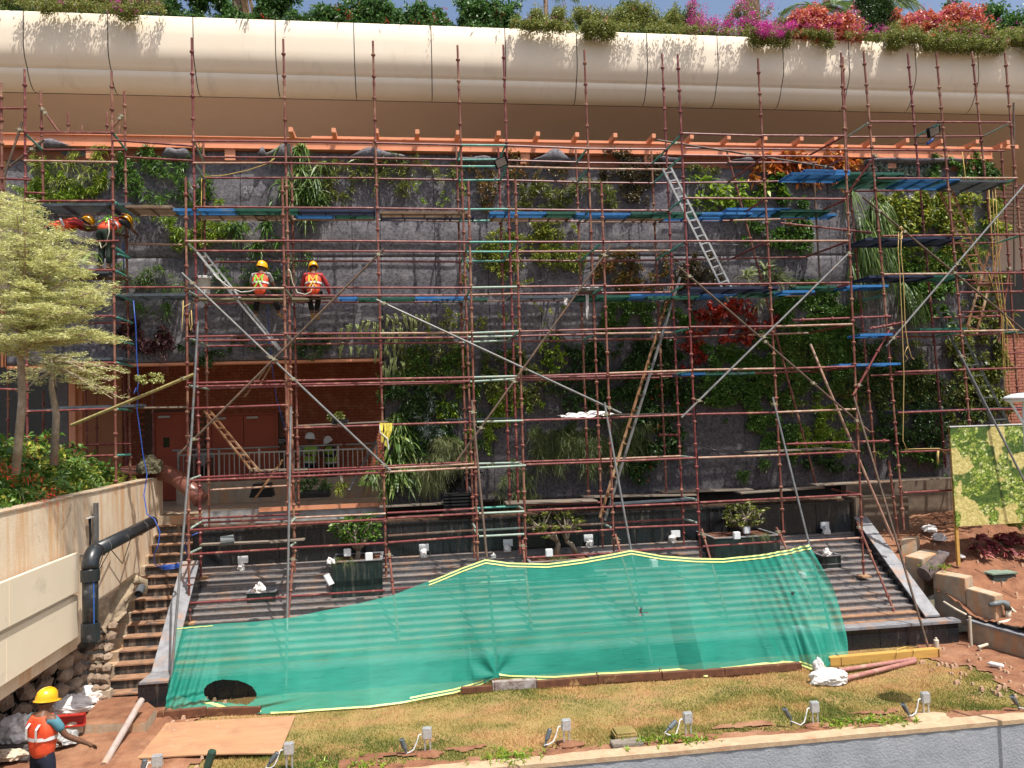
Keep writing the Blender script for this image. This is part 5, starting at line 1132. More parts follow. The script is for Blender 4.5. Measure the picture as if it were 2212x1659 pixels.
# nursery trays and plants on the ledge behind the scaffold
r=empty('nursery_plants',at('f',390,1450,Y=19.4),'black tray of dark leafy nursery plants on the ledge below the white helmets','potted plants')
a=at('f',270,1480,Y=19.3);b=at('f',470,1510,Y=19.3); MB().box(a.x,19.2,b.z,b.x,19.6,a.z).build('tray',M_dark,r)
def bushel(name,c,x0,x1,y0,y1,Y,col,habit,n,parent=None,label=None,cat='plant',th=.35,g=1.,group=None,kind=None):
    nl,L,Wd,dr,sp,sg,sh=HB[habit]; A=at(c,x0,y1,Y=Y);B=at(c,x1,y0,Y=Y); cx_=(A.x+B.x)/2; cz=(A.z+B.z)/2; rx=(B.x-A.x)/2; rz=(B.z-A.z)/2
    u=rng.normal(size=(n,3)); u/=np.linalg.norm(u,axis=1,keepdims=True); u*=rng.uniform(.45,1,n)[:,None]**.6
    C=np.stack([cx_+u[:,0]*rx,Y+u[:,1]*th,cz+u[:,2]*rz],1); c_=np.repeat(C,nl,0); N=len(c_)
    d=np.repeat(u,nl,0)*.8+rng.normal(0,.6,(N,3))+[0,-.2,.25]
    V,F,k=leafgeo(c_+rng.normal(0,.02,(N,3)),d,L*g*rng.uniform(.7,1.2,N),Wd*g,dr,sg,sh)
    o=npmesh(name,V,F,LM[col],tint=np.repeat(np.clip(rng.normal(.45,.22,N),0,1),k),parent=parent)
    if label: tag(o,label,cat,group,kind)
    return o
bushel('foliage','f',270,470,1395,1490,19.4,'dark','palmate',60,parent=r,th=.2)
bushel('wilted_plant','f',480,580,1430,1465,19.6,'yellowg','tuft',18,label='wilted yellow green plants lying on the ledge near the coiled strap',th=.15)
r=empty('tray_plant',at('f',520,1045,Y=17.1),'small tray plant with curling stems on the plank in front of the brick wall','potted plant')
a=at('f',485,1030,Y=17.1);b=at('f',585,1055,Y=17.1); MB().box(a.x,17.0,b.z,b.x,17.3,a.z).build('tray',M_dark,r)
bushel('foliage','f',465,585,985,1040,17.1,'olive','small',22,parent=r,th=.12)
r=empty('tray_stack',at('f',50,1480,Y=19.4),'stack of black nursery trays on the ledge at the left','trays')
a=at('f',-20,1430,Y=19.4);b=at('f',120,1510,Y=19.4)
for k in range(5): z=b.z+(a.z-b.z)*k/5; MB().box(a.x+.02*k,19.2,z+.01,b.x-.015*k,19.7,z+(a.z-b.z)/5).build('tray',M_dark,r)

# ================================================================ FRANGIPANI TREES AND PLANTERS ON THE CASCADE
M_bark=mat('grey_bark',(.36,.30,.22),(.24,.19,.14),rough=.9,scale=18,bump=.8)
def limbs(mb,p,d,L,r,depth,tips,spread=.75,upb=.25,kink=2):
    pts=[p]; q=p; dd=d
    for k in range(kink):
        dd=(dd+Vector((random.uniform(-.25,.25),random.uniform(-.25,.25),random.uniform(-.05,.2)))).normalized(); q=q+dd*L/kink; pts.append(q)
    mb.tube(pts,[r,r*.85,r*.7][:len(pts)] if kink==2 else [r*(1-.3*i/kink) for i in range(kink+1)],7)
    if depth==0: tips.append((q,dd)); return
    for s in range(random.choice((2,3))):
        a=random.uniform(0,6.28); nd=(dd+Vector((math.cos(a)*spread,math.sin(a)*spread,upb))).normalized(); limbs(mb,q,nd,L*random.uniform(.68,.9),r*.66,depth-1,tips,spread,upb,kink)
def frangipani(c,x,y,Y,label,cx_,cy_,rx,ry,col,seed,ntr=1,nt=46,L=.15):
    random.seed(seed); p=at(c,x,y,Y=Y); r=empty('frangipani_tree',p,label,'tree','frangipani trees on the cascade'); mb=MB()
    ctr=at(c,cx_,cy_,Y=Y); RX=(at(c,cx_+rx,cy_,Y=Y)-ctr).x; RZ=(ctr-at(c,cx_,cy_+ry,Y=Y)).z
    forks=[]
    for t in range(ntr):
        b0=p+Vector((t*.45-.22*(ntr-1),0,0)); f0=b0.lerp(ctr,.33)+Vector((.04-.1*t,0,0)); mb.tube([b0-Vector((0,0,.1)),b0.lerp(f0,.5)+Vector((.03,0,0)),f0],[.062,.055,.05],9); forks.append(f0)
    subs=[]
    for k in range(7):
        a_=k*.9+random.uniform(-.2,.2); q=ctr+Vector((math.cos(a_)*RX*.45,math.sin(a_)*.3,-RZ*.45+random.uniform(-.05,.1))); f0=min(forks,key=lambda f:(f-q).length); mb.tube([f0,f0.lerp(q,.5)+Vector((0,0,-.05)),q],[.042,.034,.028],7); subs.append(q)
    B=[];D=[]
    for k in range(nt):
        while True:
            u=Vector([random.uniform(-1,1) for _ in range(3)])
            if .35<u.length<1 and u.z>-.75: break
        q=ctr+Vector((u.x*RX,u.y*.5,u.z*RZ)); s_=min(subs,key=lambda f:(f-q).length); m_=s_.lerp(q,.5)+Vector((0,0,-.04)); mb.tube([s_,m_,q],[.022,.018,.012],5)
        for j in range(13): a_=random.uniform(0,6.28); B.append(tuple(q+Vector((random.gauss(0,.02),random.gauss(0,.02),random.gauss(0,.02))))); D.append((math.cos(a_)+u.x*.5,math.sin(a_)+u.y*.4,random.uniform(-.3,.8)+u.z*.3))
    mb.build('trunk',M_bark,r,smooth=True)
    B=np.array(B);D=np.array(D); V,F,k=leafgeo(B,D,rng.uniform(.7,1.2,len(B))*L,.05,.25,2,'oval')
    npmesh('crown',V,F,LM[col],tint=np.repeat(np.clip(rng.normal(.5,.27,len(B)),0,1),k),parent=r); random.seed(seed+99)
def stepY(c,x,y):
    r_=ray(c,x,y)
    for Yv in np.arange(15.3,18.2,.01):
        z=CAMZ+r_[2]*Yv/r_[1]
        if z<=z0+(Yv-y0)*(z1-z0)/(y1-y0)+.03: return Yv
    return 17.
def planter(c,x0,y0,x1,y1,Y,label,dy=.9,m=M_granitegreen,soil=True):
    Y=stepY(c,(x0+x1)/2,y1)-.1; a=at(c,x0,y0,Y=Y); b=at(c,x1,y1,Y=Y); r=empty('planter_box',((a.x+b.x)/2,Y,b.z),label,'planter box','granite planter boxes on the cascade')
    w=.03; z0_,z1_=b.z-.25,a.z
    MB().box(a.x,Y,z0_,b.x,Y+w,z1_).build('front_panel',m,r,bevel=.003)
    MB().box(a.x,Y+w,z0_,a.x+w,Y+dy,z1_).build('side_panel',m,r); MB().box(b.x-w,Y+w,z0_,b.x,Y+dy,z1_).build('side_panel',m,r); MB().box(a.x+w,Y+dy-w,z0_,b.x-w,Y+dy,z1_).build('rear_panel',m,r)
    e=.05
    mb=MB(); mb.box(a.x-.01,Y-.015,z1_+.002,b.x+.01,Y+e,z1_+.025); mb.box(a.x-.01,Y+dy-e,z1_+.002,b.x+.01,Y+dy+.01,z1_+.025); mb.box(a.x-.01,Y+e,z1_+.002,a.x+e,Y+dy-e,z1_+.025); mb.box(b.x-e,Y+e,z1_+.002,b.x+.01,Y+dy-e,z1_+.025); mb.build('rim',M_cop,r)
    if soil: MB().box(a.x+w,Y+w,z1_-.3,b.x-w,Y+dy-w,z1_-.03 if soil is True else z1_-soil).build('soil',M_soildk,r)
    return a,b
planter('j',483,383,800,555,16.25,'large dark green granite planter carrying the leafy frangipani at left',.95)
frangipani('j',632,368,stepY('j',640,555)+.35,'dense glossy leaved frangipani in the left granite planter',645,175,160,95,'green',12,nt=70,L=.15)
planter('k',135,385,540,600,15.95,'large granite planter behind the green net carrying the middle frangipani',1.2)
frangipani('k',360,300,stepY('k',330,600)+.4,'middle frangipani with light yellow green leaves behind the net edge',290,135,195,90,'olive',31,ntr=2,nt=62,L=.11)
planter('k',1285,235,1700,420,16.1,'large granite planter at right partly behind the net',1.2)
frangipani('k',1480,215,stepY('k',1500,420)+.45,'right frangipani with small pale leaves and open grey branches',1465,80,135,85,'olive',47,nt=55,L=.11)
planter('i',1535,575,1715,650,15.9,'small dark planter box in front of the left galvanised prop, holding a white wrapped lamp',.35,soil=.12)
planter('l',405,345,523,405,16.5,'small dark planter box right of the net, holding a white wrapped lamp',.45,soil=.12)
planter('k',480,470,620,520,15.9,'small dark planter box seen dimly through the net left of the middle tear',.5,soil=.1)
for c,x,y,Y,lab in [('j',560,365,16.5,'left'),('k',1560,215,16.6,'right'),('k',300,352,16.4,'middle')]:
    bushel('grass_tuft',c,x-60,x+70,y-12,y+8,Y,'grass','grass',14,label='small grass tufts at the foot of the %s frangipani'%lab,th=.15,g=.5,kind='stuff')
# leaf litter on coping and steps
N=2600; X=rng.uniform(-4.5,10.6,N); k=rng.integers(0,NS+1,N); pos=rng.random(N)<.35
Yl=y0+(y1-y0)*(k+rng.uniform(.1,.9,N))/NS; Zl=z0+(z1-z0)*(k+1)/NS+.006
Yl=np.where(pos,rng.uniform(18.1,18.8,N),Yl); Zl=np.where(pos,2.72,Zl); kp=(Yl<18.02)|pos; kp&=~((k==NS)&~pos)
B=np.stack([X,Yl,Zl],1)[kp]; n=len(B); D=np.stack([rng.normal(size=n),rng.normal(size=n),rng.uniform(0,.25,n)],1)
V,F,kk=leafgeo(B,D,rng.uniform(.02,.07,n),.03,0,1,'oval'); tag(npmesh('leaf_litter',V,F,LM['litter'],tint=np.repeat(rng.random(n),kk)),'dry brown leaf litter scattered over the cascade steps and the black plinth','leaf litter',kind='stuff')

# ================================================================ YELLOW VARIEGATED TREE, LEFT
M_bark2=mat('pale_smooth_bark',(.40,.31,.22),(.27,.20,.14),rough=.85,scale=10,bump=.6,c3=(.5,.42,.32),c3amt=.5,c3scale=6)
def layered(name,trunk,tips,Y0,label,dens=1.,hubz=None):
    b=at(*trunk[0],Y=Y0); t=at(*trunk[1],Y=Y0); r=empty(name,b,label,'tree','variegated trees on the planter')
    topz=t.z; mb=MB(); pts=[b-Vector((0,0,.4)),b.lerp(t,.33)+Vector((.05,0,0)),b.lerp(t,.66)-Vector((.03,0,0)),t]; mb.tube(pts,[.07,.062,.05,.03],9); mb.build('trunk',M_bark2,r,smooth=True)
    mbb=MB(); B=[];D=[]
    for (c,x,y,dy,hz,wsc) in tips:
        E=at(c,x,y,Y=Y0+dy); f=max(.25,min(1,hz)); st=b.lerp(t,f); L=(E-st).length
        mid=st.lerp(E,.5)+Vector((0,0,.06)); pp=[st,mid,E]; mbb.tube(pp,[.028,.02,.006],5)
        n=int(L*24*wsc)+6
        for k in range(n):
            u=random.random()**.75; q=(st.lerp(mid,u*2) if u<.5 else mid.lerp(E,u*2-1))
            wd=(.13+.34*math.sin(math.pi*min(1,u*.85+.12)))*wsc
            a=random.uniform(0,6.28); rr=random.random()**.5*wd; tw=q+Vector((math.cos(a)*rr,math.sin(a)*rr*1.4,random.gauss(0,.02)+.02))
            if k%3==0: mbb.tube([q,tw],[.006,.003],3,caps=False)
            for s in range(int(30*dens)):
                B.append((tw.x+random.gauss(0,.05),tw.y+random.gauss(0,.06),tw.z+random.gauss(0,.014))); D.append((random.gauss(0,1),random.gauss(0,1),random.uniform(-.1,.7)))
    mbb.build('branches',M_bark2,r)
    B=np.array(B);D=np.array(D); V,F,k=leafgeo(B,D,rng.uniform(.045,.08,len(B)),.04,.1,1,'oval')
    tn=np.clip(rng.normal(.62,.28,len(B)),0,1)
    o=npmesh('crown',V,F,LM['variegated'],tint=np.repeat(tn,k),parent=r)
T1=[]
random.seed(5)
for c,x,y,dy,hz in [('a',60,1215,0,1),('a',190,1235,-.5,1),('a',20,1190,.4,1),('a',250,1300,.3,1),('a',330,1400,-.3,1),('a',450,1440,0,1),('a',120,1330,-.8,1),('a',560,1500,.2,.98),('a',480,1560,-.6,.97),('a',380,1500,.6,.98),('a',200,1480,-1,.98),('a',-60,1350,-.3,1),('a',-60,1500,.3,.98),('a',300,1620,.7,.96),
  ('e',540,120,-.3,.93),('e',460,60,.6,.95),('e',760,190,.1,.88),('e',640,230,-.7,.87),('e',560,310,.8,.85),('e',640,300,-.2,.84),('e',600,395,.4,.80),('e',500,360,-.9,.8),('e',420,420,.9,.78),('e',770,545,.0,.70),('e',690,500,-.6,.72),('e',560,520,.6,.7),('e',430,520,-1,.7),('e',300,330,-1.2,.8),('e',250,200,-1,.88),('e',120,260,-1.1,.85),('e',40,140,-.9,.9),('e',-60,250,0,.85),('e',-80,400,-.4,.78),('e',390,525,-.5,.66),('e',200,540,-1,.64),('e',30,560,-.7,.62),('e',-80,540,.2,.62),('e',300,470,.9,.72),('e',100,420,-1,.75),('e',330,150,1,.92)]:
    T1.append((c,x-(45 if x>150 else 15),y,dy,hz,random.uniform(.9,1.25)))
layered('variegated_tree',[('e',97,1215),('e',160,300)],T1,13.6,'layered tree with creamy yellow leaves in the planter at the left edge',dens=1.25)
T2=[('e',350,830,0,.9,.8),('e',130,870,-.3,.85,.7),('e',20,800,.3,.88,.7),('e',550,740,0,.98,.9),('e',500,680,.5,1,.9),('e',700,900,.2,.9,.7),('e',600,850,-.4,.92,.8),('e',760,900,.4,.88,.55),('e',680,790,.1,.96,.8),('e',780,740,.6,.97,.6),('e',240,700,0,1,.9),('e',180,790,.4,.92,.8),('e',430,640,-.3,1,.8)]
layered('variegated_tree',[('e',333,1180),('e',330,650)],T2,15.2,'thinner yellow leaved tree behind the first, beside the orange column',dens=.55)
r=bushel('leafy_twig','e',830,1025,745,800,16.4,'variegated','small',26,label='single yellow leaved twig reaching over the brick recess above the bamboo pole',th=.1)
# ================================================================ FLOWER BED in the planter
def bed(name,xs,ys,col,habit,n,label,zt=0.,g=1.,flow=None,poly=None,zr=.25):
    nl,L,Wd,dr,sp,sg,sh=HB[habit]; X=rng.uniform(*xs,n); Y=rng.uniform(*ys,n); Z=3.6+zt+rng.random(n)*(zr+np.clip(-6.15-X,0,1.2)*.75)
    C=np.stack([X,Y,Z],1); c_=np.repeat(C,nl,0); N=len(c_); d=rng.normal(0,.8,(N,3))+[0.1,-.2,.75]
    V,F,k=leafgeo(c_+rng.normal(0,.04,(N,3)),d,L*g*rng.uniform(.7,1.3,N),Wd*g,dr,sg,sh)
    o=npmesh(name,V,F,LM[col],tint=np.repeat(np.clip(rng.normal(.5,.25,N),0,1),k)); tag(o,label,'flower bed',kind='stuff')
bed('flower_bed',(-8.8,-6.2),(12,18.4),'yellowg','bigleaf',900,'yellow green leafy shrubs in the left planter',.0,.75)
bed('flower_bed',(-9.5,-6.3),(12.2,18),'green','bigleaf',800,'mid green leafy shrubs filling the left planter under the tree',.05,.85,zr=.4)
bed('flower_bed',(-8.6,-6.3),(13,17.5),'strap','bigstrap',160,'dark lance shaped leaves among the planter shrubs',.1,.8)
bed('flower_bed',(-6.6,-6.1),(11.8,14.2),'green','broad',140,'low fresh green ground cover along the planter wall rim',.1,.8)
for k,(x,y,Y) in enumerate([(150,1235,14.2),(350,1195,15.6),(45,1345,13.2),(80,1395,12.9),(300,1530,13),(240,1260,14.6),(20,1300,13.4),(330,1480,13.2),(180,1410,13.2),(370,1290,15),(60,1180,15),(270,1145,16)]):
    p=at('e',x,y,Y=Y); N=34; b=np.array([p])+rng.normal(0,1,(N,3))*[.11,.09,.05]; V,F,kk=leafgeo(b,rng.normal(0,1,(N,3))+[0,0,.6],.07,.03,.2,1,'oval'); tag(npmesh('red_flowers',V,F,LM['redfl'],tint=np.repeat(rng.random(N),kk)),['red flower spray at the thin trunk foot','red flower spray left of the second trunk foot','lower left red flower spray','red flowers at the very left below the trunk','red flower head low above the planter rim','red flower spray just right of the trunk foot','red spray at the left edge behind the leaves','small red flower head near the rim middle','red flowers amid the dark lance leaves','red spray at the right end of the bed','high red spray behind the trunk','rearmost red flower spray beside the slats'][k],'flowers','red flowers in the left planter','stuff')

# ================================================================ TERRACE HEDGE ABOVE THE FASCIA
def hedge(label,col,habit,c,x0,x1,h0,h1,n,Y=22.15,th=.5,g=1.,flow=None,cat='hedge',over=0.,name='hedge',clump=.3):
    a=at(c,x0,0,Y=Y).x; b=at(c,x1,0,Y=Y).x; nl,L,Wd,dr,sp,sg,sh=HB[habit]
    n=int(n*1.7); X=rng.uniform(a,b,n*2); t=rng.random(n*2); top=1.22*(h0+(h1-h0))*(.5+.55*vnoise(X*1.9+80,X*0+3.3,71)*(.6+.6*vnoise(X*6+80,X*0+5.3,74)))*np.clip(np.minimum(X-a,b-X)/.35+.25,0,1)
    Z=16.2-over+t*(top+over); Yv=Y+rng.normal(0,th*.4,n*2)
    ok=vnoise(X*3+80,Z*3+80,72)>clump; X,Z,Yv=X[ok][:n],Z[ok][:n],Yv[ok][:n]
    if over: 
        ov=vnoise(X*1.1+80,X*0+9,75); lo=Z<16.25; keep=~lo|(ov>.42); X,Z,Yv=X[keep],Z[keep],Yv[keep]; Yv=np.where(Z<16.3,np.minimum(Yv,21.42)-.05-rng.random(len(Z))*.25,Yv)
    C=np.stack([X,Yv,Z],1); c_=np.repeat(C,nl,0); N=len(c_); d=rng.normal(0,.8,(N,3))+[0,-.35,.35]
    V,F,k=leafgeo(c_+rng.normal(0,.05,(N,3)),d,L*g*rng.uniform(.7,1.3,N),Wd*g,dr,sg,sh)
    o=npmesh(name,V,F,LM[col],tint=np.repeat(np.clip(rng.normal(.45,.22,N),0,1),k)); tag(o,label,cat,'planting along the terrace edge','stuff')
    if flow:
        fc,fn,fs=flow; fn=int(fn*1.5); i=rng.integers(0,len(C),fn); b_=np.repeat(C[i],9,0); M=len(b_); V,F,k=leafgeo(b_+rng.normal(0,fs*.8,(M,3))+[0,-.3,.1],rng.normal(0,1,(M,3)),fs,fs*.8,.1,1,'oval')
        f=npmesh('flowers',V,F,LM[fc],tint=np.repeat(rng.random(M),k),parent=o); f['kind']='stuff'
hedge('yellow green bougainvillea with pink bracts at the far left of the terrace','boug','small','a',-60,650,.75,1.1,1500,flow=('magenta',60,.06),over=.12)
hedge('bougainvillea with magenta bracts above the second fascia panel','boug','small','a',500,1080,.7,1.1,1300,flow=('magenta',60,.075),over=.25)
hedge('glossy dark green hibiscus hedge left of the first palm trunk','hedge','broad','a',1040,1440,.8,1.3,750,flow=('pinkred',3,.08),clump=.43)
hedge('glossy hibiscus hedge with red flowers left of the fan palm','hedge','broad','a',1480,1960,.75,1.2,800,flow=('redfl',6,.07),clump=.43)
hedge('dark hibiscus hedge with red flowers right of the fan palm','hedge','broad','b',360,1120,.8,1.15,1300,flow=('redfl',10,.07),clump=.43)
hedge('deep green hibiscus hedge with red and pink flowers above the tall pole tops','hedge','broad','b',1080,1700,.9,1.2,1200,flow=('redfl',9,.07),clump=.43)
hedge('loose bougainvillea hedge with sparse pink bracts at the terrace middle','boug','small','c',0,560,.55,1.0,1300,flow=('magenta',14,.05),over=.12)
hedge('dense yellow green shrub spilling over the fascia middle','boug','small','c',430,1080,.8,1.1,2400,over=.3,flow=('pinkred',6,.05))
hedge('dark green hedge behind the dense yellow green shrub','hedge','broad','c',560,1300,.75,1.15,900,Y=22.6,flow=('redfl',4,.07))
hedge('thin arching bougainvillea sprays full of magenta bracts','boug','small','c',1080,1660,.8,1.35,900,over=.3,flow=('magenta',420,.075),clump=.42)
hedge('olive bougainvillea foliage around the brown palm trunk','boug','small','c',1400,1900,.5,.9,1500,over=.32,flow=('magenta',60,.06))
hedge('mound of orange red leaves left of the dark tree','orange','broad','d',170,600,.75,1.02,900,Y=21.75,clump=.15,name='croton_shrub',cat='shrub',flow=('magenta',60,.07))
hedge('magenta flowering sprays between the orange mound and the dark tree','boug','small','d',430,640,.7,1.1,420,flow=('magenta',60,.06),over=.1)
hedge('dark green conifer like tree between the two orange mounds','dark','small','d',590,860,1.3,2.0,2300,Y=22.3,clump=.1,name='dark_tree',cat='tree')
hedge('long mound of orange red leaves at the right of the terrace','orange','broad','d',800,1430,.75,1.12,1150,Y=21.9,clump=.15,name='croton_shrub',cat='shrub',flow=('magenta',60,.075))
hedge('yellow green shrub trailing below the right orange mound','boug','small','d',760,1659,.35,.5,2300,Y=21.6,over=.3,flow=('magenta',12,.05))
hedge('tall dark glossy tree at the right end of the terrace','hedge','broad','d',1150,1800,1.2,2.0,1900,Y=22.8,clump=.2,name='dark_tree',cat='tree')
hedge('bougainvillea with pink bracts at the right edge of the terrace','boug','small','d',1440,1800,.5,.85,900,flow=('magenta',60,.06),over=.15)
hedge('low dark groundcover along the terrace rim','dark','small','a',-100,4800,.15,.28,3600,Y=22.1,clump=.1)
# palms
def fanpalm(c,x,y,Y,label,fr,R,trunk=True,lean=0,seed=1,tr=.14,arch=.5,trunkh=2):
    random.seed(seed); p=at(c,x,y,Y=Y); r=empty('palm',Vector((p.x,Y,15.9)),label,'palm','palms above the terrace')
    if trunk: MB().tube([(p.x-lean,Y,15.8),(p.x,Y,p.z)],[tr*1.2,tr],12).build('trunk',mat('palm_trunk',(.30,.20,.13),(.16,.10,.07),rough=.9,scale=12,stretch=(1,1,4),bump=1),r,smooth=True)
    B=[];D=[];L=[];mb=MB()
    for k in range(fr):
        a=2*math.pi*k/fr+random.uniform(-.2,.2); el=random.uniform(-.2,.8); d=Vector((math.cos(a)*math.cos(el),.5*math.sin(a)*math.cos(el),math.sin(el)))
        pts=[p+d*R*t+Vector((0,0,-arch*R*t*t)) for t in np.linspace(0,1,7)]; mb.tube(pts,[.025*(1-.8*t) for t in np.linspace(0,1,7)],5)
        sd_=d.cross(Vector((0,0,1))).normalized()
        for t in np.linspace(.12,1,26):
            q=p+d*R*t+Vector((0,0,-arch*R*t*t)); tan=(d+Vector((0,0,-2*arch*t))).normalized()
            for s in (-1,1): B.append(tuple(q)); v=tan*.75+sd_*s*.8+Vector((0,0,-.15)); D.append(tuple(v)); L.append(R*.42*math.sin(math.pi*min(1,t*.8+.2)))
    mb.build('frond_stems',LMstem,r); B=np.array(B);D=np.array(D); V,F,k=leafgeo(B,D,np.array(L),.035,.25,3,'strap'); npmesh('fronds',V,F,LM['palm'],tint=np.repeat(np.clip(rng.normal(.5,.2,len(B)),0,1),k),parent=r)
LMstem=mat('frond_stem',(.22,.26,.08),(.15,.19,.06),rough=.6)
fanpalm('b',640,110,22.6,'fan palm with spread fronds above the fascia left of centre',11,1.5,seed=3,arch=.15,trunk=False)
fanpalm('d',390,50,23.2,'palm with arching fronds above the left orange mound',9,1.6,seed=5,arch=.55,tr=.12)
fanpalm('d',790,-10,24,'palm seen between the dark tree and the right orange mound',9,1.7,seed=8,arch=.5,tr=.12)
fanpalm('a',1490,-160,23,'palm trunk with brown husks at the upper left',8,1.5,seed=9,tr=.22)
fanpalm('c',1500,-260,23,'thick brown palm trunk rising behind the magenta sprays',8,1.5,seed=10,tr=.24)
fanpalm('c',230,-120,24,'thin palm behind the bougainvillea at the terrace middle',8,1.4,seed=11,tr=.07)
fanpalm('a',490,-160,24,'slender grey trunk behind the left bougainvillea',7,1.3,seed=12,tr=.07)
mb=MB(); 
for k in range(16):
    p=at('a',1500+k*4,0,Y=22.8); x=p.x; mb.bar((x-.05,22.75,17.9),(x+.12+random.uniform(0,.25),22.7,16.3+random.uniform(0,.3)),.05,.01)
tag(mb.build('dry_palm_husks',mat('dry_husk',(.50,.30,.17),(.33,.19,.10),rough=.9,scale=9)),'bundle of dry tan husks hanging beside the upper left palm trunk','husks')
random.seed(77)
# ================================================================ GREEN NET
def netmat():
    m=bpy.data.materials.new('green_shade_net'); m.use_nodes=True; n=m.node_tree.nodes; L=m.node_tree.links
    b=n['Principled BSDF']; b.inputs['Roughness'].default_value=.55; b.inputs['Specular IOR Level'].default_value=.25
    g=n.new('ShaderNodeNewGeometry'); no=n.new('ShaderNodeTexNoise'); no.inputs['Scale'].default_value=1.6; no.inputs['Detail'].default_value=8; L.new(g.outputs['Position'],no.inputs[0])
    cr=n.new('ShaderNodeValToRGB'); cr.color_ramp.elements[0].position=.3; cr.color_ramp.elements[1].position=.7
    cr.color_ramp.elements[0].color=(.022,.33,.235,1); cr.color_ramp.elements[1].color=(.04,.41,.30,1); L.new(no.outputs[0],cr.inputs[0]); L.new(cr.outputs[0],b.inputs['Base Color'])
    t=n.new('ShaderNodeBsdfTranslucent'); L.new(cr.outputs[0],t.inputs[0]); m1=n.new('ShaderNodeMixShader'); m1.inputs[0].default_value=.3; L.new(b.outputs[0],m1.inputs[1]); L.new(t.outputs[0],m1.inputs[2])
    tr=n.new('ShaderNodeBsdfTransparent'); m2=n.new('ShaderNodeMixShader')
    n2=n.new('ShaderNodeTexNoise'); n2.inputs['Scale'].default_value=9; mp=n.new('ShaderNodeMapping'); mp.inputs['Scale'].default_value=(.3,1,3); L.new(g.outputs['Position'],mp.inputs[0]); L.new(mp.outputs[0],n2.inputs[0])
    mr=n.new('ShaderNodeMapRange'); mr.inputs['From Min'].default_value=.3; mr.inputs['From Max'].default_value=.7; mr.inputs['To Min'].default_value=.30; mr.inputs['To Max'].default_value=.41; L.new(n2.outputs[0],mr.inputs['Value'])
    L.new(mr.outputs[0],m2.inputs[0]); L.new(m1.outputs[0],m2.inputs[1]); L.new(tr.outputs[0],m2.inputs[2]); L.new(m2.outputs[0],n['Material Output'].inputs[0])
    nb=n.new('ShaderNodeTexNoise'); nb.inputs['Scale'].default_value=14; nb.inputs['Detail'].default_value=6; mpb=n.new('ShaderNodeMapping'); mpb.inputs['Scale'].default_value=(.35,1,2.2); L.new(g.outputs['Position'],mpb.inputs[0]); L.new(mpb.outputs[0],nb.inputs[0])
    bp=n.new('ShaderNodeBump'); bp.inputs['Strength'].default_value=.22; bp.inputs['Distance'].default_value=.02; L.new(nb.outputs[0],bp.inputs['Height']); L.new(bp.outputs[0],b.inputs['Normal'])
    return m
M_net=netmat(); M_tape=mat('yellow_edge_tape',(.66,.72,.25),(.60,.66,.22),rough=.5)
top=np.array([(378,1355),(480,1347),(560,1342),(620,1335),(720,1315),(800,1298),(850,1285),(940,1250),(1000,1225),(1048,1208),(1100,1215),(1180,1217),(1260,1207),(1330,1194),(1362,1188),(1430,1200),(1500,1205),(1560,1206),(1640,1198),(1700,1188),(1748,1176)],float)
bot=np.array([(358,1534),(400,1530),(430,1528),(470,1532),(530,1541),(560,1541),(640,1538),(800,1528),(900,1513),(980,1498),(1040,1480),(1070,1464),(1100,1467),(1200,1470),(1300,1462),(1400,1459),(1470,1453),(1500,1458),(1525,1462),(1560,1452),(1650,1441),(1730,1438),(1752,1447),(1790,1445),(1825,1420)],float)
tu=(top[:,0]-378)/(1748-378); bu=(bot[:,0]-358)/(1825-358)
NU,NV=620,120; U=np.linspace(0,1,NU); Vv=np.linspace(0,1,NV)
def netpoint(u,v,off=0.):
    tx=np.interp(u,tu,top[:,0]); ty=np.interp(u,tu,top[:,1]); bx=np.interp(u,bu,bot[:,0]); by=np.interp(u,bu,bot[:,1])
    yb=14.42-.1*np.exp(-((u-1)/.05)**2); yt=15.12+.12*np.clip(u*3,0,1)
    A=at('o',tx,ty,Y=yt); B=at('o',bx,by,Y=yb)
    if B.z<.02: B=at('o',bx,by,Z=.02)
    p=A.lerp(B,v)
    r=max(0,(u-.87)/.13)
    p.x+=.26*r**2*math.sin(math.pi*min(1,v*.95))*(1 if v<1 else 0)
    d=.022*(vnoise(np.array([u*26+5]),np.array([v*5+5]),81)[0]-.5)*2+.02*math.sin(v*3.1)*(vnoise(np.array([u*9+5]),np.array([v*2+5]),82)[0])
    d+=.11*r*math.sin(u*190+v*9+2*math.sin(v*4))*(.15+.85*v)+.03*r*math.sin(u*520-v*11)
    # folds gathered at the lifted corner and at the lower left
    cx0,cy0=.486,.985; du,dv=(u-cx0)*9,(v-cy0)*1.2; rr=math.hypot(du,dv); an=math.atan2(-dv,du)
    if du>-.3: d+=.05*math.exp(-rr*2.2)*math.sin(an*7+.6)*min(1,rr*5)
    l=max(0,1-u/.08); d+=.05*l*math.sin(u*420+v*9)*(.3+v); q=math.exp(-((v-.93)/.1)**2)*math.exp(-((u-.1)/.09)**2); d+=.05*q*math.sin((v*60)+u*70)
    d-=.10*math.sin(math.pi*v)*(.6+.4*math.sin(u*8)) # belly
    p.y-=d+off; return p
PP=np.array([[tuple(netpoint(u,v)) for v in Vv] for u in U])
Vn=PP.reshape(-1,3); a=(np.arange(NU-1)[:,None]*NV+np.arange(NV-1)[None]).reshape(-1); F=np.stack([a,a+NV,a+NV+1,a+1],1)
cx_,cy_=proj(Vn[F].mean(1))
hole=((cx_-497)/57)**2+((cy_-(1497-(cx_-497)*-.06))/29)**2<1
hole&=~(cy_>1519+(cx_-500)*.09)
tear=(abs(cx_-1384)<3.0)&(abs(cy_-1322)<9)|((abs(cx_-1392)<9)&(abs(cy_-1323)<1.6))|((abs(cx_-1713)<3)&(abs(cy_-1282)<3.5))
F=F[~(hole|tear)]
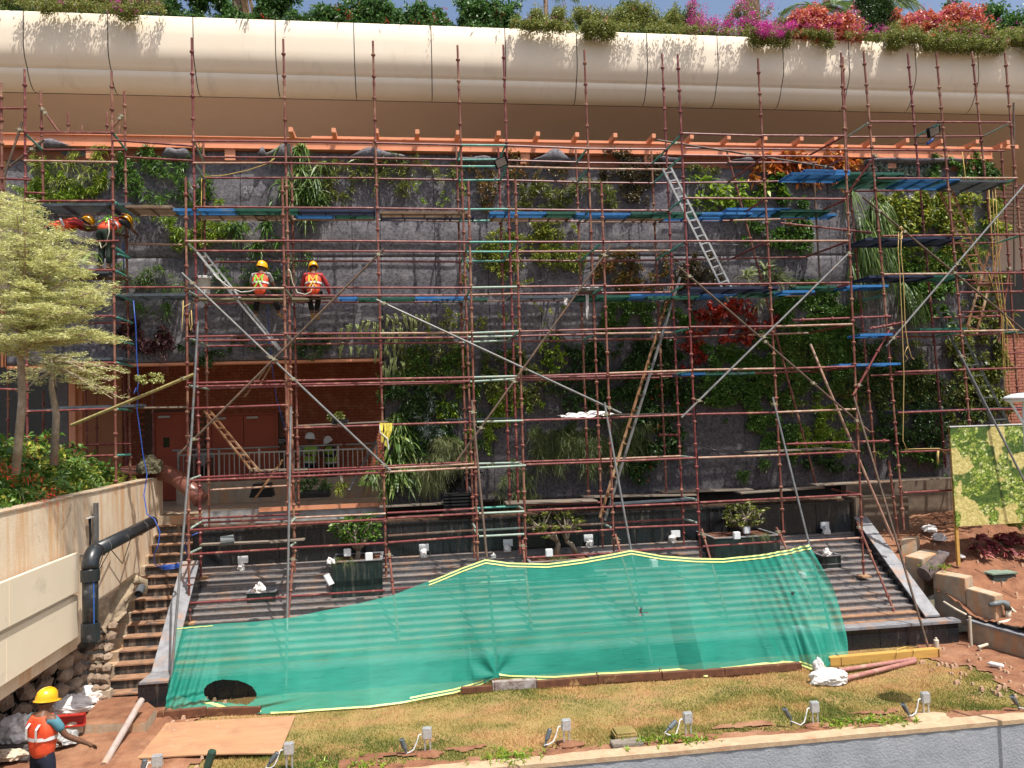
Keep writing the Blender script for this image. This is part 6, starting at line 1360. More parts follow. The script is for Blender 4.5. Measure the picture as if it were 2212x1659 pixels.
net=npmesh('shade_net',Vn,F,M_net); tag(net,'long torn green shade net hung across the foot of the cascade steps','net')
def ribbon(name,u0,u1,va,vb,n=260):
    P=[[netpoint(u,va(u),.012),netpoint(u,vb(u),.012)] for u in np.linspace(u0,u1,n)]
    MB().grid(P).build(name,M_tape,net)
ribbon('edge_tape',.0,.06,lambda u:.012,lambda u:.022,30)
hpx=lambda u:1/(max(40,np.interp(u,bu,bot[:,1])-np.interp(u,tu,top[:,1])))
ribbon('edge_tape',.40,1.,lambda u:0.,lambda u:3.4*hpx(u)); ribbon('edge_tape',.40,1.,lambda u:7*hpx(u),lambda u:10.*hpx(u))
ribbon('edge_tape',.155,.468,lambda u:1-3.2*hpx(u),lambda u:1.); ribbon('edge_tape',.36,.468,lambda u:1-9*hpx(u),lambda u:1-6*hpx(u))
ribbon('edge_tape',.492,.97,lambda u:1-3*hpx(u),lambda u:1.); ribbon('edge_tape',.492,.97,lambda u:1-9.5*hpx(u),lambda u:1-6*hpx(u))
ribbon('edge_tape',.055,.14,lambda u:1-(16-u*75)*hpx(u),lambda u:1-(12.5-u*72)*hpx(u),40)

# ================================================================ BEAMS AND LOOSE THINGS ON THE LAWN
M_rbeam=mat('brown_painted_beam',(.16,.065,.035),(.10,.04,.022),rough=.6,scale=8,c3=(.40,.24,.10),c3amt=.15,c3scale=5)
M_ybeam=mat('ochre_timber',(.55,.32,.08),(.45,.25,.06),rough=.65,scale=5,stretch=(.4,3,3))
M_peel=mat('peeling_grey_beam',(.42,.38,.36),(.16,.10,.08),rough=.7,scale=10)
def beam(c,x1,y1,x2,y2,h,m,label,w=.10,zoff=0):
    A=at(c,x1,y1,Z=zoff);B=at(c,x2,y2,Z=zoff); A.y+=w/2;B.y+=w/2; A.z=B.z=zoff+h/2; o=MB().bar(A,B,w,h).build('steel_beam' if m is not M_ybeam else 'timber_beam',m,bevel=.005); return tag(o,label,'beam','beams weighing down the net')
beam('i',975,1368,1280,1337,.14,M_rbeam,'brown beam at the lower left end of the net, first from the left')
beam('i',1285,1337,1620,1325,.12,M_rbeam,'brown beam under the oval hole in the net')
beam('j',1290,1198,1485,1185,.10,M_rbeam,'short brown beam just left of the peeling grey beam')
beam('j',1486,1182,1765,1165,.16,M_peel,'peeling grey and brown beam below the lifted corner of the net',w=.12)
beam('k',182,1168,562,1133,.13,M_rbeam,'brown beam with an orange painted mark right of the peeling beam')
beam('k',565,1133,960,1110,.13,M_rbeam,'brown beam in the middle of the net foot, third from the right')
beam('k',965,1112,1350,1088,.13,M_rbeam,'brown beam under the pulled down point of the net hem')
beam('k',1352,1088,1830,1050,.13,M_rbeam,'last brown beam at the right end of the net foot')
o=beam('l',455,1028,1140,968,.16,M_ybeam,'long ochre yellow timber beam right of the net on the grass',w=.14)
# straps round the beams
for c,x,y in [('i',1018,1365),('j',1500,1180),('k',182,1165),('k',563,1132),('k',960,1108),('l',520,1020),('l',1128,968)]:
    p=at(c,x,y,Z=0); mb=MB(); mb.tube([p+Vector((0,-.02,0)),p+Vector((0,-.02,.15)),p+Vector((0,.14,.17)),p+Vector((0,.16,0))],.008,5); o=mb.build('binding_wire',M_rbeam); tag(o,{'i':'wire loop round the leftmost brown beam','j':'wire loop round the peeling beam','l':'wire loop round the ochre timber, %s one'%('left' if x<600 else 'right')}.get(c,'wire loop round a brown beam joint, %s'%{182:'left of three',563:'middle of three',960:'right of three'}.get(x,'x')),'wire','wire loops on the beams')
def pipe(c,p1,p2,r,m,label,zo=None,flange=True,name='steel_pipe'):
    A=at(c,*p1,Z=0);B=at(c,*p2,Z=0);A.z=B.z=r+.01 if zo is None else zo; mb=MB(); mb.tube([A,B],r,12)
    o=mb.build(name,m,smooth=False); d=(B-A).normalized()
    if flange: MB().lathe(A,[(r,-.01),(r*1.45,-.005),(r*1.45,.02),(r,.03)],12,axis=d).build('collar',m,o)
    return tag(o,label,'pipe','pipes lying about')
M_rpipe=mat('dusty_red_pipe',(.36,.16,.13),(.27,.11,.09),rough=.7,scale=9,c3=(.42,.27,.20),c3amt=.5,c3scale=5)
pipe('l',(508,1070),(982,998),.042,M_rpipe,'rear dusty red pipe lying on the lawn in front of the ochre timber')
pipe('l',(555,1118),(985,1012),.042,M_rpipe,'front dusty red pipe lying on the lawn, nearest to the white sack')
A=at('i',645,1643,Z=.05);B=at('i',880,1238,Z=.42); o=MB().tube([A,B],.052,12).build('steel_pipe',mat('dusty_grey_pipe',(.42,.34,.30),(.30,.24,.21),rough=.7,scale=8,c3=(.45,.28,.18),c3amt=.4)); tag(o,'dusty grey pipe leaning on the concrete slab at the lower left','pipe','pipes lying about')
# plywood
M_ply=mat('dusty_plywood',(.42,.235,.125),(.37,.195,.10),rough=.8,scale=2.5,stretch=(.6,3,1),c3=(.33,.17,.095),c3amt=.5,c3scale=2.5)
C4=[at('i',780,1600,Z=.05),at('j',160,1562,Z=.05),at('j',258,1327,Z=.05),at('i',958,1377,Z=.05)]
P=[]
for i in range(13):
    u=i/12; row=[]
    for j in range(9):
        v=j/8; p=C4[0].lerp(C4[1],u).lerp(C4[3].lerp(C4[2],u),v); p.z=.035+.03*math.sin(u*3)*(1-v)+.05*max(0,.15-u)*4*(1-v); row.append(p)
    P.append(row)
mb=MB(); mb.grid(P); mb.grid([[p-Vector((0,0,.018)) for p in r_] for r_ in P])
for e in ([r_[0] for r_ in P],[r_[-1] for r_ in P],P[0],P[-1]): mb.grid([[p,p-Vector((0,0,.018))] for p in e])
tag(mb.build('plywood_sheet',M_ply),'large sheet of dusty orange plywood lying on the ground at the lower left','board')
# crumpled sacks
def crumple(name,c,x,y,s,m,label,cat='sack',Z=None,Y=None,seed=0,amp=.25,sub=4,group=None,fl=1.):
    p=at(c,x,y,Z=Z) if Z is not None else at(c,x,y,Y=Y); bm=bmesh.new(); bmesh.ops.create_icosphere(bm,subdivisions=sub,radius=1)
    for v in bm.verts:
        q=v.co.copy(); A_=np.array([q.x*2.2+seed*3+20]);B_=np.array([q.z*2.2+q.y*1.7+seed+20])
        f=1+amp*2*(vnoise(A_,B_,90+seed)[0]-.5)+amp*.9*(abs(vnoise(A_*2.7,B_*2.7,91+seed)[0]-.5)*2-.5)+amp*.35*(vnoise(A_*7,B_*7,92+seed)[0]-.5)
        v.co=Vector((q.x*s[0]*f,q.y*s[1]*f,max(q.z*s[2]*f,-s[2]*.35*fl)))+p+Vector((0,0,s[2]*.35*fl))
    me=bpy.data.meshes.new(name); bm.to_mesh(me); bm.free(); me.materials.append(m); o=link(name,me); return tag(o,label,cat,group)
M_sack=mat('white_plastic_sack',(.78,.75,.72),(.60,.56,.53),rough=.5,scale=6,bump=.6,bscale=25,c3=(.45,.3,.2),c3amt=.15)
M_paper=mat('crumpled_paper',(.62,.52,.38),(.48,.38,.27),rough=.8,scale=8,bump=.5)
M_redprint=mat('sack_red_print',(.55,.05,.06),(.78,.75,.72),rough=.5,scale=5,stretch=(.6,1,4))
crumple('sack','l',445,1125,(.36,.22,.20),M_sack,'crumpled white sack on the lawn beside the two red pipes',Z=0,seed=2,amp=.16)
crumple('sack','l',385,1065,(.12,.09,.20),M_sack,'upright twisted neck of white plastic behind the lawn sack',Z=0,seed=12,amp=.18)
r=None
for k,(x,y,s,m,lab,sd_) in enumerate([(375,1225,(.36,.2,.24),M_redprint,'white sack with red print lying against the stones',3),(540,1240,(.34,.2,.16),M_sack,'bright white plastic bag right of the printed sack',4),(400,1300,(.5,.22,.15),M_sack,'long pale sack just above the red channel',5),(90,1330,(.4,.25,.22),mat('grey_sack',(.42,.41,.38),(.28,.27,.25),rough=.6,bump=.6),'big grey sack in the shade at the left edge',6),(120,1480,(.34,.2,.28),M_sack,'white torn sack hanging below the red channel',7),(420,1430,(.25,.2,.14),M_paper,'cream crumpled paper bags right of the worker hip',8),(390,1500,(.22,.16,.12),mat('grey_foil',(.42,.42,.40),(.25,.25,.24),rough=.4,bump=.8),'grey foil wrapping lying near the worker hand',9),(60,1600,(.2,.12,.09),M_paper,'small cream bag at the lower left corner',10),(510,1275,(.18,.12,.1),M_sack,'small white plastic scrap beside the concrete slab',11)]):
    crumple('sack','i',x,y,tuple(q*1.15 for q in s),m,lab,Z=.12,seed=sd_,amp=.2,group='sacks piled by the stones')
# red channel beam, pipe stack
A=at('i',-60,1400,Z=.35);B=at('i',535,1348,Z=.35); M_rch=mat('bright_red_channel',(.42,.03,.02),(.33,.022,.016),rough=.45,scale=5)
r=empty('steel_channel',B,'bright red steel channel lying across the sacks at the lower left','beam')
for nm,o1,w,h in (('web',(0,0,0),.02,.17),('flange',(0,-.05,.085),.10,.012),('flange',(0,-.05,-.085),.10,.012)): MB().bar(A+Vector(o1),B+Vector(o1),w,h).build(nm,M_rch,r)
for k in range(6):
    A=at('i',-60,1500+k*22,Z=.1+.0*k);B=at('i',180,1482+k*24,Z=.1); tag(MB().tube([A,B],.045,10).build('steel_pipe',mat('dark_stored_pipe',(.09,.075,.065),(.06,.05,.045),rough=.6)),'dark pipe in the stack at the lower left edge, number %s from the back'%(['one','two','three','four','five','six'][k]),'pipe','stacked dark pipes')
# ================================================================ SPOTLIGHTS
M_boxm=mat('silver_junction_box',(.62,.63,.64),(.45,.46,.47),rough=.35,metal=.5,scale=30); M_lampg=mat('grey_lamp_body',(.14,.16,.17),(.10,.115,.12),rough=.4,metal=.2); M_cond=mat('white_conduit',(.68,.68,.66),(.55,.55,.53),rough=.5)
def spot(c,x,y,label,lampdir=(-.3,-.1,.9),lampoff=(-.45,-.05,.12),up=True,sc=.74):
    p=at(c,x,y,Z=0); r=empty('garden_spotlight',p,label,'garden light','spotlights along the lawn edge'); q=lambda v:p+Vector(v)*sc
    MB().box(p.x-.095*sc,p.y-.04,p.z+.27*sc,p.x+.095*sc,p.y+.04,p.z+.5*sc).build('junction_box',M_boxm,r,bevel=.012)
    for s in (-.065,.045):
        mb=MB(); mb.box(p.x+s*sc,p.y-.01,p.z-.05,p.x+(s+.03)*sc,p.y+.005,p.z+.27*sc); mb.build('leg',M_boxm,r)
    L=q(lampoff); d=Vector(lampdir).normalized()
    mb=MB(); mb.tube([q((-.085,0,.37)),q((-.16,-.01,.36)),q((-.22,-.03,.22)),q((-.27,-.05,.1)),q((-.36,-.06,.05)),L-d*.07+Vector((-.02,0,-.01)),L-d*.04],.011,7); mb.build('conduit',M_cond,r,smooth=True)
    mb=MB(); mb.lathe(L,[(.02,-.05),(.022,0),(.036,.012),(.038,.16),(.034,.165),(.03,.15)],12,axis=d); mb.build('lamp',M_lampg,r,smooth=False)
    MB().tube([L-d*.06,L-d*.06-Vector((0,0,L.z-p.z-.05))],.012,6).build('stake',M_lampg,r)
    return r
spot('j',1080,1560,'spotlight on bare earth in mid lawn, second box from the left')
spot('k',365,1508,'spotlight in the middle of the row, left of the concrete drain cover',lampdir=(.3,.1,.7),lampoff=(-.42,-.02,.12))
spot('k',1122,1462,'spotlight beside the weeds right of the concrete drain cover',lampdir=(.75,.2,.5),lampoff=(-.42,-.02,.2))
spot('l',360,1392,'spotlight with its lamp tilted up, third from the right',lampdir=(-.5,-.1,.8),lampoff=(-.55,.05,.2))
spot('l',1050,1332,'spotlight on the sand mound beside the lamp post shadow',lampdir=(-.5,-.1,.8),lampoff=(-.45,-.02,.12))
spot('j',220,1660,'spotlight at the bottom edge right of the plywood sheet',lampdir=(.6,.1,.7),lampoff=(-.36,-.02,.15))
spot('i',980,1740,'spotlight at the bottom edge below the plywood, leftmost of the row',lampdir=(.2,0,.9),lampoff=(-.28,.02,.2))
spot('l',1745,1290,'rightmost spotlight on red soil at the right edge',lampdir=(-.55,-.1,.75),lampoff=(-.5,.0,.15))
p=at('i',1285,1725,Z=0); mb=MB(); mb.lathe(p+Vector((0,0,.12)),[(.03,0),(.055,.03),(.06,.26),(.05,.28)],12,axis=(.3,0,.9)); mb.tube([p,p+Vector((0,0,.14))],.015,6); tag(mb.build('garden_spotlight',mat('dark_green_lamp',(.03,.07,.05),(.02,.05,.035),rough=.4)),'dark green lamp body without a box at the bottom edge below the plywood','garden light','spotlights along the lawn edge')
# mounds, stones, drain, weeds
for k,(c,x,y,s,m,lab) in enumerate([('j',1085,1575,(.22,.14,.05),M_soil,'small red earth mound round the second spotlight'),('k',390,1520,(.22,.13,.05),M_soil,'small red earth mound round the middle spotlight'),('l',1075,1345,(.34,.2,.06),M_kerb,'sandy mound round the spotlight over the lamp post shadow'),('l',370,1400,(.2,.12,.05),M_soil,'small earth mound round the third spotlight from the right'),('k',1150,1480,(.35,.16,.05),M_soil,'small earth mound beside the weeds')]):
    crumple('earth_mound',c,x,y,s,m,lab,cat='earth mound',Z=-.01,seed=40+k,amp=.2,sub=3,fl=.1)
A=at('k',645,1515,Z=.03);B=at('k',830,1490,Z=.03); r=empty('drain_cover',A,'sunken concrete drain block at the lawn edge between two spotlights','drain'); MB().box(A.x,A.y-.08,-.2,B.x,A.y+.12,.06).build('block',mat('grey_rough_concrete',(.26,.22,.18),(.18,.15,.12),rough=.9,bump=1),r,bevel=.01); MB().box(A.x+.1,A.y+.12,.0,B.x-.02,A.y+.45,.12).build('turf_slab',M_lawn,r,bevel=.03)
for k,(c,x,y,n,s,hb,lab) in enumerate([('k',900,1510,46,.28,'fern','bright green weeds right of the drain block'),('l',760,1385,50,.3,'fern','bright weeds at the kerb between two right hand spotlights'),('l',540,1395,30,.25,'tuft','small weeds at the kerb beside the third spotlight from the right'),('j',1600,1600,50,.35,'tuft','leafy weeds at the bottom edge of the lawn middle'),('j',650,1655,30,.3,'tuft','weeds at the bottom edge left of the middle'),('k',1150,1500,25,.22,'fern','weeds at the foot of the spotlight right of the drain'),('i',960,1308,14,.1,'fern','tiny green sprout at the corner of the concrete slab'),('l',1110,420,26,.22,'fern','green weed growing by the felt roll on the stepped wall')]):
    p=at(c,x,y,Z=0) if k<7 else at(c,x,y,Y=15.9); nl,L,Wd,dr,sp,sg,sh=HB[hb]; C=np.array([p])+rng.normal(0,1,(n,3))*[s,s*.35,.02]+[0,0,.03]; c_=np.repeat(C,6,0); N=len(c_); d=rng.normal(0,.7,(N,3))+[0,0,.9]; V,F,kk=leafgeo(c_,d,L*rng.uniform(.5,1.1,N),Wd,dr,sg,sh); tag(npmesh('weeds',V,F,LM['lime'],tint=np.repeat(np.clip(rng.normal(.4,.2,N),0,1),kk)),lab,'weeds',kind='stuff')
# pebbles and scraps
B=[]
mbp=MB()
for k in range(420):
    if k<200: x,y=random.uniform(-6.3,-3.2),random.uniform(11.6,15); z=.03
    elif k<280: x,y=random.uniform(9.5,11.2),random.uniform(12,14.8); z=.02
    else: x,y=random.uniform(11.3,18),random.uniform(13.5,18); z=float(zr_(np.array(x),np.array(y)))+.01
    if k>=280 and (x-q0.x)*nrm.x+(y-q0.y)*nrm.y<.3: continue
    s=random.uniform(.012,.045); mbp.hexa([(x-s,y-s,z-s),(x+s,y-s*.7,z-s),(x+s*.8,y+s,z-s),(x-s,y+s*.9,z-s),(x-s*.6,y-s*.5,z+s*.6),(x+s*.6,y-s*.4,z+s*.5),(x+s*.5,y+s*.5,z+s*.7),(x-s*.5,y+s*.5,z+s*.5)])
tag(mbp.build('pebbles',mat('tan_pebbles',(.45,.30,.2),(.30,.17,.10),rough=.9,scale=3)),'small stones and clods scattered over the red soil','stones',kind='stuff')
for k,(c,x,y,lab) in enumerate([('l',1485,1018,'white plastic bottle on the red soil by the side wall'),]):
    p=at(c,x,y,Z=.05); o=MB().lathe(p,[(.02,-.13),(.045,-.11),(.05,.09),(.03,.11),(.018,.15)],10,axis=(-.5,.7,.0)).build('bottle',M_sack,smooth=True); tag(o,lab,'bottle')
# small pipes by the corner
M_pvc=mat('cream_pvc',(.62,.56,.44),(.5,.44,.33),rough=.5,scale=8)
p=at('l',1332,905,Z=.0); tag(MB().tube([p,p+Vector((0,0,.62))],.028,9).build('pvc_pipe',M_pvc),'upright cream pipe standing at the inner corner of the basin wall','pipe')
p=at('l',1375,920,Z=.05); tag(MB().tube([p+Vector((.05,.0,-.05)),p+Vector((0,0,.04)),p+Vector((.3,.1,.05))],.03,9).build('pvc_pipe',M_pvc),'short white elbow pipe coming out of the soil at the corner','pipe')
p=at('l',1115,915,Z=.0); o=MB().lathe(p,[(.05,0),(.05,.17),(.03,.18),(.02,.22)],10).build('capped_tube',M_pvc); tag(o,'small white capped tube behind the ochre timber end','capped tube')
p=[at('l',868,948,Z=.15),at('l',870,920,Z=.2),at('l',925,905,Z=.2),at('l',975,918,Z=.2),at('l',980,942,Z=.15)]; M_yrope=mat('yellow_rope',(.52,.36,.10),(.40,.26,.06),rough=.7,scale=40)
tag(MB().tube(p,.012,6).build('rope',M_yrope),'loop of yellow cord standing behind the ochre timber','rope')
# ================================================================ RIGHT BANK DETAILS
p=at('l',1445,645,Y=14.6); q=at('l',1520,628,Y=14.6); e=at('l',1560,745,Y=14.6)
M_gpvc=mat('grey_pvc',(.16,.18,.18),(.11,.125,.125),rough=.45)
r=empty('water_outlet',e,'grey elbow outlet on a cream pipe at the end of the stepped wall','pipe'); MB().tube([p,p.lerp(q,.5),q,q+Vector((.1,0,-.03)),q+Vector((.14,0,-.15))],[.04,.055,.05,.07,.07],12).build('elbow',M_gpvc,r,smooth=True); MB().tube([q+Vector((.14,0,-.15)),e],.055,12).build('riser_pipe',M_pvc,r,smooth=True)
tag(MB().tube([at('l',1570,660,Y=14.9),at('l',1640,722,Y=14.6),at('l',1500,758,Y=14.3)],.03,8).build('pvc_pipe',M_pvc),'bent white pipe lying behind the grey elbow outlet','pipe')
tag(MB().tube([at('l',1160,625,Y=15.4),at('l',1230,668,Y=15.0),at('l',1300,705,Y=14.9)],.022,8).build('pvc_pipe',M_pvc),'thin grey pipe lying along the foot of the right stringer slab','pipe')
a=bank('l',1465,500)+Vector((0,0,.2)); VB=a.y; r=empty('valve_chamber',a+Vector((.35,0,-.1)),'green grey plastic valve box set in the red soil','valve box')
MB().box(a.x,VB,a.z-.42,a.x+.6,VB+.45,a.z-.06).build('body',mat('dark_valve_box',(.05,.07,.065),(.035,.05,.045),rough=.6),r,bevel=.02); MB().box(a.x-.03,VB-.03,a.z-.058,a.x+.63,VB+.48,a.z-.02).build('lid',mat('green_grey_lid',(.20,.26,.20),(.15,.20,.15),rough=.6),r,bevel=.015)
mb=MB(); mb.tube([at('l',1035,455,Y=15.95),at('l',1075,420,Y=16.0),at('l',1120,370,Y=16.2),at('l',1160,335,Y=16.4)],[.17,.15,.13,.08],12); tag(mb.build('felt_roll',mat('dirty_felt_roll',(.15,.11,.10),(.08,.06,.055),rough=.95,bump=1)),'roll of dirty brown felt lying over the stepped wall','felt roll')
for k,(x,y,Y,s,lab) in enumerate([(1070,188,17.4,.16,'grey crumpled bag on the dark soil right of the scaffold foot'),(1140,240,17.2,.17,'bright white plastic sheet on the soil above the stepped wall'),(1155,338,16.6,.13,'white paper scrap at the top of the felt roll'),(1262,352,16.5,.09,'small white scrap on the red soil right of the felt roll')]): crumple('litter_bag','l',x,y,(s*1.1,s*.8,s*.7),M_sack,lab,Y=bank('l',x,y+10).y-.05,seed=60+k,amp=.35,sub=3)
# red cordylines
LM['cordy']=leafmat('cordyline_leaves',[(.08,.03,.03),(.30,.05,.06),(.50,.16,.15),(.20,.16,.08)],trans=.25)
for k,(x,y,Y,s) in enumerate([(1365,240,17.,1.),(1340,300,16.7,.85),(1430,275,17.1,.9),(1500,240,17.3,1.),(1560,225,17.4,.9),(1620,260,17.2,1.),(1550,320,16.8,.75),(1405,330,16.5,.7),(1655,340,16.7,.8),(1480,300,16.9,.8)]):
    bp=bank('l',x,y+25); o=rosette('cordyline','l',x,y,'cordy',26,.42*s,.10*s,'red leaved cordyline below the printed hoarding, %s'%['the tall leftmost one','low one nearest the hoarding post','second from the left','behind the gap in the middle','just under the hoarding edge','the broad one at right','low drooping one in front','small one above the felt roll','lowest one at the right edge','in the centre of the clump'][k],'red cordylines on the bank',droop=.5,Y=bp.y,shape='oval',up=1.3)
o=rosette('lily_plant','l',1560,150,'lime',20,.7,.09,'bright green strappy plant under the corner of the printed hoarding','green plants on the bank',droop=.6,Y=17.3,up=1.4)
bushel('red_ground_cover','l',1400,1659,205,260,17.5,'red','small',60,label='small red leaved ground cover behind the cordylines',th=.3,kind='stuff')
# twigs on bank
mb=MB()
for k in range(60):
    x,y=random.uniform(11.5,17),random.uniform(14.5,18); z=float(zr_(np.array(x),np.array(y)))+.02; a_=random.uniform(0,3.1); L=random.uniform(.1,.45); mb.tube([(x,y,z),(x+L*math.cos(a_),y+L*math.sin(a_)*.6,z+random.uniform(0,.06)+L*.2)],.006,3,caps=False)
tag(mb.build('dry_twigs',M_blacksoil),'dry twigs and roots on the red soil bank','twigs',kind='stuff')
# ================================================================ PRINTED HOARDING
def hoardmat():
    m=bpy.data.materials.new('leaf_print'); m.use_nodes=True; n=m.node_tree.nodes; L=m.node_tree.links; b=n['Principled BSDF']; b.inputs['Roughness'].default_value=.35
    g=n.new('ShaderNodeNewGeometry').outputs['Position']
    def vor(s,mode='F1'):
        mp=n.new('ShaderNodeMapping'); mp.inputs['Scale'].default_value=(s,.0,s*1.3); L.new(g,mp.inputs[0]); wn=n.new('ShaderNodeTexNoise'); wn.inputs['Scale'].default_value=11; wn.inputs['Detail'].default_value=2; L.new(g,wn.inputs[0]); va_=n.new('ShaderNodeVectorMath'); va_.operation='MULTIPLY_ADD'; va_.inputs[1].default_value=(1.6,0,1.6); L.new(wn.outputs['Color'],va_.inputs[0]); L.new(mp.outputs[0],va_.inputs[2]); v=n.new('ShaderNodeTexVoronoi'); v.inputs['Scale'].default_value=1; 
        if mode!='F1': v.feature=mode
        L.new(va_.outputs[0],v.inputs[0]); return v
    def ramp(src,els):
        c=n.new('ShaderNodeValToRGB'); e=c.color_ramp.elements; e[0].position,e[0].color=els[0][0],(*els[0][1],1); e[1].position,e[1].color=els[-1][0],(*els[-1][1],1)
        for p_,c_ in els[1:-1]: q=e.new(p_); q.color=(*c_,1)
        L.new(src,c.inputs[0]); return c.outputs[0]
    va=vor(13); sepc=n.new('ShaderNodeSeparateColor'); L.new(va.outputs['Color'],sepc.inputs[0])
    leaf=ramp(sepc.outputs[0],[(0,(.07,.14,.02)),(.35,(.20,.32,.04)),(.7,(.42,.52,.10)),(1,(.62,.70,.30))])
    ed=vor(13,'DISTANCE_TO_EDGE'); em=n.new('ShaderNodeMapRange'); em.inputs['From Max'].default_value=.22; em.inputs['To Min'].default_value=.25; L.new(ed.outputs[0],em.inputs['Value'])
    mu=n.new('ShaderNodeMix'); mu.data_type='RGBA'; mu.blend_type='MULTIPLY'; mu.inputs[0].default_value=1; L.new(leaf,mu.inputs[6]); L.new(em.outputs[0],mu.inputs[7])
    vs=vor(22); sp=n.new('ShaderNodeSeparateColor'); L.new(vs.outputs['Color'],sp.inputs[0])
    straw=ramp(sp.outputs[1],[(0,(.40,.34,.10)),(1,(.68,.60,.25))]); dark=ramp(sp.outputs[2],[(0,(.025,.06,.01)),(1,(.09,.16,.03))])
    def mask(seed,scale,lo):
        mp=n.new('ShaderNodeMapping'); mp.inputs['Location'].default_value=(seed,0,seed*.7); L.new(g,mp.inputs[0]); no=n.new('ShaderNodeTexNoise'); no.inputs['Scale'].default_value=scale; no.inputs['Detail'].default_value=3; L.new(mp.outputs[0],no.inputs[0])
        r_=n.new('ShaderNodeMapRange'); r_.inputs['From Min'].default_value=lo; r_.inputs['From Max'].default_value=lo+.03; L.new(no.outputs[0],r_.inputs['Value']); return r_.outputs[0]
    m1=n.new('ShaderNodeMix'); m1.data_type='RGBA'; L.new(mask(3.3,1.7,.54),m1.inputs[0]); L.new(mu.outputs[2],m1.inputs[6]); L.new(dark,m1.inputs[7])
    m2=n.new('ShaderNodeMix'); m2.data_type='RGBA'; L.new(mask(9.1,1.5,.55),m2.inputs[0]); L.new(m1.outputs[2],m2.inputs[6]); L.new(straw,m2.inputs[7])
    L.new(m2.outputs[2],b.inputs['Base Color']); return m
HY=16.3
a=at('h',1198,1078,Y=HY);b=at('l',1240,158,Y=HY); c_=at('h',1662,1058,Y=HY+.0)
r=empty('printed_hoarding',(a.x,HY,b.z),'large hoarding printed with yellow green leaves at the right edge','hoarding')
HX2=a.x+3.6
MB().hexa([(a.x+.02,HY,b.z),(HX2,HY,b.z+.02),(HX2,HY+.03,b.z+.02),(a.x+.02,HY+.03,b.z),(a.x,HY,a.z),(HX2,HY,a.z),(HX2,HY+.03,a.z),(a.x,HY+.03,a.z)]).build('printed_face',hoardmat(),r)
MB().box(a.x-.01,HY-.01,a.z,HX2,HY+.05,a.z+.025).build('top_rail',M_cond,r)
pb=at('l',1240,240,Y=HY); MB().box(a.x+.03,HY+.031,pb.z-.6,a.x+.1,HY+.09,a.z-.01).build('post',M_ybeam,r)
# ================================================================ LAMP POST at the right edge
M_lw=mat('white_lamp_paint',(.75,.76,.76),(.68,.69,.69),rough=.35)
LXp,LYp=9.36,10.72; hz=at('o',2205,857,Y=LYp).z
r=empty('lamp_post',(LXp,LYp,-2.6),'white lamp post with a flat canopy head at the right edge','lamp post')
rr_=.27
MB().lathe((LXp,LYp,hz-.03),[(rr_,0),(rr_*1.02,.015),(rr_*.9,.04),(rr_*.55,.075),(.02,.09)],24).build('canopy',M_lw,r,smooth=True)
MB().lathe((LXp,LYp,hz-.08),[(rr_*.8,-.0),(rr_*.97,.045)],24).build('canopy_rim',M_lw,r,smooth=True)
MB().tube([(LXp,LYp,-2.6),(LXp,LYp,hz-.35),(LXp,LYp,hz-.03)],[.032,.028,.02],12).build('post',M_lw,r,smooth=True)
for s in (-1,1): MB().bar((LXp+s*rr_*.85,LYp,hz-.06),(LXp+s*.03,LYp,hz-.4),.025,.025).build('strut',M_lw,r)
# ================================================================ LADDERS
M_alu=mat('aluminium',(.55,.54,.50),(.42,.41,.38),rough=.35,metal=.6,scale=12); M_wood=mat('ladder_wood',(.30,.15,.07),(.18,.09,.04),rough=.8,scale=9,c3=(.45,.33,.2),c3amt=.4); M_dkm=mat('dark_green_steel',(.10,.11,.09),(.06,.07,.055),rough=.5)
def ladder(label,l0,l1,r0_,r1_,n,m,m2=None,w=.055,t=.03,rw=.03,skip=0):
    A0,A1,B0,B1=[at(c,x,y,Y=Y) for c,x,y,Y in (l0,l1,r0_,r1_)]; r=empty('ladder',A1,label,'ladder','ladders on the scaffolding')
    MB().bar(A0,A1,t,w).build('rail',m,r); MB().bar(B0,B1,t,w).build('rail',m2 or m,r)
    for k in range(n):
        f=(k+.6)/n; MB().bar(A0.lerp(A1,f),B0.lerp(B1,f),rw,rw).build('rung',m,r)
ladder('long aluminium ladder leaning from the wall top down to the blue boards',('c',962,1048,17.05),('g',1372,295,17.6),('c',1010,1038,17.1),('g',1422,275,17.65),17,M_alu)
ladder('slender wooden ladder with one aluminium rail rising through the middle levels',('g',1028,165,17.7),('g',572,1640,16.6),('g',1070,145,17.4),('k',603,118,16.5),15,M_wood,M_galv)
ladder('dark steel ladder behind the raking pipe near the printed hoarding',('h',1112,330,17.3),('h',1470,1060,16.5),('h',1182,320,17.3),('h',1565,1055,16.5),11,M_dkm)
ladder('wooden ladder leaning down to the left from the top right deck',('d',1120,1150,17.5),('h',1370,185,17.1),('d',1192,1140,17.5),('h',1440,185,17.1),12,M_wood)
ladder('wooden ladder leaning to the right beside the yellow ropes',('h',1462,-90,17.7),('h',1300,475,17.3),('h',1522,-90,17.7),('h',1362,500,17.3),9,M_wood)
ladder('brown wooden ladder sloping down to the walkway railing',('e',1268,975,17.8),('e',1568,1352,17.2),('e',1305,975,17.8),('e',1615,1352,17.2),9,M_wood,w=.04,t=.02)
ladder('aluminium ladder seen edge on behind the left seated worker',('e',1225,-10,17.1),('f',158,600,17.7),('e',1262,-20,17.3),('f',168,595,17.85),12,M_alu,w=.04)
MB_=[('e',1650,720,18.4,'f',-60,890,18.2),('f',180,1280,17.9,'f',0,1530,17.6),('f',110,690,18.4,'f',20,840,18.3)]
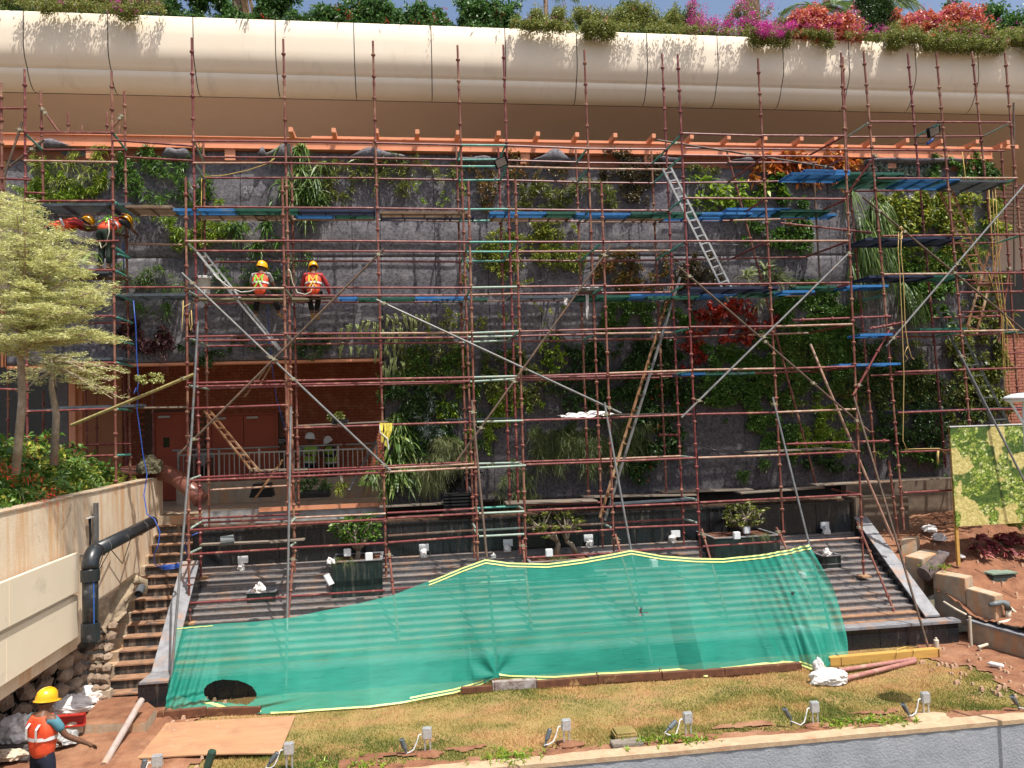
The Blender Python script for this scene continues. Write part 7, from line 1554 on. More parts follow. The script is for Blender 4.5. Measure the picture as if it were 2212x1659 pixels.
for k,(c1,x1,y1,Y1,c2,x2,y2,Y2) in enumerate(MB_): tag(MB().bar(at(c1,x1,y1,Y=Y1),at(c2,x2,y2,Y=Y2),.07,.03).build('timber_strut',M_wood),['brown timber leaning behind the crossing diagonals','long brown timber leaning down to the left below the railing','short brown timber just under the crossing of the diagonals'][k],'timber')
# grey prop behind the railing
tag(MB().tube([at('f',760,1160,Y=20.5),at('f',590,1470,Y=19.6)],.03,8).build('steel_prop',M_galv),'grey steel prop leaning behind the railing beside the bird nest fern','prop')
# ================================================================ PIPES left
M_bp=mat('black_pe_pipe',(.022,.026,.03),(.015,.018,.02),rough=.35,scale=6,c3=(.12,.11,.10),c3amt=.15,c3scale=5,spec=.5)
e0=at('i',560,325,X=-5.5); far=at('i',945,130,X=-5.5); bt=at('i',556,835,X=-5.5); R=.125
r=empty('black_pipe',(bt.x,bt.y,bt.z),'thick black plastic pipe with an elbow in front of the stained planter wall','pipe')
el=[]
d1=(far-e0).normalized()
for k in range(7):
    a_=k/6*math.pi/2; el.append(e0+d1*(.22*(1-math.cos(a_)) if 0 else .22*math.sin(a_))+Vector((0,0,.22*(math.cos(a_)-1)*-1-.22)))
# elbow from vertical to horizontal
el=[Vector((e0.x,e0.y,e0.z-.25))+Vector((0,0,.25*math.sin(t)))+d1*.25*(1-math.cos(t)) for t in np.linspace(0,math.pi/2,8)]
MB().tube(el,R*1.08,18).build('elbow',M_bp,r,smooth=True)
MB().tube([el[-1],el[-1]+(far-el[-1])*1.0],R,18).build('upper_run',M_bp,r,smooth=True)
MB().tube([el[0],Vector((e0.x,e0.y,bt.z))],R,18).build('vertical_run',M_bp,r,smooth=True)
for z in (el[0].z-.12,): MB().lathe((e0.x,e0.y,z),[(R,-.1),(R*1.2,-.095),(R*1.2,.1),(R,.105)],18).build('coupling',M_bp,r)
MB().lathe((e0.x,e0.y,bt.z+.05),[(R,-.15),(R*1.2,-.145),(R*1.2,.15),(R,.155)],18).build('coupling',M_bp,r)
MB().tube([(e0.x,e0.y,bt.z),(e0.x-.03,e0.y,bt.z-.14),(e0.x-.12,e0.y+.03,bt.z-.24)],R*.98,14).build('lower_bend',M_bp,r,smooth=True)
MB().tube([(e0.x+R*.72,e0.y-R*.72,el[0].z-.2),(e0.x+R*.72,e0.y-R*.72,bt.z+.2)],.009,5).build('blue_stripe',mat('blue_stripe',(.03,.12,.45),(.03,.12,.45)),r)
for t in (.12,.78):
    c=el[-1].lerp(far,t); MB().lathe(c,[(R*1.03,-.012),(R*1.06,0),(R*1.03,.012)],18,axis=far-el[-1],caps=False).build('clamp_ring',M_galv,r); MB().box(c.x-.4,c.y-.02,c.z-R-.03,c.x+.02,c.y+.02,c.z-R-.005).build('bracket',M_galv,r)
# post and cables on the wall
p0=at('i',586,10,X=-5.85); p1=at('i',586,300,X=-5.85); tag(MB().box(p0.x,p0.y-.05,p1.z-.1,p0.x+.06,p0.y+.05,p0.z).build('cable_post',M_galv),'grey galvanised upright fixed to the stained wall behind the black pipe','post')
r=empty('cable_bundle',at('i',555,110,X=-5.86),'bundle of thin dark cables hanging from a bracket on the stained wall','cables')
p=at('i',552,105,X=-5.86); MB().box(p.x,p.y-.12,p.z,p.x+.05,p.y+.12,p.z+.02).build('bracket',M_cond,r)
for k in range(6): MB().tube([(p.x+.02,p.y-.06+.02*k,p.z),(p.x+.03,p.y-.05+.017*k,p.z-.3),(p.x+.02,p.y-.04+.016*k,p.z-.55)],.006,4).build('cable',M_dark,r)
for k,(y0_,y1_) in enumerate([(14.6,16.0),(14.8,15.6),(15.9,17.0)]): tag(MB().tube([(-5.82,y0_,2.7),(-5.8,(y0_+y1_)/2,2.42-.05*k),(-5.82,y1_,2.75)],.009,5).build('cable',M_dark),['longest black cable sagging under the black pipe','short black cable sagging close to the elbow','black cable sagging under the far half of the black pipe'][k],'cable','sagging cables')
# thin vine on the stained wall
tag(MB().tube([at('i',445,20,X=-5.88),at('i',425,90,X=-5.88),at('i',385,145,X=-5.88)],.006,4).build('dry_vine',M_bark),'dry brown vine stem on the stained wall below the flower bed','vine')
# big brown pipe
M_brp=mat('brown_pvc_pipe',(.20,.075,.05),(.17,.062,.042),rough=.35,spec=.5,scale=3)
pts=[at('e',500,1378,Y=18.9),at('e',750,1370,Y=19.0),at('e',960,1358,Y=19.1),at('e',1040,1365,Y=19.05),at('e',1110,1400,Y=18.9),at('e',1170,1450,Y=18.7),at('e',1250,1530,Y=18.4)]
o=MB().tube(pts,.185,20).build('brown_pipe',M_brp,smooth=True); tag(o,'large brown pipe bending down behind the stair top','pipe')
crumple('sack_cloth','e',935,1365,(.26,.2,.3),mat('olive_sackcloth',(.16,.14,.08),(.09,.08,.05),rough=.95,bump=1),'olive brown rag draped over the large brown pipe',cat='rag',Y=18.75,seed=70)
# blue hoses
M_blue=mat('blue_hose',(.025,.085,.36),(.018,.06,.28),rough=.4)
H=[('e',830,290,17.2),('e',845,450,17.2),('e',850,640,17.2),('e',862,780,17.2),('e',855,850,17.1),('e',832,868,17.1),('e',845,835,17.1),('e',862,870,17.2),('e',850,960,17.3),('e',868,1080,17.3),('e',890,1250,17.3),('e',915,1370,17.3),('e',895,1500,16.8),('e',915,1620,16.2),('i',960,110,16.0),('i',995,190,16.0),('i',985,270,15.9),('i',955,340,15.9),('i',965,395,16.1),('i',1030,425,16.2)]
tag(MB().tube([at(c,x,y,Y=Y) for c,x,y,Y in H],.0105,6).build('hose',M_blue,smooth=True),'long blue hose hanging from the left scaffold down to the side stair','hose')
p=at('i',1060,420,Y=16.25); pts=[p+Vector((.17*math.cos(a_)*(1+.1*math.sin(a_*3)),.12*math.sin(a_),.012*a_/3)) for a_ in np.linspace(0,20,70)]; tag(MB().tube(pts,.014,5).build('hose_coil',M_blue,smooth=True),'small coil of blue hose lying on the side stair','hose')
tag(MB().tube([at('i',1235,195,Y=16.6),at('i',1165,225,Y=16.6),at('i',1150,280,Y=16.6),at('i',1165,330,Y=16.6),at('i',1140,360,Y=16.6)],.012,6).build('hose',M_blue,smooth=True),'short blue hose loop behind the leftmost front pole','hose')
tag(MB().tube([at('a',765,1510,Y=18.0),at('e',770,60,Y=18.0),at('e',768,100,Y=18.0)],.012,6).build('hose',M_blue),'straight blue rope behind the worker with green trousers','rope')
tag(MB().tube([at('f',85,300,Y=18.2),at('f',92,500,Y=18.2),at('f',105,640,Y=18.2),at('f',140,900,Y=18.6),at('f',195,1090,Y=19)],.009,5).build('hose',M_blue),'thin blue cord hanging below the left seated worker','rope')
# yellow ropes
def rope(label,pts,r_=.010,m=M_yrope): tag(MB().tube([at(c,x,y,Y=Y) for c,x,y,Y in pts],r_,6).build('rope',m,smooth=True),label,'rope','ropes on the scaffolding')
M_trope=mat('tan_rope',(.55,.40,.16),(.42,.29,.10),rough=.8,scale=50)
rope('left strand of the pair of tan ropes hanging past the dark board',[('d',880,1440,16.4),('d',875,1560,16.4),('h',885,100,16.4),('h',900,420,16.4),('h',912,760,16.4),('h',905,1160,16.4),('h',930,1215,16.4)],m=M_trope)
rope('right strand of the pair of tan ropes, ending in a hook loop',[('d',898,1420,16.4),('d',893,1560,16.4),('h',908,150,16.4),('h',920,450,16.4),('h',935,560,16.4),('h',958,640,16.4),('h',975,655,16.4)],m=M_trope)
rope('knotted tan loop tied to the brown diagonal pipe',[('d',880,1425,16.4),('d',895,1410,16.35),('d',912,1430,16.4),('d',895,1450,16.35),('d',880,1490,16.4),('d',900,1485,16.4),('d',898,1450,16.4)],r_=.018,m=M_trope)
rope('tan loop hanging below the right strand',[('h',935,575,16.4),('h',915,620,16.4),('h',935,650,16.4),('h',920,672,16.4)],m=M_trope)
for k,(x0,x1) in enumerate([(1275,1390),(1440,1500),(1462,1510),(1480,1530),(1320,1300)]):
    lab=['long yellow rope slanting from the purlin end to the bottom right deck','first of the yellow ropes bundled with the back pole near the right wall end','second yellow rope beside the back pole near the right wall end','third yellow rope, outermost near the right wall end','short yellow rope looped over the purlin end'][k]
    if k==0: rope(lab,[('d',1275,945,17.4),('d',1300,1150,17.4),('d',1350,1430,17.4),('d',1390,1659,17.4),('h',1440,120,17.4),('h',1490,270,17.4),('h',1520,340,17.4)])
    elif k==4: rope(lab,[('d',1320,905,17.9),('d',1310,960,18.2),('d',1285,995,18.2)])
    else: rope(lab,[('d',x0,1180,17.4),('d',x0+20,1500,17.4),('h',x0+30,100,17.4),('h',x1+20,400,17.4),('h',x1+30,700,17.4),('h',x1+50,1050,17.4)],r_=.010)
rope('yellow rope loops hanging off the right ledger',[('h',1540,370,16.5),('h',1560,440,16.5),('h',1600,468,16.5),('h',1570,420,16.5),('h',1545,390,16.5),('h',1610,480,16.5),('h',1625,520,16.5),('h',1612,555,16.5)])
rope('yellow rope sagging from the wall top between the first two tall poles',[('a',1255,1100,18),('a',1400,1090,18.1),('a',1540,1060,18.1),('a',1659,1020,18.1),('b',130,985,18.1)])
rope('thin yellow rope hanging beside the first tall back pole',[('a',1255,1110,18.1),('a',1252,1300,18.1),('a',1255,1530,18.1)],r_=.009)
rope('orange rope looped on the left front pole above the galvanised prop',[('e',1140,290,16.4),('e',1132,480,16.4),('e',1140,330,16.35),('e',1200,300,16.5),('e',1175,400,16.5),('e',1185,480,16.5),('e',1195,440,16.5),('e',1190,350,16.5)],r_=.009,m=M_trope)
rope('tan rope end lying on the lowest ledger by the hoarding',[('h',920,1215,16.6),('h',1000,1212,16.5),('h',1130,1210,16.5),('h',1175,1225,16.5),('h',1180,1248,16.5),('h',1150,1225,16.5)],m=M_trope)
rope('tan tassel hanging from the lowest ledger by the hoarding',[('h',1125,1225,16.5),('h',1122,1260,16.5),('h',1125,1300,16.5)],r_=.025,m=M_trope)
# yellow safety harness over a ledger
M_yw=mat('yellow_webbing',(.66,.55,.08),(.55,.45,.06),rough=.7); r=empty('safety_harness',at('f',815,1060,Y=16.3),'yellow webbing harness hanging over the ledger joint right of the brick recess','harness')
for k in range(9):
    x=785+k*9; MB().tube([at('f',x,1052,Y=16.36),at('f',x+random.uniform(-8,8),1100,Y=16.3),at('f',810+random.uniform(-18,30),1150+k*6,Y=16.3),at('f',825+random.uniform(-20,25),1120+k*3,Y=16.32),at('f',820+random.uniform(-10,30),1080,Y=16.35)],.012,5).build('strap',M_yw,r)
MB().tube([at('f',782,1065,Y=16.33),at('f',785,1110,Y=16.3),at('f',830,1150,Y=16.28),at('f',838,1215,Y=16.28)],.012,5).build('lanyard',M_cond,r)
# other small things: white buckets, cloths
def bucket(c,x,y,Y,h,label):
    p=at(c,x,y,Y=Y); r=empty('bucket',p,label,'bucket'); MB().lathe(p,[(.12,0),(.15,h),(.158,h),(.158,h-.03),(.148,h-.03)],18,caps=False).build('tub',mat('white_bucket',(.66,.65,.62),(.45,.44,.42),rough=.5,scale=12),r,smooth=True); MB().lathe(p,[(.0,.01),(.12,.01)],18,caps=False).build('base',M_cond,r); MB().lathe(p,[(.158,h-.05),(.165,h-.04),(.158,h-.03)],18,caps=False).build('rim',M_cond,r); return p
bucket('e',570,97,17.5,.35,'white bucket holding strap leaved plants on the left scaffold deck')
rosette('potted_plant','e',575,15,'strap',22,.42,.07,'strap leaved plants standing in the white bucket',None,droop=.9,Y=17.5,up=1.5,shape='oval')
rosette('potted_plant','a',555,1440,'lime',12,.35,.09,'tall yellow green plant being set into the wall by the bending worker',None,droop=.5,Y=18.5,up=2,shape='oval')
bucket('e',1270,248,17.55,.38,'white bucket on the plank left of the seated workers')
cloth('plastic_sheet',[at('g',300,1005,Y=17.6),at('g',545,975,Y=17.7),at('g',700,995,Y=17.3),at('g',360,1022,Y=17.3)],M_sack,'crumpled white sheet lying on the fourth level plank','plastic sheet',amp=.012,seed=8)
crumple('sack','g',495,232,(.35,.2,.1),mat('grey_plastic_bag',(.35,.34,.33),(.22,.21,.20),rough=.5,bump=.6),'grey crumpled bag on the seat level deck',Y=17.3,seed=80)
cloth('hanging_cloth',[at('g',484,255,Y=17.25),at('g',502,255,Y=17.25),at('g',500,405,Y=17.25),at('g',486,400,Y=17.25)],M_sack,'narrow white strip hanging from the grey bag','cloth',amp=.01,seed=9)
cloth('hanging_cloth',[at('g',348,275,Y=17.2),at('g',372,275,Y=17.2),at('g',368,318,Y=17.2),at('g',345,312,Y=17.2)],M_sack,'small grey rag hanging left of the crumpled bag','cloth',amp=.01,seed=10)
# floodlights on the scaffold
M_glass=mat('lamp_glass',(.30,.26,.23),(.2,.17,.15),rough=.15,spec=.7)
for c,x,y,Y,s,lab in [('d',1095,815,16.9,1.,'black floodlight clamped to the turquoise tube at upper right'),('b',1535,1010,17.2,.9,'grey floodlight hanging in the turquoise bay at the wall top')]:
    p=at(c,x,y,Y=Y); r=empty('floodlight',p,lab,'floodlight'); R3=Matrix.Rotation(math.radians(-25),3,'Y')@Matrix.Rotation(math.radians(25),3,'X')
    def bx(x0,y0,z0,x1,y1,z1): return [p+R3@Vector(v)*s for v in ((x0,y0,z0),(x1,y0,z0),(x1,y1,z0),(x0,y1,z0),(x0,y0,z1),(x1,y0,z1),(x1,y1,z1),(x0,y1,z1))]
    MB().hexa(bx(-.16,-.03,-.12,.16,.05,.12)).build('housing',M_dark,r,bevel=.01); MB().hexa(bx(-.13,-.036,-.095,.13,-.031,.095)).build('glass',M_glass,r); MB().hexa(bx(.16,-.01,-.1,.2,.02,.2)).build('bracket',M_dark,r)
p=at('d',1075,880,Y=16.9); tag(MB().tube([p+Vector((-.08,0,-.06)),p+Vector((.08,0,.06))],.03,8).build('cable_connector',M_blue),'small blue cable connector hanging under the floodlight','connector')
tag(MB().tube([at('d',1110,840,Y=16.9),at('d',1085,870,Y=16.9),at('d',1040,890,Y=16.95),at('d',970,897,Y=17.5)],.006,5).build('cable',M_dark),'thin black cable from the floodlight connector to the back pole','cable')
# white wrapped lamps with cards on the cascade
for k,(c,x,y,cx1,cy1,Y,lab) in enumerate([('i',1505,415,1512,362,17.85,'left end of the plinth wall'),('j',1055,338,1057,288,17.85,'right of the large left planter'),('j',1580,300,1580,257,17.85,'inside the turquoise bay'),('k',510,275,500,228,17.85,'right of the middle frangipani'),('k',1025,245,1042,202,17.85,'left of the right frangipani'),('l',430,190,418,148,17.85,'right of the right frangipani')]):
    crumple('wrapped_lamp',c,x,y+12,(.095,.09,.13),M_sack,'white plastic wrapped lamp '+lab,cat='wrapped lamp',Y=Y,seed=30+k,amp=.4,sub=3,group='white wrapped lamps on the cascade')
    p=at(c,cx1,cy1,Y=17.97); tag(MB().box(p.x-.11,17.94,p.z-.08,p.x+.11,17.99,p.z+.08).build('junction_card',M_lw,bevel=.006),'white rectangular box on the black plinth, '+lab,'junction box','white boxes on the black plinth')
for k,(c,x,y,Y,s,lab) in enumerate([('i',1615,565,16.1,.13,'white wrapped lamp inside the small left planter box'),('l',437,340,16.8,.12,'white wrapped lamp inside the small right planter box'),('j',475,385,16.2,.1,'white scrap at the left corner of the large left planter'),('j',1490,352,16.8,.07,'small white scrap on the step just above the net edge')]): crumple('wrapped_lamp',c,x,y,(s*.8,s*.8,s),M_sack,lab,cat='wrapped lamp',Y=Y,seed=50+k,amp=.4,sub=3,group='white wrapped lamps on the cascade')
for c,x,y,Y,lab in [('j',715,345,16.4,'white cube box on the soil of the left planter'),('j',580,320,17.0,'grey white box on the far rim of the left planter'),('k',1428,214,16.3,'white box on the soil of the right planter'),('k',1490,180,17.1,'white box beside the trunk of the right frangipani'),('k',258,322,16.2,'small white box below the middle frangipani')]:
    p=at(c,x,y,Y=Y); tag(MB().box(p.x-.075,Y,p.z-.08,p.x+.075,Y+.1,p.z+.08).build('junction_box',M_lw,bevel=.012),lab,'junction box','white boxes in the planters')
p=at('j',465,485,Y=16.1); tag(MB().bar(p+Vector((-.05,0,.1)),p+Vector((.06,-.05,-.1)),.2,.02).build('loose_tile',mat('loose_white_tile',(.5,.5,.5),(.38,.38,.38))),'loose pale tile leaning on the left side of the large planter','tile')
for c,x,y,Y,lab in [('i',1415,243,17.7,'grey pipe stub lying on the old brown plank')]:
    p=at(c,x,y,Y=16.9); tag(MB().lathe(p,[(.1,-.13),(.1,.13),(.085,.13),(.085,-.1)],14,axis=(1,.2,.1),caps=False).build('pipe_end',M_gpvc),lab,'pipe')
# green felt offcuts near left of door etc: coiled straps on the ledge
rope('coiled cream strap on the ledge below the white helmets',[('f',520,1440,19.7),('f',560,1455,19.7),('f',545,1380,19.7),('f',538,1380,19.7),('f',548,1450,19.7)],r_=.016,m=M_pvc)
rope('cream rope loops of a harness lying at the right end of the ledge',[('f',670,1450,19.7),('f',690,1400,19.7),('f',720,1378,19.7),('f',722,1400,19.7),('f',705,1420,19.7),('f',690,1390,19.7),('f',685,1440,19.7),('f',740,1445,19.7)],r_=.016,m=M_pvc)
crumple('harness_pile','f',710,1440,(.28,.15,.09),mat('hi_vis_fabric',(.40,.55,.08),(.1,.1,.08),rough=.7,scale=12),'lime and white harness pile at the right end of the ledge',cat='harness',Y=19.7,seed=77,sub=3)

# pale things lying on the steps and the basin edge, seen dimly through the net
for c,x,y,Y,w,h,lab in [('j',830,1012,15.1,.25,.14,'pale box on the basin edge seen through the left half of the net'),('k',585,905,15.1,.26,.1,'pale tray on the basin edge seen through the net left of the tear'),('l',270,802,15.1,.25,.1,'pale tray on the basin edge seen through the right end of the net'),('k',915,390,16.2,.14,.16,'white crumpled scrap on the steps seen through the net top'),('l',290,465,15.9,.12,.12,'white scrap on the steps near the right edge of the net')]:
    p=at(c,x,y,Y=Y); tag(MB().box(p.x-w/2,Y,p.z-h/2,p.x+w/2,Y+.2,p.z+h/2).build('pale_box',M_lw,bevel=.01),lab,'box')
# ================================================================ PEOPLE
M_skin=mat('brown_skin',(.16,.075,.042),(.12,.055,.03),rough=.55,scale=12); M_hair=mat('black_hair',(.01,.008,.007),(.006,.005,.005),rough=.6)
M_vest=mat('orange_hi_vis',(.85,.10,.035),(.72,.075,.025),rough=.6,scale=9,bump=.4,bscale=20); M_lvest=mat('lime_hi_vis',(.35,.62,.06),(.28,.50,.05),rough=.6,scale=8)
M_refl=mat('reflective_tape',(.72,.72,.70),(.55,.55,.54),rough=.35); M_navy=mat('navy_trousers',(.012,.015,.035),(.008,.010,.022),rough=.8); M_blk=mat('black_trousers',(.012,.012,.012),(.008,.008,.008),rough=.85)
M_gtr=mat('dark_green_trousers',(.02,.035,.02),(.012,.022,.014),rough=.8); M_teal=mat('teal_shirt',(.08,.22,.27),(.06,.17,.21),rough=.8); M_rshirt=mat('red_sleeves',(.38,.03,.035),(.28,.02,.025),rough=.8)
M_grsh=mat('grey_shirt',(.30,.28,.27),(.22,.21,.20),rough=.85); M_hel=mat('yellow_helmet',(.85,.42,.01),(.80,.38,.01),rough=.3,spec=.6); M_whel=mat('white_helmet',(.78,.78,.76),(.72,.72,.70),rough=.3); M_shoe=mat('tan_sandals',(.42,.28,.13),(.3,.19,.09),rough=.7)
M_harn=mat('lime_harness_strap',(.30,.65,.08),(.25,.55,.06),rough=.6); M_yharn=mat('yellow_harness_strap',(.75,.55,.05),(.65,.45,.04),rough=.6); M_drk=mat('dark_shirt',(.03,.03,.035),(.02,.02,.025),rough=.85)
def skinobj(name,N,E_,R,m,parent,T,sub=2,extra=None):
    bm=bmesh.new(); ly=bm.verts.layers.skin.verify(); vs={}
    first=True
    for k in N:
        if not any(k in e for e in E_): continue
        v=bm.verts.new(N[k]); r_=R[k]; v[ly].radius=r_ if isinstance(r_,tuple) else (r_,r_); v[ly].use_root=first; first=False; vs[k]=v
    for a,b in E_: bm.edges.new((vs[a],vs[b]))
    me=bpy.data.meshes.new('t'); bm.to_mesh(me); bm.free(); o=bpy.data.objects.new('t',me); COL.objects.link(o)
    o.modifiers.new('s','SKIN').use_smooth_shade=True; q=o.modifiers.new('u','SUBSURF'); q.levels=sub; q.render_levels=sub
    dg=bpy.context.evaluated_depsgraph_get(); dg.update(); out=bpy.data.meshes.new_from_object(o.evaluated_get(dg)); bpy.data.objects.remove(o)
    if extra:
        bm=bmesh.new(); bm.from_mesh(out); extra(bm); bm.to_mesh(out); bm.free()
    out.transform(T); out.polygons.foreach_set('use_smooth',[True]*len(out.polygons)); ob=link(name,out,parent,m); return ob
def person(label,base,yaw,J,shirt=None,sleeve=.5,trousers=M_navy,vest=M_vest,helmet=M_hel,scale=1.,headdir=(0,1,0),harness=None,barefoot=True,group=None):
    """local: x right, y forward, z up; yaw clockwise from +Y towards +X"""
    base=Vector(base); Rm=Matrix.Rotation(-yaw,4,'Z'); T=Matrix.Translation(base)@Rm@Matrix.Scale(scale,4)
    r=empty('person',base,label,'person',group); J={k:Vector(v) for k,v in J.items()}
    N=dict(J); N['waist']=J['pel'].lerp(J['chest'],.45); N['ntop']=J['neck'].lerp(J['head'],.55)
    for s in 'LR':
        N['fa'+s]=J['el'+s].lerp(J['ha'+s],.5); N['ua'+s]=J['sh'+s].lerp(J['el'+s],.4); N['th'+s]=J['hip'+s].lerp(J['kn'+s],.35); N['ca'+s]=J['kn'+s].lerp(J['an'+s],.3)
    R=dict(pel=(.13,.10),waist=(.125,.095),chest=(.155,.11),neck=.062,ntop=.052,head=.05)
    E_=[('pel','waist'),('waist','chest'),('chest','neck'),('neck','ntop')]
    for s in 'LR':
        d=(J['ha'+s]-J['el'+s]).normalized(); N['pa'+s]=J['ha'+s]+d*.07
        R.update({'sh'+s:.062,'ua'+s:.048,'el'+s:.038,'fa'+s:.037,'ha'+s:.026,'pa'+s:(.036,.018),'hip'+s:.088,'th'+s:.082,'kn'+s:.055,'ca'+s:.054,'an'+s:.036,'to'+s:(.038,.026)})
        E_+=[('chest','sh'+s),('sh'+s,'ua'+s),('ua'+s,'el'+s),('el'+s,'fa'+s),('fa'+s,'ha'+s),('ha'+s,'pa'+s),('pel','hip'+s),('hip'+s,'th'+s),('th'+s,'kn'+s),('kn'+s,'ca'+s),('ca'+s,'an'+s),('an'+s,'to'+s)]
    hd=J['head']; fd=Vector(headdir).normalized(); rt=fd.cross(Vector((0,0,1))).normalized(); upv=rt.cross(fd).normalized()
    HM=Matrix((( rt.x,fd.x,upv.x),(rt.y,fd.y,upv.y),(rt.z,fd.z,upv.z)))
    def heads(bm):
        ret=bmesh.ops.create_uvsphere(bm,u_segments=20,v_segments=14,radius=1)['verts']
        for v in ret:
            q=v.co.copy(); x,y,z=q.x*.075,q.y*.095,q.z*.118
            if z<0: x*=1+z*2.2; y*=1+z*1.0; y+=-.012*z/.118*-1*(1 if q.y>0 else .2)
            if q.y>.85 and -.35<q.z<.15 and abs(q.x)<.25: y+=.02
            if q.y>.8 and .08<q.z<.35 and .15<abs(q.x)<.5: y-=.008
            v.co=hd+HM@Vector((x,y,z))
        for s in (-1,1):
            for cc,rr in (((s*.077,-.005,-.012),(.012,.02,.032)),((s*.028,.088,.012),(.012,.008,.008)),((0,.098,-.05),(.022,.008,.007))):
                ret=bmesh.ops.create_icosphere(bm,subdivisions=1,radius=1)['verts']
                for v in ret: v.co=hd+HM@(Vector((v.co.x*rr[0],v.co.y*rr[1],v.co.z*rr[2]))+Vector(cc))
        # fingers and thumb as tapered bent chains rooted in the palm
        for s in 'LR':
            d=(N['pa'+s]-J['ha'+s]).normalized(); x_,y_,_=frame(d,Vector((0,1,.2)))
            for k,(o_,L) in enumerate(((-.027,.068),(-.009,.08),(.009,.076),(.026,.06),(None,.055))):
                if o_ is None: st=J['ha'+s]+d*.035+x_*(-.03); dirs=[(d*.6-x_*.8).normalized(),(d*.9-x_*.3).normalized()]
                else: st=N['pa'+s]+x_*o_-d*.005; dirs=[d,(d*.8-y_*.5).normalized()]
                p=st; ring=[]
                for q,(dd,rad) in enumerate(((None,.0095),(dirs[0],.0088),(dirs[1],.0065))):
                    if dd is not None: p=p+dd*L/2
                    a_,b_,_=frame(dd or dirs[0],Vector((0,1,.2))); ring.append([bm.verts.new(p+(a_*math.cos(t)+b_*math.sin(t))*rad) for t in [i*math.pi/3 for i in range(6)]])
                for q in range(2):
                    for i in range(6): bm.faces.new((ring[q][i],ring[q][(i+1)%6],ring[q+1][(i+1)%6],ring[q+1][i]))
                bm.faces.new(ring[2])
    skinobj('body',N,E_,R,M_skin,r,T,extra=heads)
    # trousers
    E2=[('pel','waist')]; R2={'pel':(.145,.115),'waist':(.13,.10)}; N2=dict(N)
    for s in 'LR':
        N2['ank'+s]=J['kn'+s].lerp(J['an'+s],.88); R2.update({'hip'+s:.105,'th'+s:.096,'kn'+s:.074,'ca'+s:.072,'ank'+s:.062}); E2+=[('pel','hip'+s),('hip'+s,'th'+s),('th'+s,'kn'+s),('kn'+s,'ca'+s),('ca'+s,'ank'+s)]
    skinobj('trousers',N2,E2,R2,trousers,r,T)
    # shirt with sleeves
    E3=[('pel','waist'),('waist','chest'),('chest','neck')]; R3={'pel':(.14,.11),'waist':(.14,.105),'chest':(.168,.122),'neck':.068}; N3=dict(N); N3['neck']=J['chest'].lerp(J['neck'],.7)
    for s in 'LR':
        R3['sh'+s]=.07; E3.append(('chest','sh'+s))
        if sleeve>.7: R3.update({'ua'+s:.062,'el'+s:.052,'fa'+s:.046}); N3['cf'+s]=J['el'+s].lerp(J['ha'+s],.92); R3['cf'+s]=.038; E3+=[('sh'+s,'ua'+s),('ua'+s,'el'+s),('el'+s,'fa'+s),('fa'+s,'cf'+s)]
        else: N3['sl'+s]=J['sh'+s].lerp(J['el'+s],.75); R3['sl'+s]=.06; E3.append(('sh'+s,'sl'+s))
    skinobj('shirt',N3,E3,R3,shirt or M_drk,r,T)
    if vest:
        N4={'a':J['pel']+(J['waist'] if 'waist' in J else (J['pel']-N['waist']))*.0-(N['waist']-J['pel'])*.55,'b':N['waist'],'c':J['chest'],'d':J['chest'].lerp(J['neck'],.45),'l':J['chest'].lerp(J['shL'],.93),'r':J['chest'].lerp(J['shR'],.93)}
        vo=skinobj('vest',N4,[('a','b'),('b','c'),('c','d'),('c','l'),('c','r')],dict(a=(.185,.15),b=(.178,.14),c=(.19,.148),d=(.12,.1),l=.104,r=.104),vest,r,T)
        # reflective bands: rings around the trunk and shoulder stripes
        ax=(J['chest']-J['pel']).normalized(); sx,sy,_=frame(ax,Vector((0,1,0)) if abs(ax.z)>.6 else Vector((0,0,1)))
        if abs(sx.x)<abs(sy.x): sx,sy=sy,sx
        def band(t,rx,ry,h,m=M_refl):
            c=J['pel'].lerp(J['chest'],t); P=[]
            for i in range(29):
                a_=2*math.pi*i/28; v=sx*math.cos(a_)*rx+sy*math.sin(a_)*ry; P.append([T@(c+v-ax*h/2),T@(c+v+ax*h/2)])
            MB().grid(P).build('reflective_band',m,r,smooth=True)
        band(.62,.196,.158,.045)
        if vest is M_lvest: band(.1,.182,.15,.045)
        back=-1
        for s in (-1,1):
            P=[]
            for t in np.linspace(.62,1.22,9):
                c=J['pel'].lerp(J['chest'],t); dep=.162-.0*t if t<1 else .162-(t-1)*.35
                for_=[c+sx*(s*.085-.02)*1.-sy*dep*1.02, c+sx*(s*.085+.02)-sy*dep*1.02]; P.append([T@for_[0],T@for_[1]])
            MB().grid(P).build('reflective_stripe',harness or M_refl,r)
        if harness:
            P=[]
            for s in (-1,1):
                pts=[J['pel'].lerp(J['chest'],t)+sx*(s*(.13*(.62-t)/.62 if t<.75 else (t-.75)*.25+.0))-sy*.158 for t in (.1,.35,.62,.8,1.1)]; MB().tube([T@p for p in pts],.014,6).build('harness_strap',harness,r)
            c=J['pel'].lerp(J['chest'],.75)-sy*.17; MB().lathe(T@c,[(.0,-.01),(.04,-.01),(.04,.01),(.0,.01)],10,axis=(0,1,0)).build('harness_ring',M_refl,r)
    if helmet:
        hc=hd+HM@Vector((0,-.005,.035)); prof_=[(.122,-.005),(.118,.01),(.118,.04),(.108,.08),(.085,.115),(.05,.135),(.005,.143)]
        def hl(scx=.92):
            mb=MB(); n=20; base_=[]
            for (rr,h) in prof_: mb.v+= [tuple(T@(hc+HM@Vector((rr*scx*math.cos(2*math.pi*k/n),rr*1.12*math.sin(2*math.pi*k/n),h)))) for k in range(n)]
            for i in range(len(prof_)-1):
                for k in range(n): a=i*n+k;b=i*n+(k+1)%n; mb.face((a,b,b+n,a+n))
            return mb
        ho=hl().build('helmet',helmet,r,smooth=True)
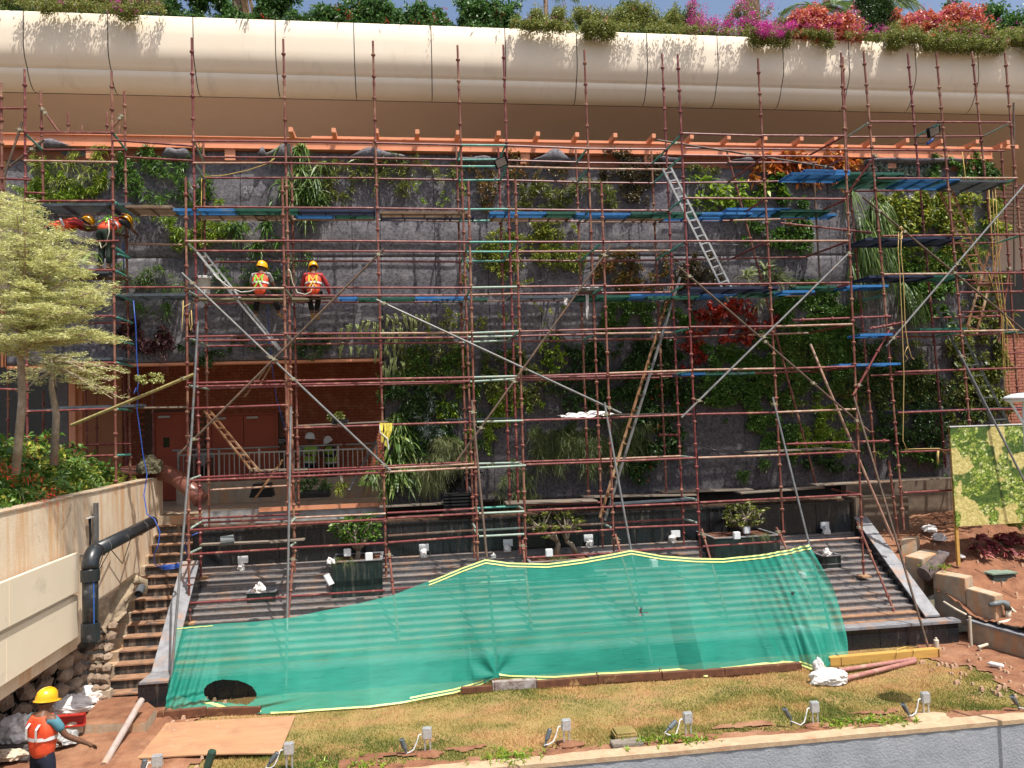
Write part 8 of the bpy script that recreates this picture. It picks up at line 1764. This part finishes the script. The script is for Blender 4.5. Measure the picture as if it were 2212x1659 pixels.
        mb=MB(); P=[]
        for k in range(21):
            a_=2*math.pi*k/20; f=.024+.036*max(0,math.sin(a_))**2; P.append([T@(hc+HM@Vector(((.116)*.92*math.cos(a_),.116*1.12*math.sin(a_),-.002))),T@(hc+HM@Vector(((.118+f*.5)*.92*math.cos(a_),(.118+f)*1.12*math.sin(a_),-.012))),T@(hc+HM@Vector(((.112)*.92*math.cos(a_),.112*1.12*math.sin(a_),-.016)))])
        mb.grid(P); mb.build('brim',helmet,ho,smooth=True)
        MB().tube([T@(hc+HM@Vector((0,.125*math.cos(t),.045+.105*math.sin(t)))) for t in np.linspace(.1,3.0,9)],.012*scale,6).build('ridge',helmet,ho,smooth=True)
    # hair at the nape
    bm=bmesh.new(); bmesh.ops.create_icosphere(bm,subdivisions=2,radius=1)
    for v in bm.verts: q=v.co; v.co=hd+HM@Vector((q.x*.080,q.y*.085-.022,q.z*.085+.03))
    me=bpy.data.meshes.new('hair'); bm.to_mesh(me); bm.free(); me.transform(T); link('hair',me,r,M_hair)
    for s in 'LR':
        a_=J['an'+s]; t_=J['to'+s]; d=(t_-a_); d=d.normalized() if d.length>0 else Vector((0,1,0))
        MB().bar(T@(a_-d*.06+Vector((0,0,-.045))),T@(t_+d*.05+Vector((0,0,-.012))),.095*scale,.03*scale).build('shoe',M_shoe if barefoot else M_blk,r,bevel=.01)
    return r,T
STAND=dict(pel=(0,0,.94),chest=(0,.01,1.30),neck=(0,0,1.46),head=(0,.03,1.585),shL=(-.185,0,1.41),shR=(.185,0,1.41),elL=(-.235,-.01,1.13),elR=(.235,-.01,1.13),haL=(-.235,.08,.89),haR=(.235,.08,.89),hipL=(-.09,0,.88),hipR=(.09,0,.88),knL=(-.10,.02,.48),knR=(.10,.02,.48),anL=(-.11,0,.09),anR=(.11,0,.09),toL=(-.13,.13,.04),toR=(.13,.13,.04))
def P_(**k): d=dict(STAND); d.update(k); return d
# worker lower left
hp=at('o',91,1494,Z=1.70); base=Vector((hp.x,hp.y,.0))
person('worker in yellow helmet, orange vest and teal shirt standing at the lower left corner',base,math.radians(28),P_(elR=(.27,.12,1.15),haR=(.40,.33,.98),elL=(-.22,.08,1.16),haL=(-.12,.25,1.0),head=(0,.06,1.57),neck=(0,.02,1.46)),shirt=M_teal,trousers=M_navy,scale=.985,headdir=(.35,1,-.15))
# seated workers
SIT=dict(pel=(0,0,.10),chest=(0,.06,.44),neck=(0,.10,.59),head=(0,.15,.70),shL=(-.185,.08,.53),shR=(.185,.08,.53),elL=(-.27,.14,.28),elR=(.27,.16,.28),haL=(-.22,.36,.16),haR=(.24,.38,.18),hipL=(-.1,.03,.08),hipR=(.1,.03,.08),knL=(-.2,.40,.07),knR=(.22,.40,.07),anL=(-.27,.42,-.34),anR=(.30,.42,-.34),toL=(-.33,.52,-.42),toR=(.37,.52,-.42))
def P2(**k): d=dict(SIT); d.update(k); return d
s1=at('f',40,266,Y=17.45); person('seated worker with lime harness, left one of the two on the plank',s1,math.radians(8),P2(),shirt=M_grsh,trousers=M_blk,harness=M_harn,headdir=(.8,1,-.25),scale=.94)
s2=at('f',370,266,Y=17.45); person('seated worker with red sleeves and yellow harness, right one on the plank',s2,math.radians(-3),P2(elR=(.32,.14,.30),haR=(.36,.30,.10),elL=(-.27,.16,.26),knL=(-.13,.40,.07),knR=(.1,.40,.07),anL=(-.06,.42,-.34),anR=(.03,.42,-.34),toL=(-.06,.52,-.42),toR=(.06,.52,-.42)),shirt=M_rshirt,sleeve=1,trousers=M_blk,harness=M_yharn,headdir=(-.25,1,-.45),scale=.94)
def ptube(pts,r_,m,label,name='lanyard'): tag(MB().tube([at(c,x,y,Y=Y) for c,x,y,Y in pts],r_,6).build(name,m,smooth=True),label,'lanyard','lanyards of the workers')
M_wrope=mat('white_lanyard',(.62,.60,.56),(.48,.46,.42),rough=.7)
ptube([('f',38,185,17.25),('e',1640,200,17.2),('e',1560,232,17.2),('e',1500,238,17.3),('e',1430,210,17.3),('e',1350,150,17.2),('e',1275,60,17.25)],.014,M_wrope,'white lanyard from the left seated worker to the ladder')
ptube([('f',370,190,17.2),('f',355,235,17.2),('f',320,252,17.2),('f',270,240,17.2),('f',240,180,17.2),('f',225,110,17.2),('f',215,95,17.2)],.012,M_pvc,'cream lanyard from the right seated worker to the pole')
# bending workers on the left deck
dz=at('e',500,100,Y=17.6).z
BEND=dict(pel=(0,-.1,.92),chest=(0,.28,1.08),neck=(0,.44,1.10),head=(0,.58,1.10),shL=(-.18,.38,1.08),shR=(.18,.38,1.08),elL=(-.2,.58,.98),elR=(.2,.60,.98),haL=(-.12,.82,1.02),haR=(.1,.84,1.02),hipL=(-.09,-.1,.87),hipR=(.09,-.1,.87),knL=(-.10,-.03,.48),knR=(.10,-.03,.48),anL=(-.11,-.08,.09),anR=(.11,-.08,.09),toL=(-.13,.05,.04),toR=(.13,.05,.04))
w1=at('a',350,1420,Y=17.7); person('worker bending to the right behind the yellow tree, setting a plant into the wall',(w1.x,17.7,dz),math.radians(72),BEND,shirt=M_rshirt,sleeve=.4,trousers=M_navy,harness=M_yharn,headdir=(0,.8,-.6),scale=1.0)
BEND2=dict(BEND,chest=(.03,.2,1.16),neck=(.05,.36,1.22),head=(.08,.48,1.22),shL=(-.15,.28,1.17),shR=(.2,.30,1.17),elL=(-.22,.42,.98),elR=(.3,.46,1.0),haL=(-.1,.6,.95),haR=(.2,.68,.98))
w2=at('a',670,1440,Y=17.6); person('worker in dark green trousers leaning toward the wall by the second left pole',(w2.x,17.55,dz-.05),math.radians(22),BEND2,shirt=M_drk,sleeve=.4,trousers=M_gtr,harness=M_harn,headdir=(.3,.7,-.6),scale=.98)
ptube([('a',675,1370,17.3),('a',680,1440,17.3),('a',660,1520,17.3),('a',630,1545,17.35),('a',618,1500,17.4)],.014,M_pvc,'cream lanyard hanging from the worker with green trousers')
# engineers on the walkway
m1=at('f',345,1200,Y=22.0); person('left man of the two in white helmets and lime vests at the railing',(m1.x,22.05,2.95),math.radians(150),P_(elR=(.3,.05,1.2),haR=(.18,.28,1.18),elL=(-.32,.05,1.2),haL=(-.2,.3,1.22)),shirt=M_grsh,sleeve=1,vest=M_lvest,helmet=M_whel,trousers=M_navy,headdir=(-.9,1,-.15),scale=1.02,barefoot=False)
m2=at('f',475,1200,Y=22.1); person('right man of the two in white helmets, reading white papers at the railing',(m2.x,22.2,2.95),math.radians(225),P_(elR=(.28,.1,1.16),haR=(.1,.32,1.2),elL=(-.28,.1,1.16),haL=(-.08,.32,1.2),head=(0,.08,1.56)),shirt=M_drk,sleeve=1,vest=M_lvest,helmet=M_whel,trousers=M_blk,headdir=(0,1,-.5),scale=.97,barefoot=False)
p=at('f',448,1183,Y=21.75); tag(MB().bar(p+Vector((-.12,0,-.06)),p+Vector((.12,0,.1)),.2,.006).build('papers',M_lw),'white papers held by the right man in the white helmet','papers')
m3=at('e',1270,1230,Y=22.2); person('dim figure in a pale shirt behind the railing at the leftmost front pole',(m3.x,22.2,2.95),math.radians(190),P_(),shirt=M_grsh,vest=None,helmet=None,trousers=M_blk,headdir=(0,1,-.1),scale=.98,barefoot=False)
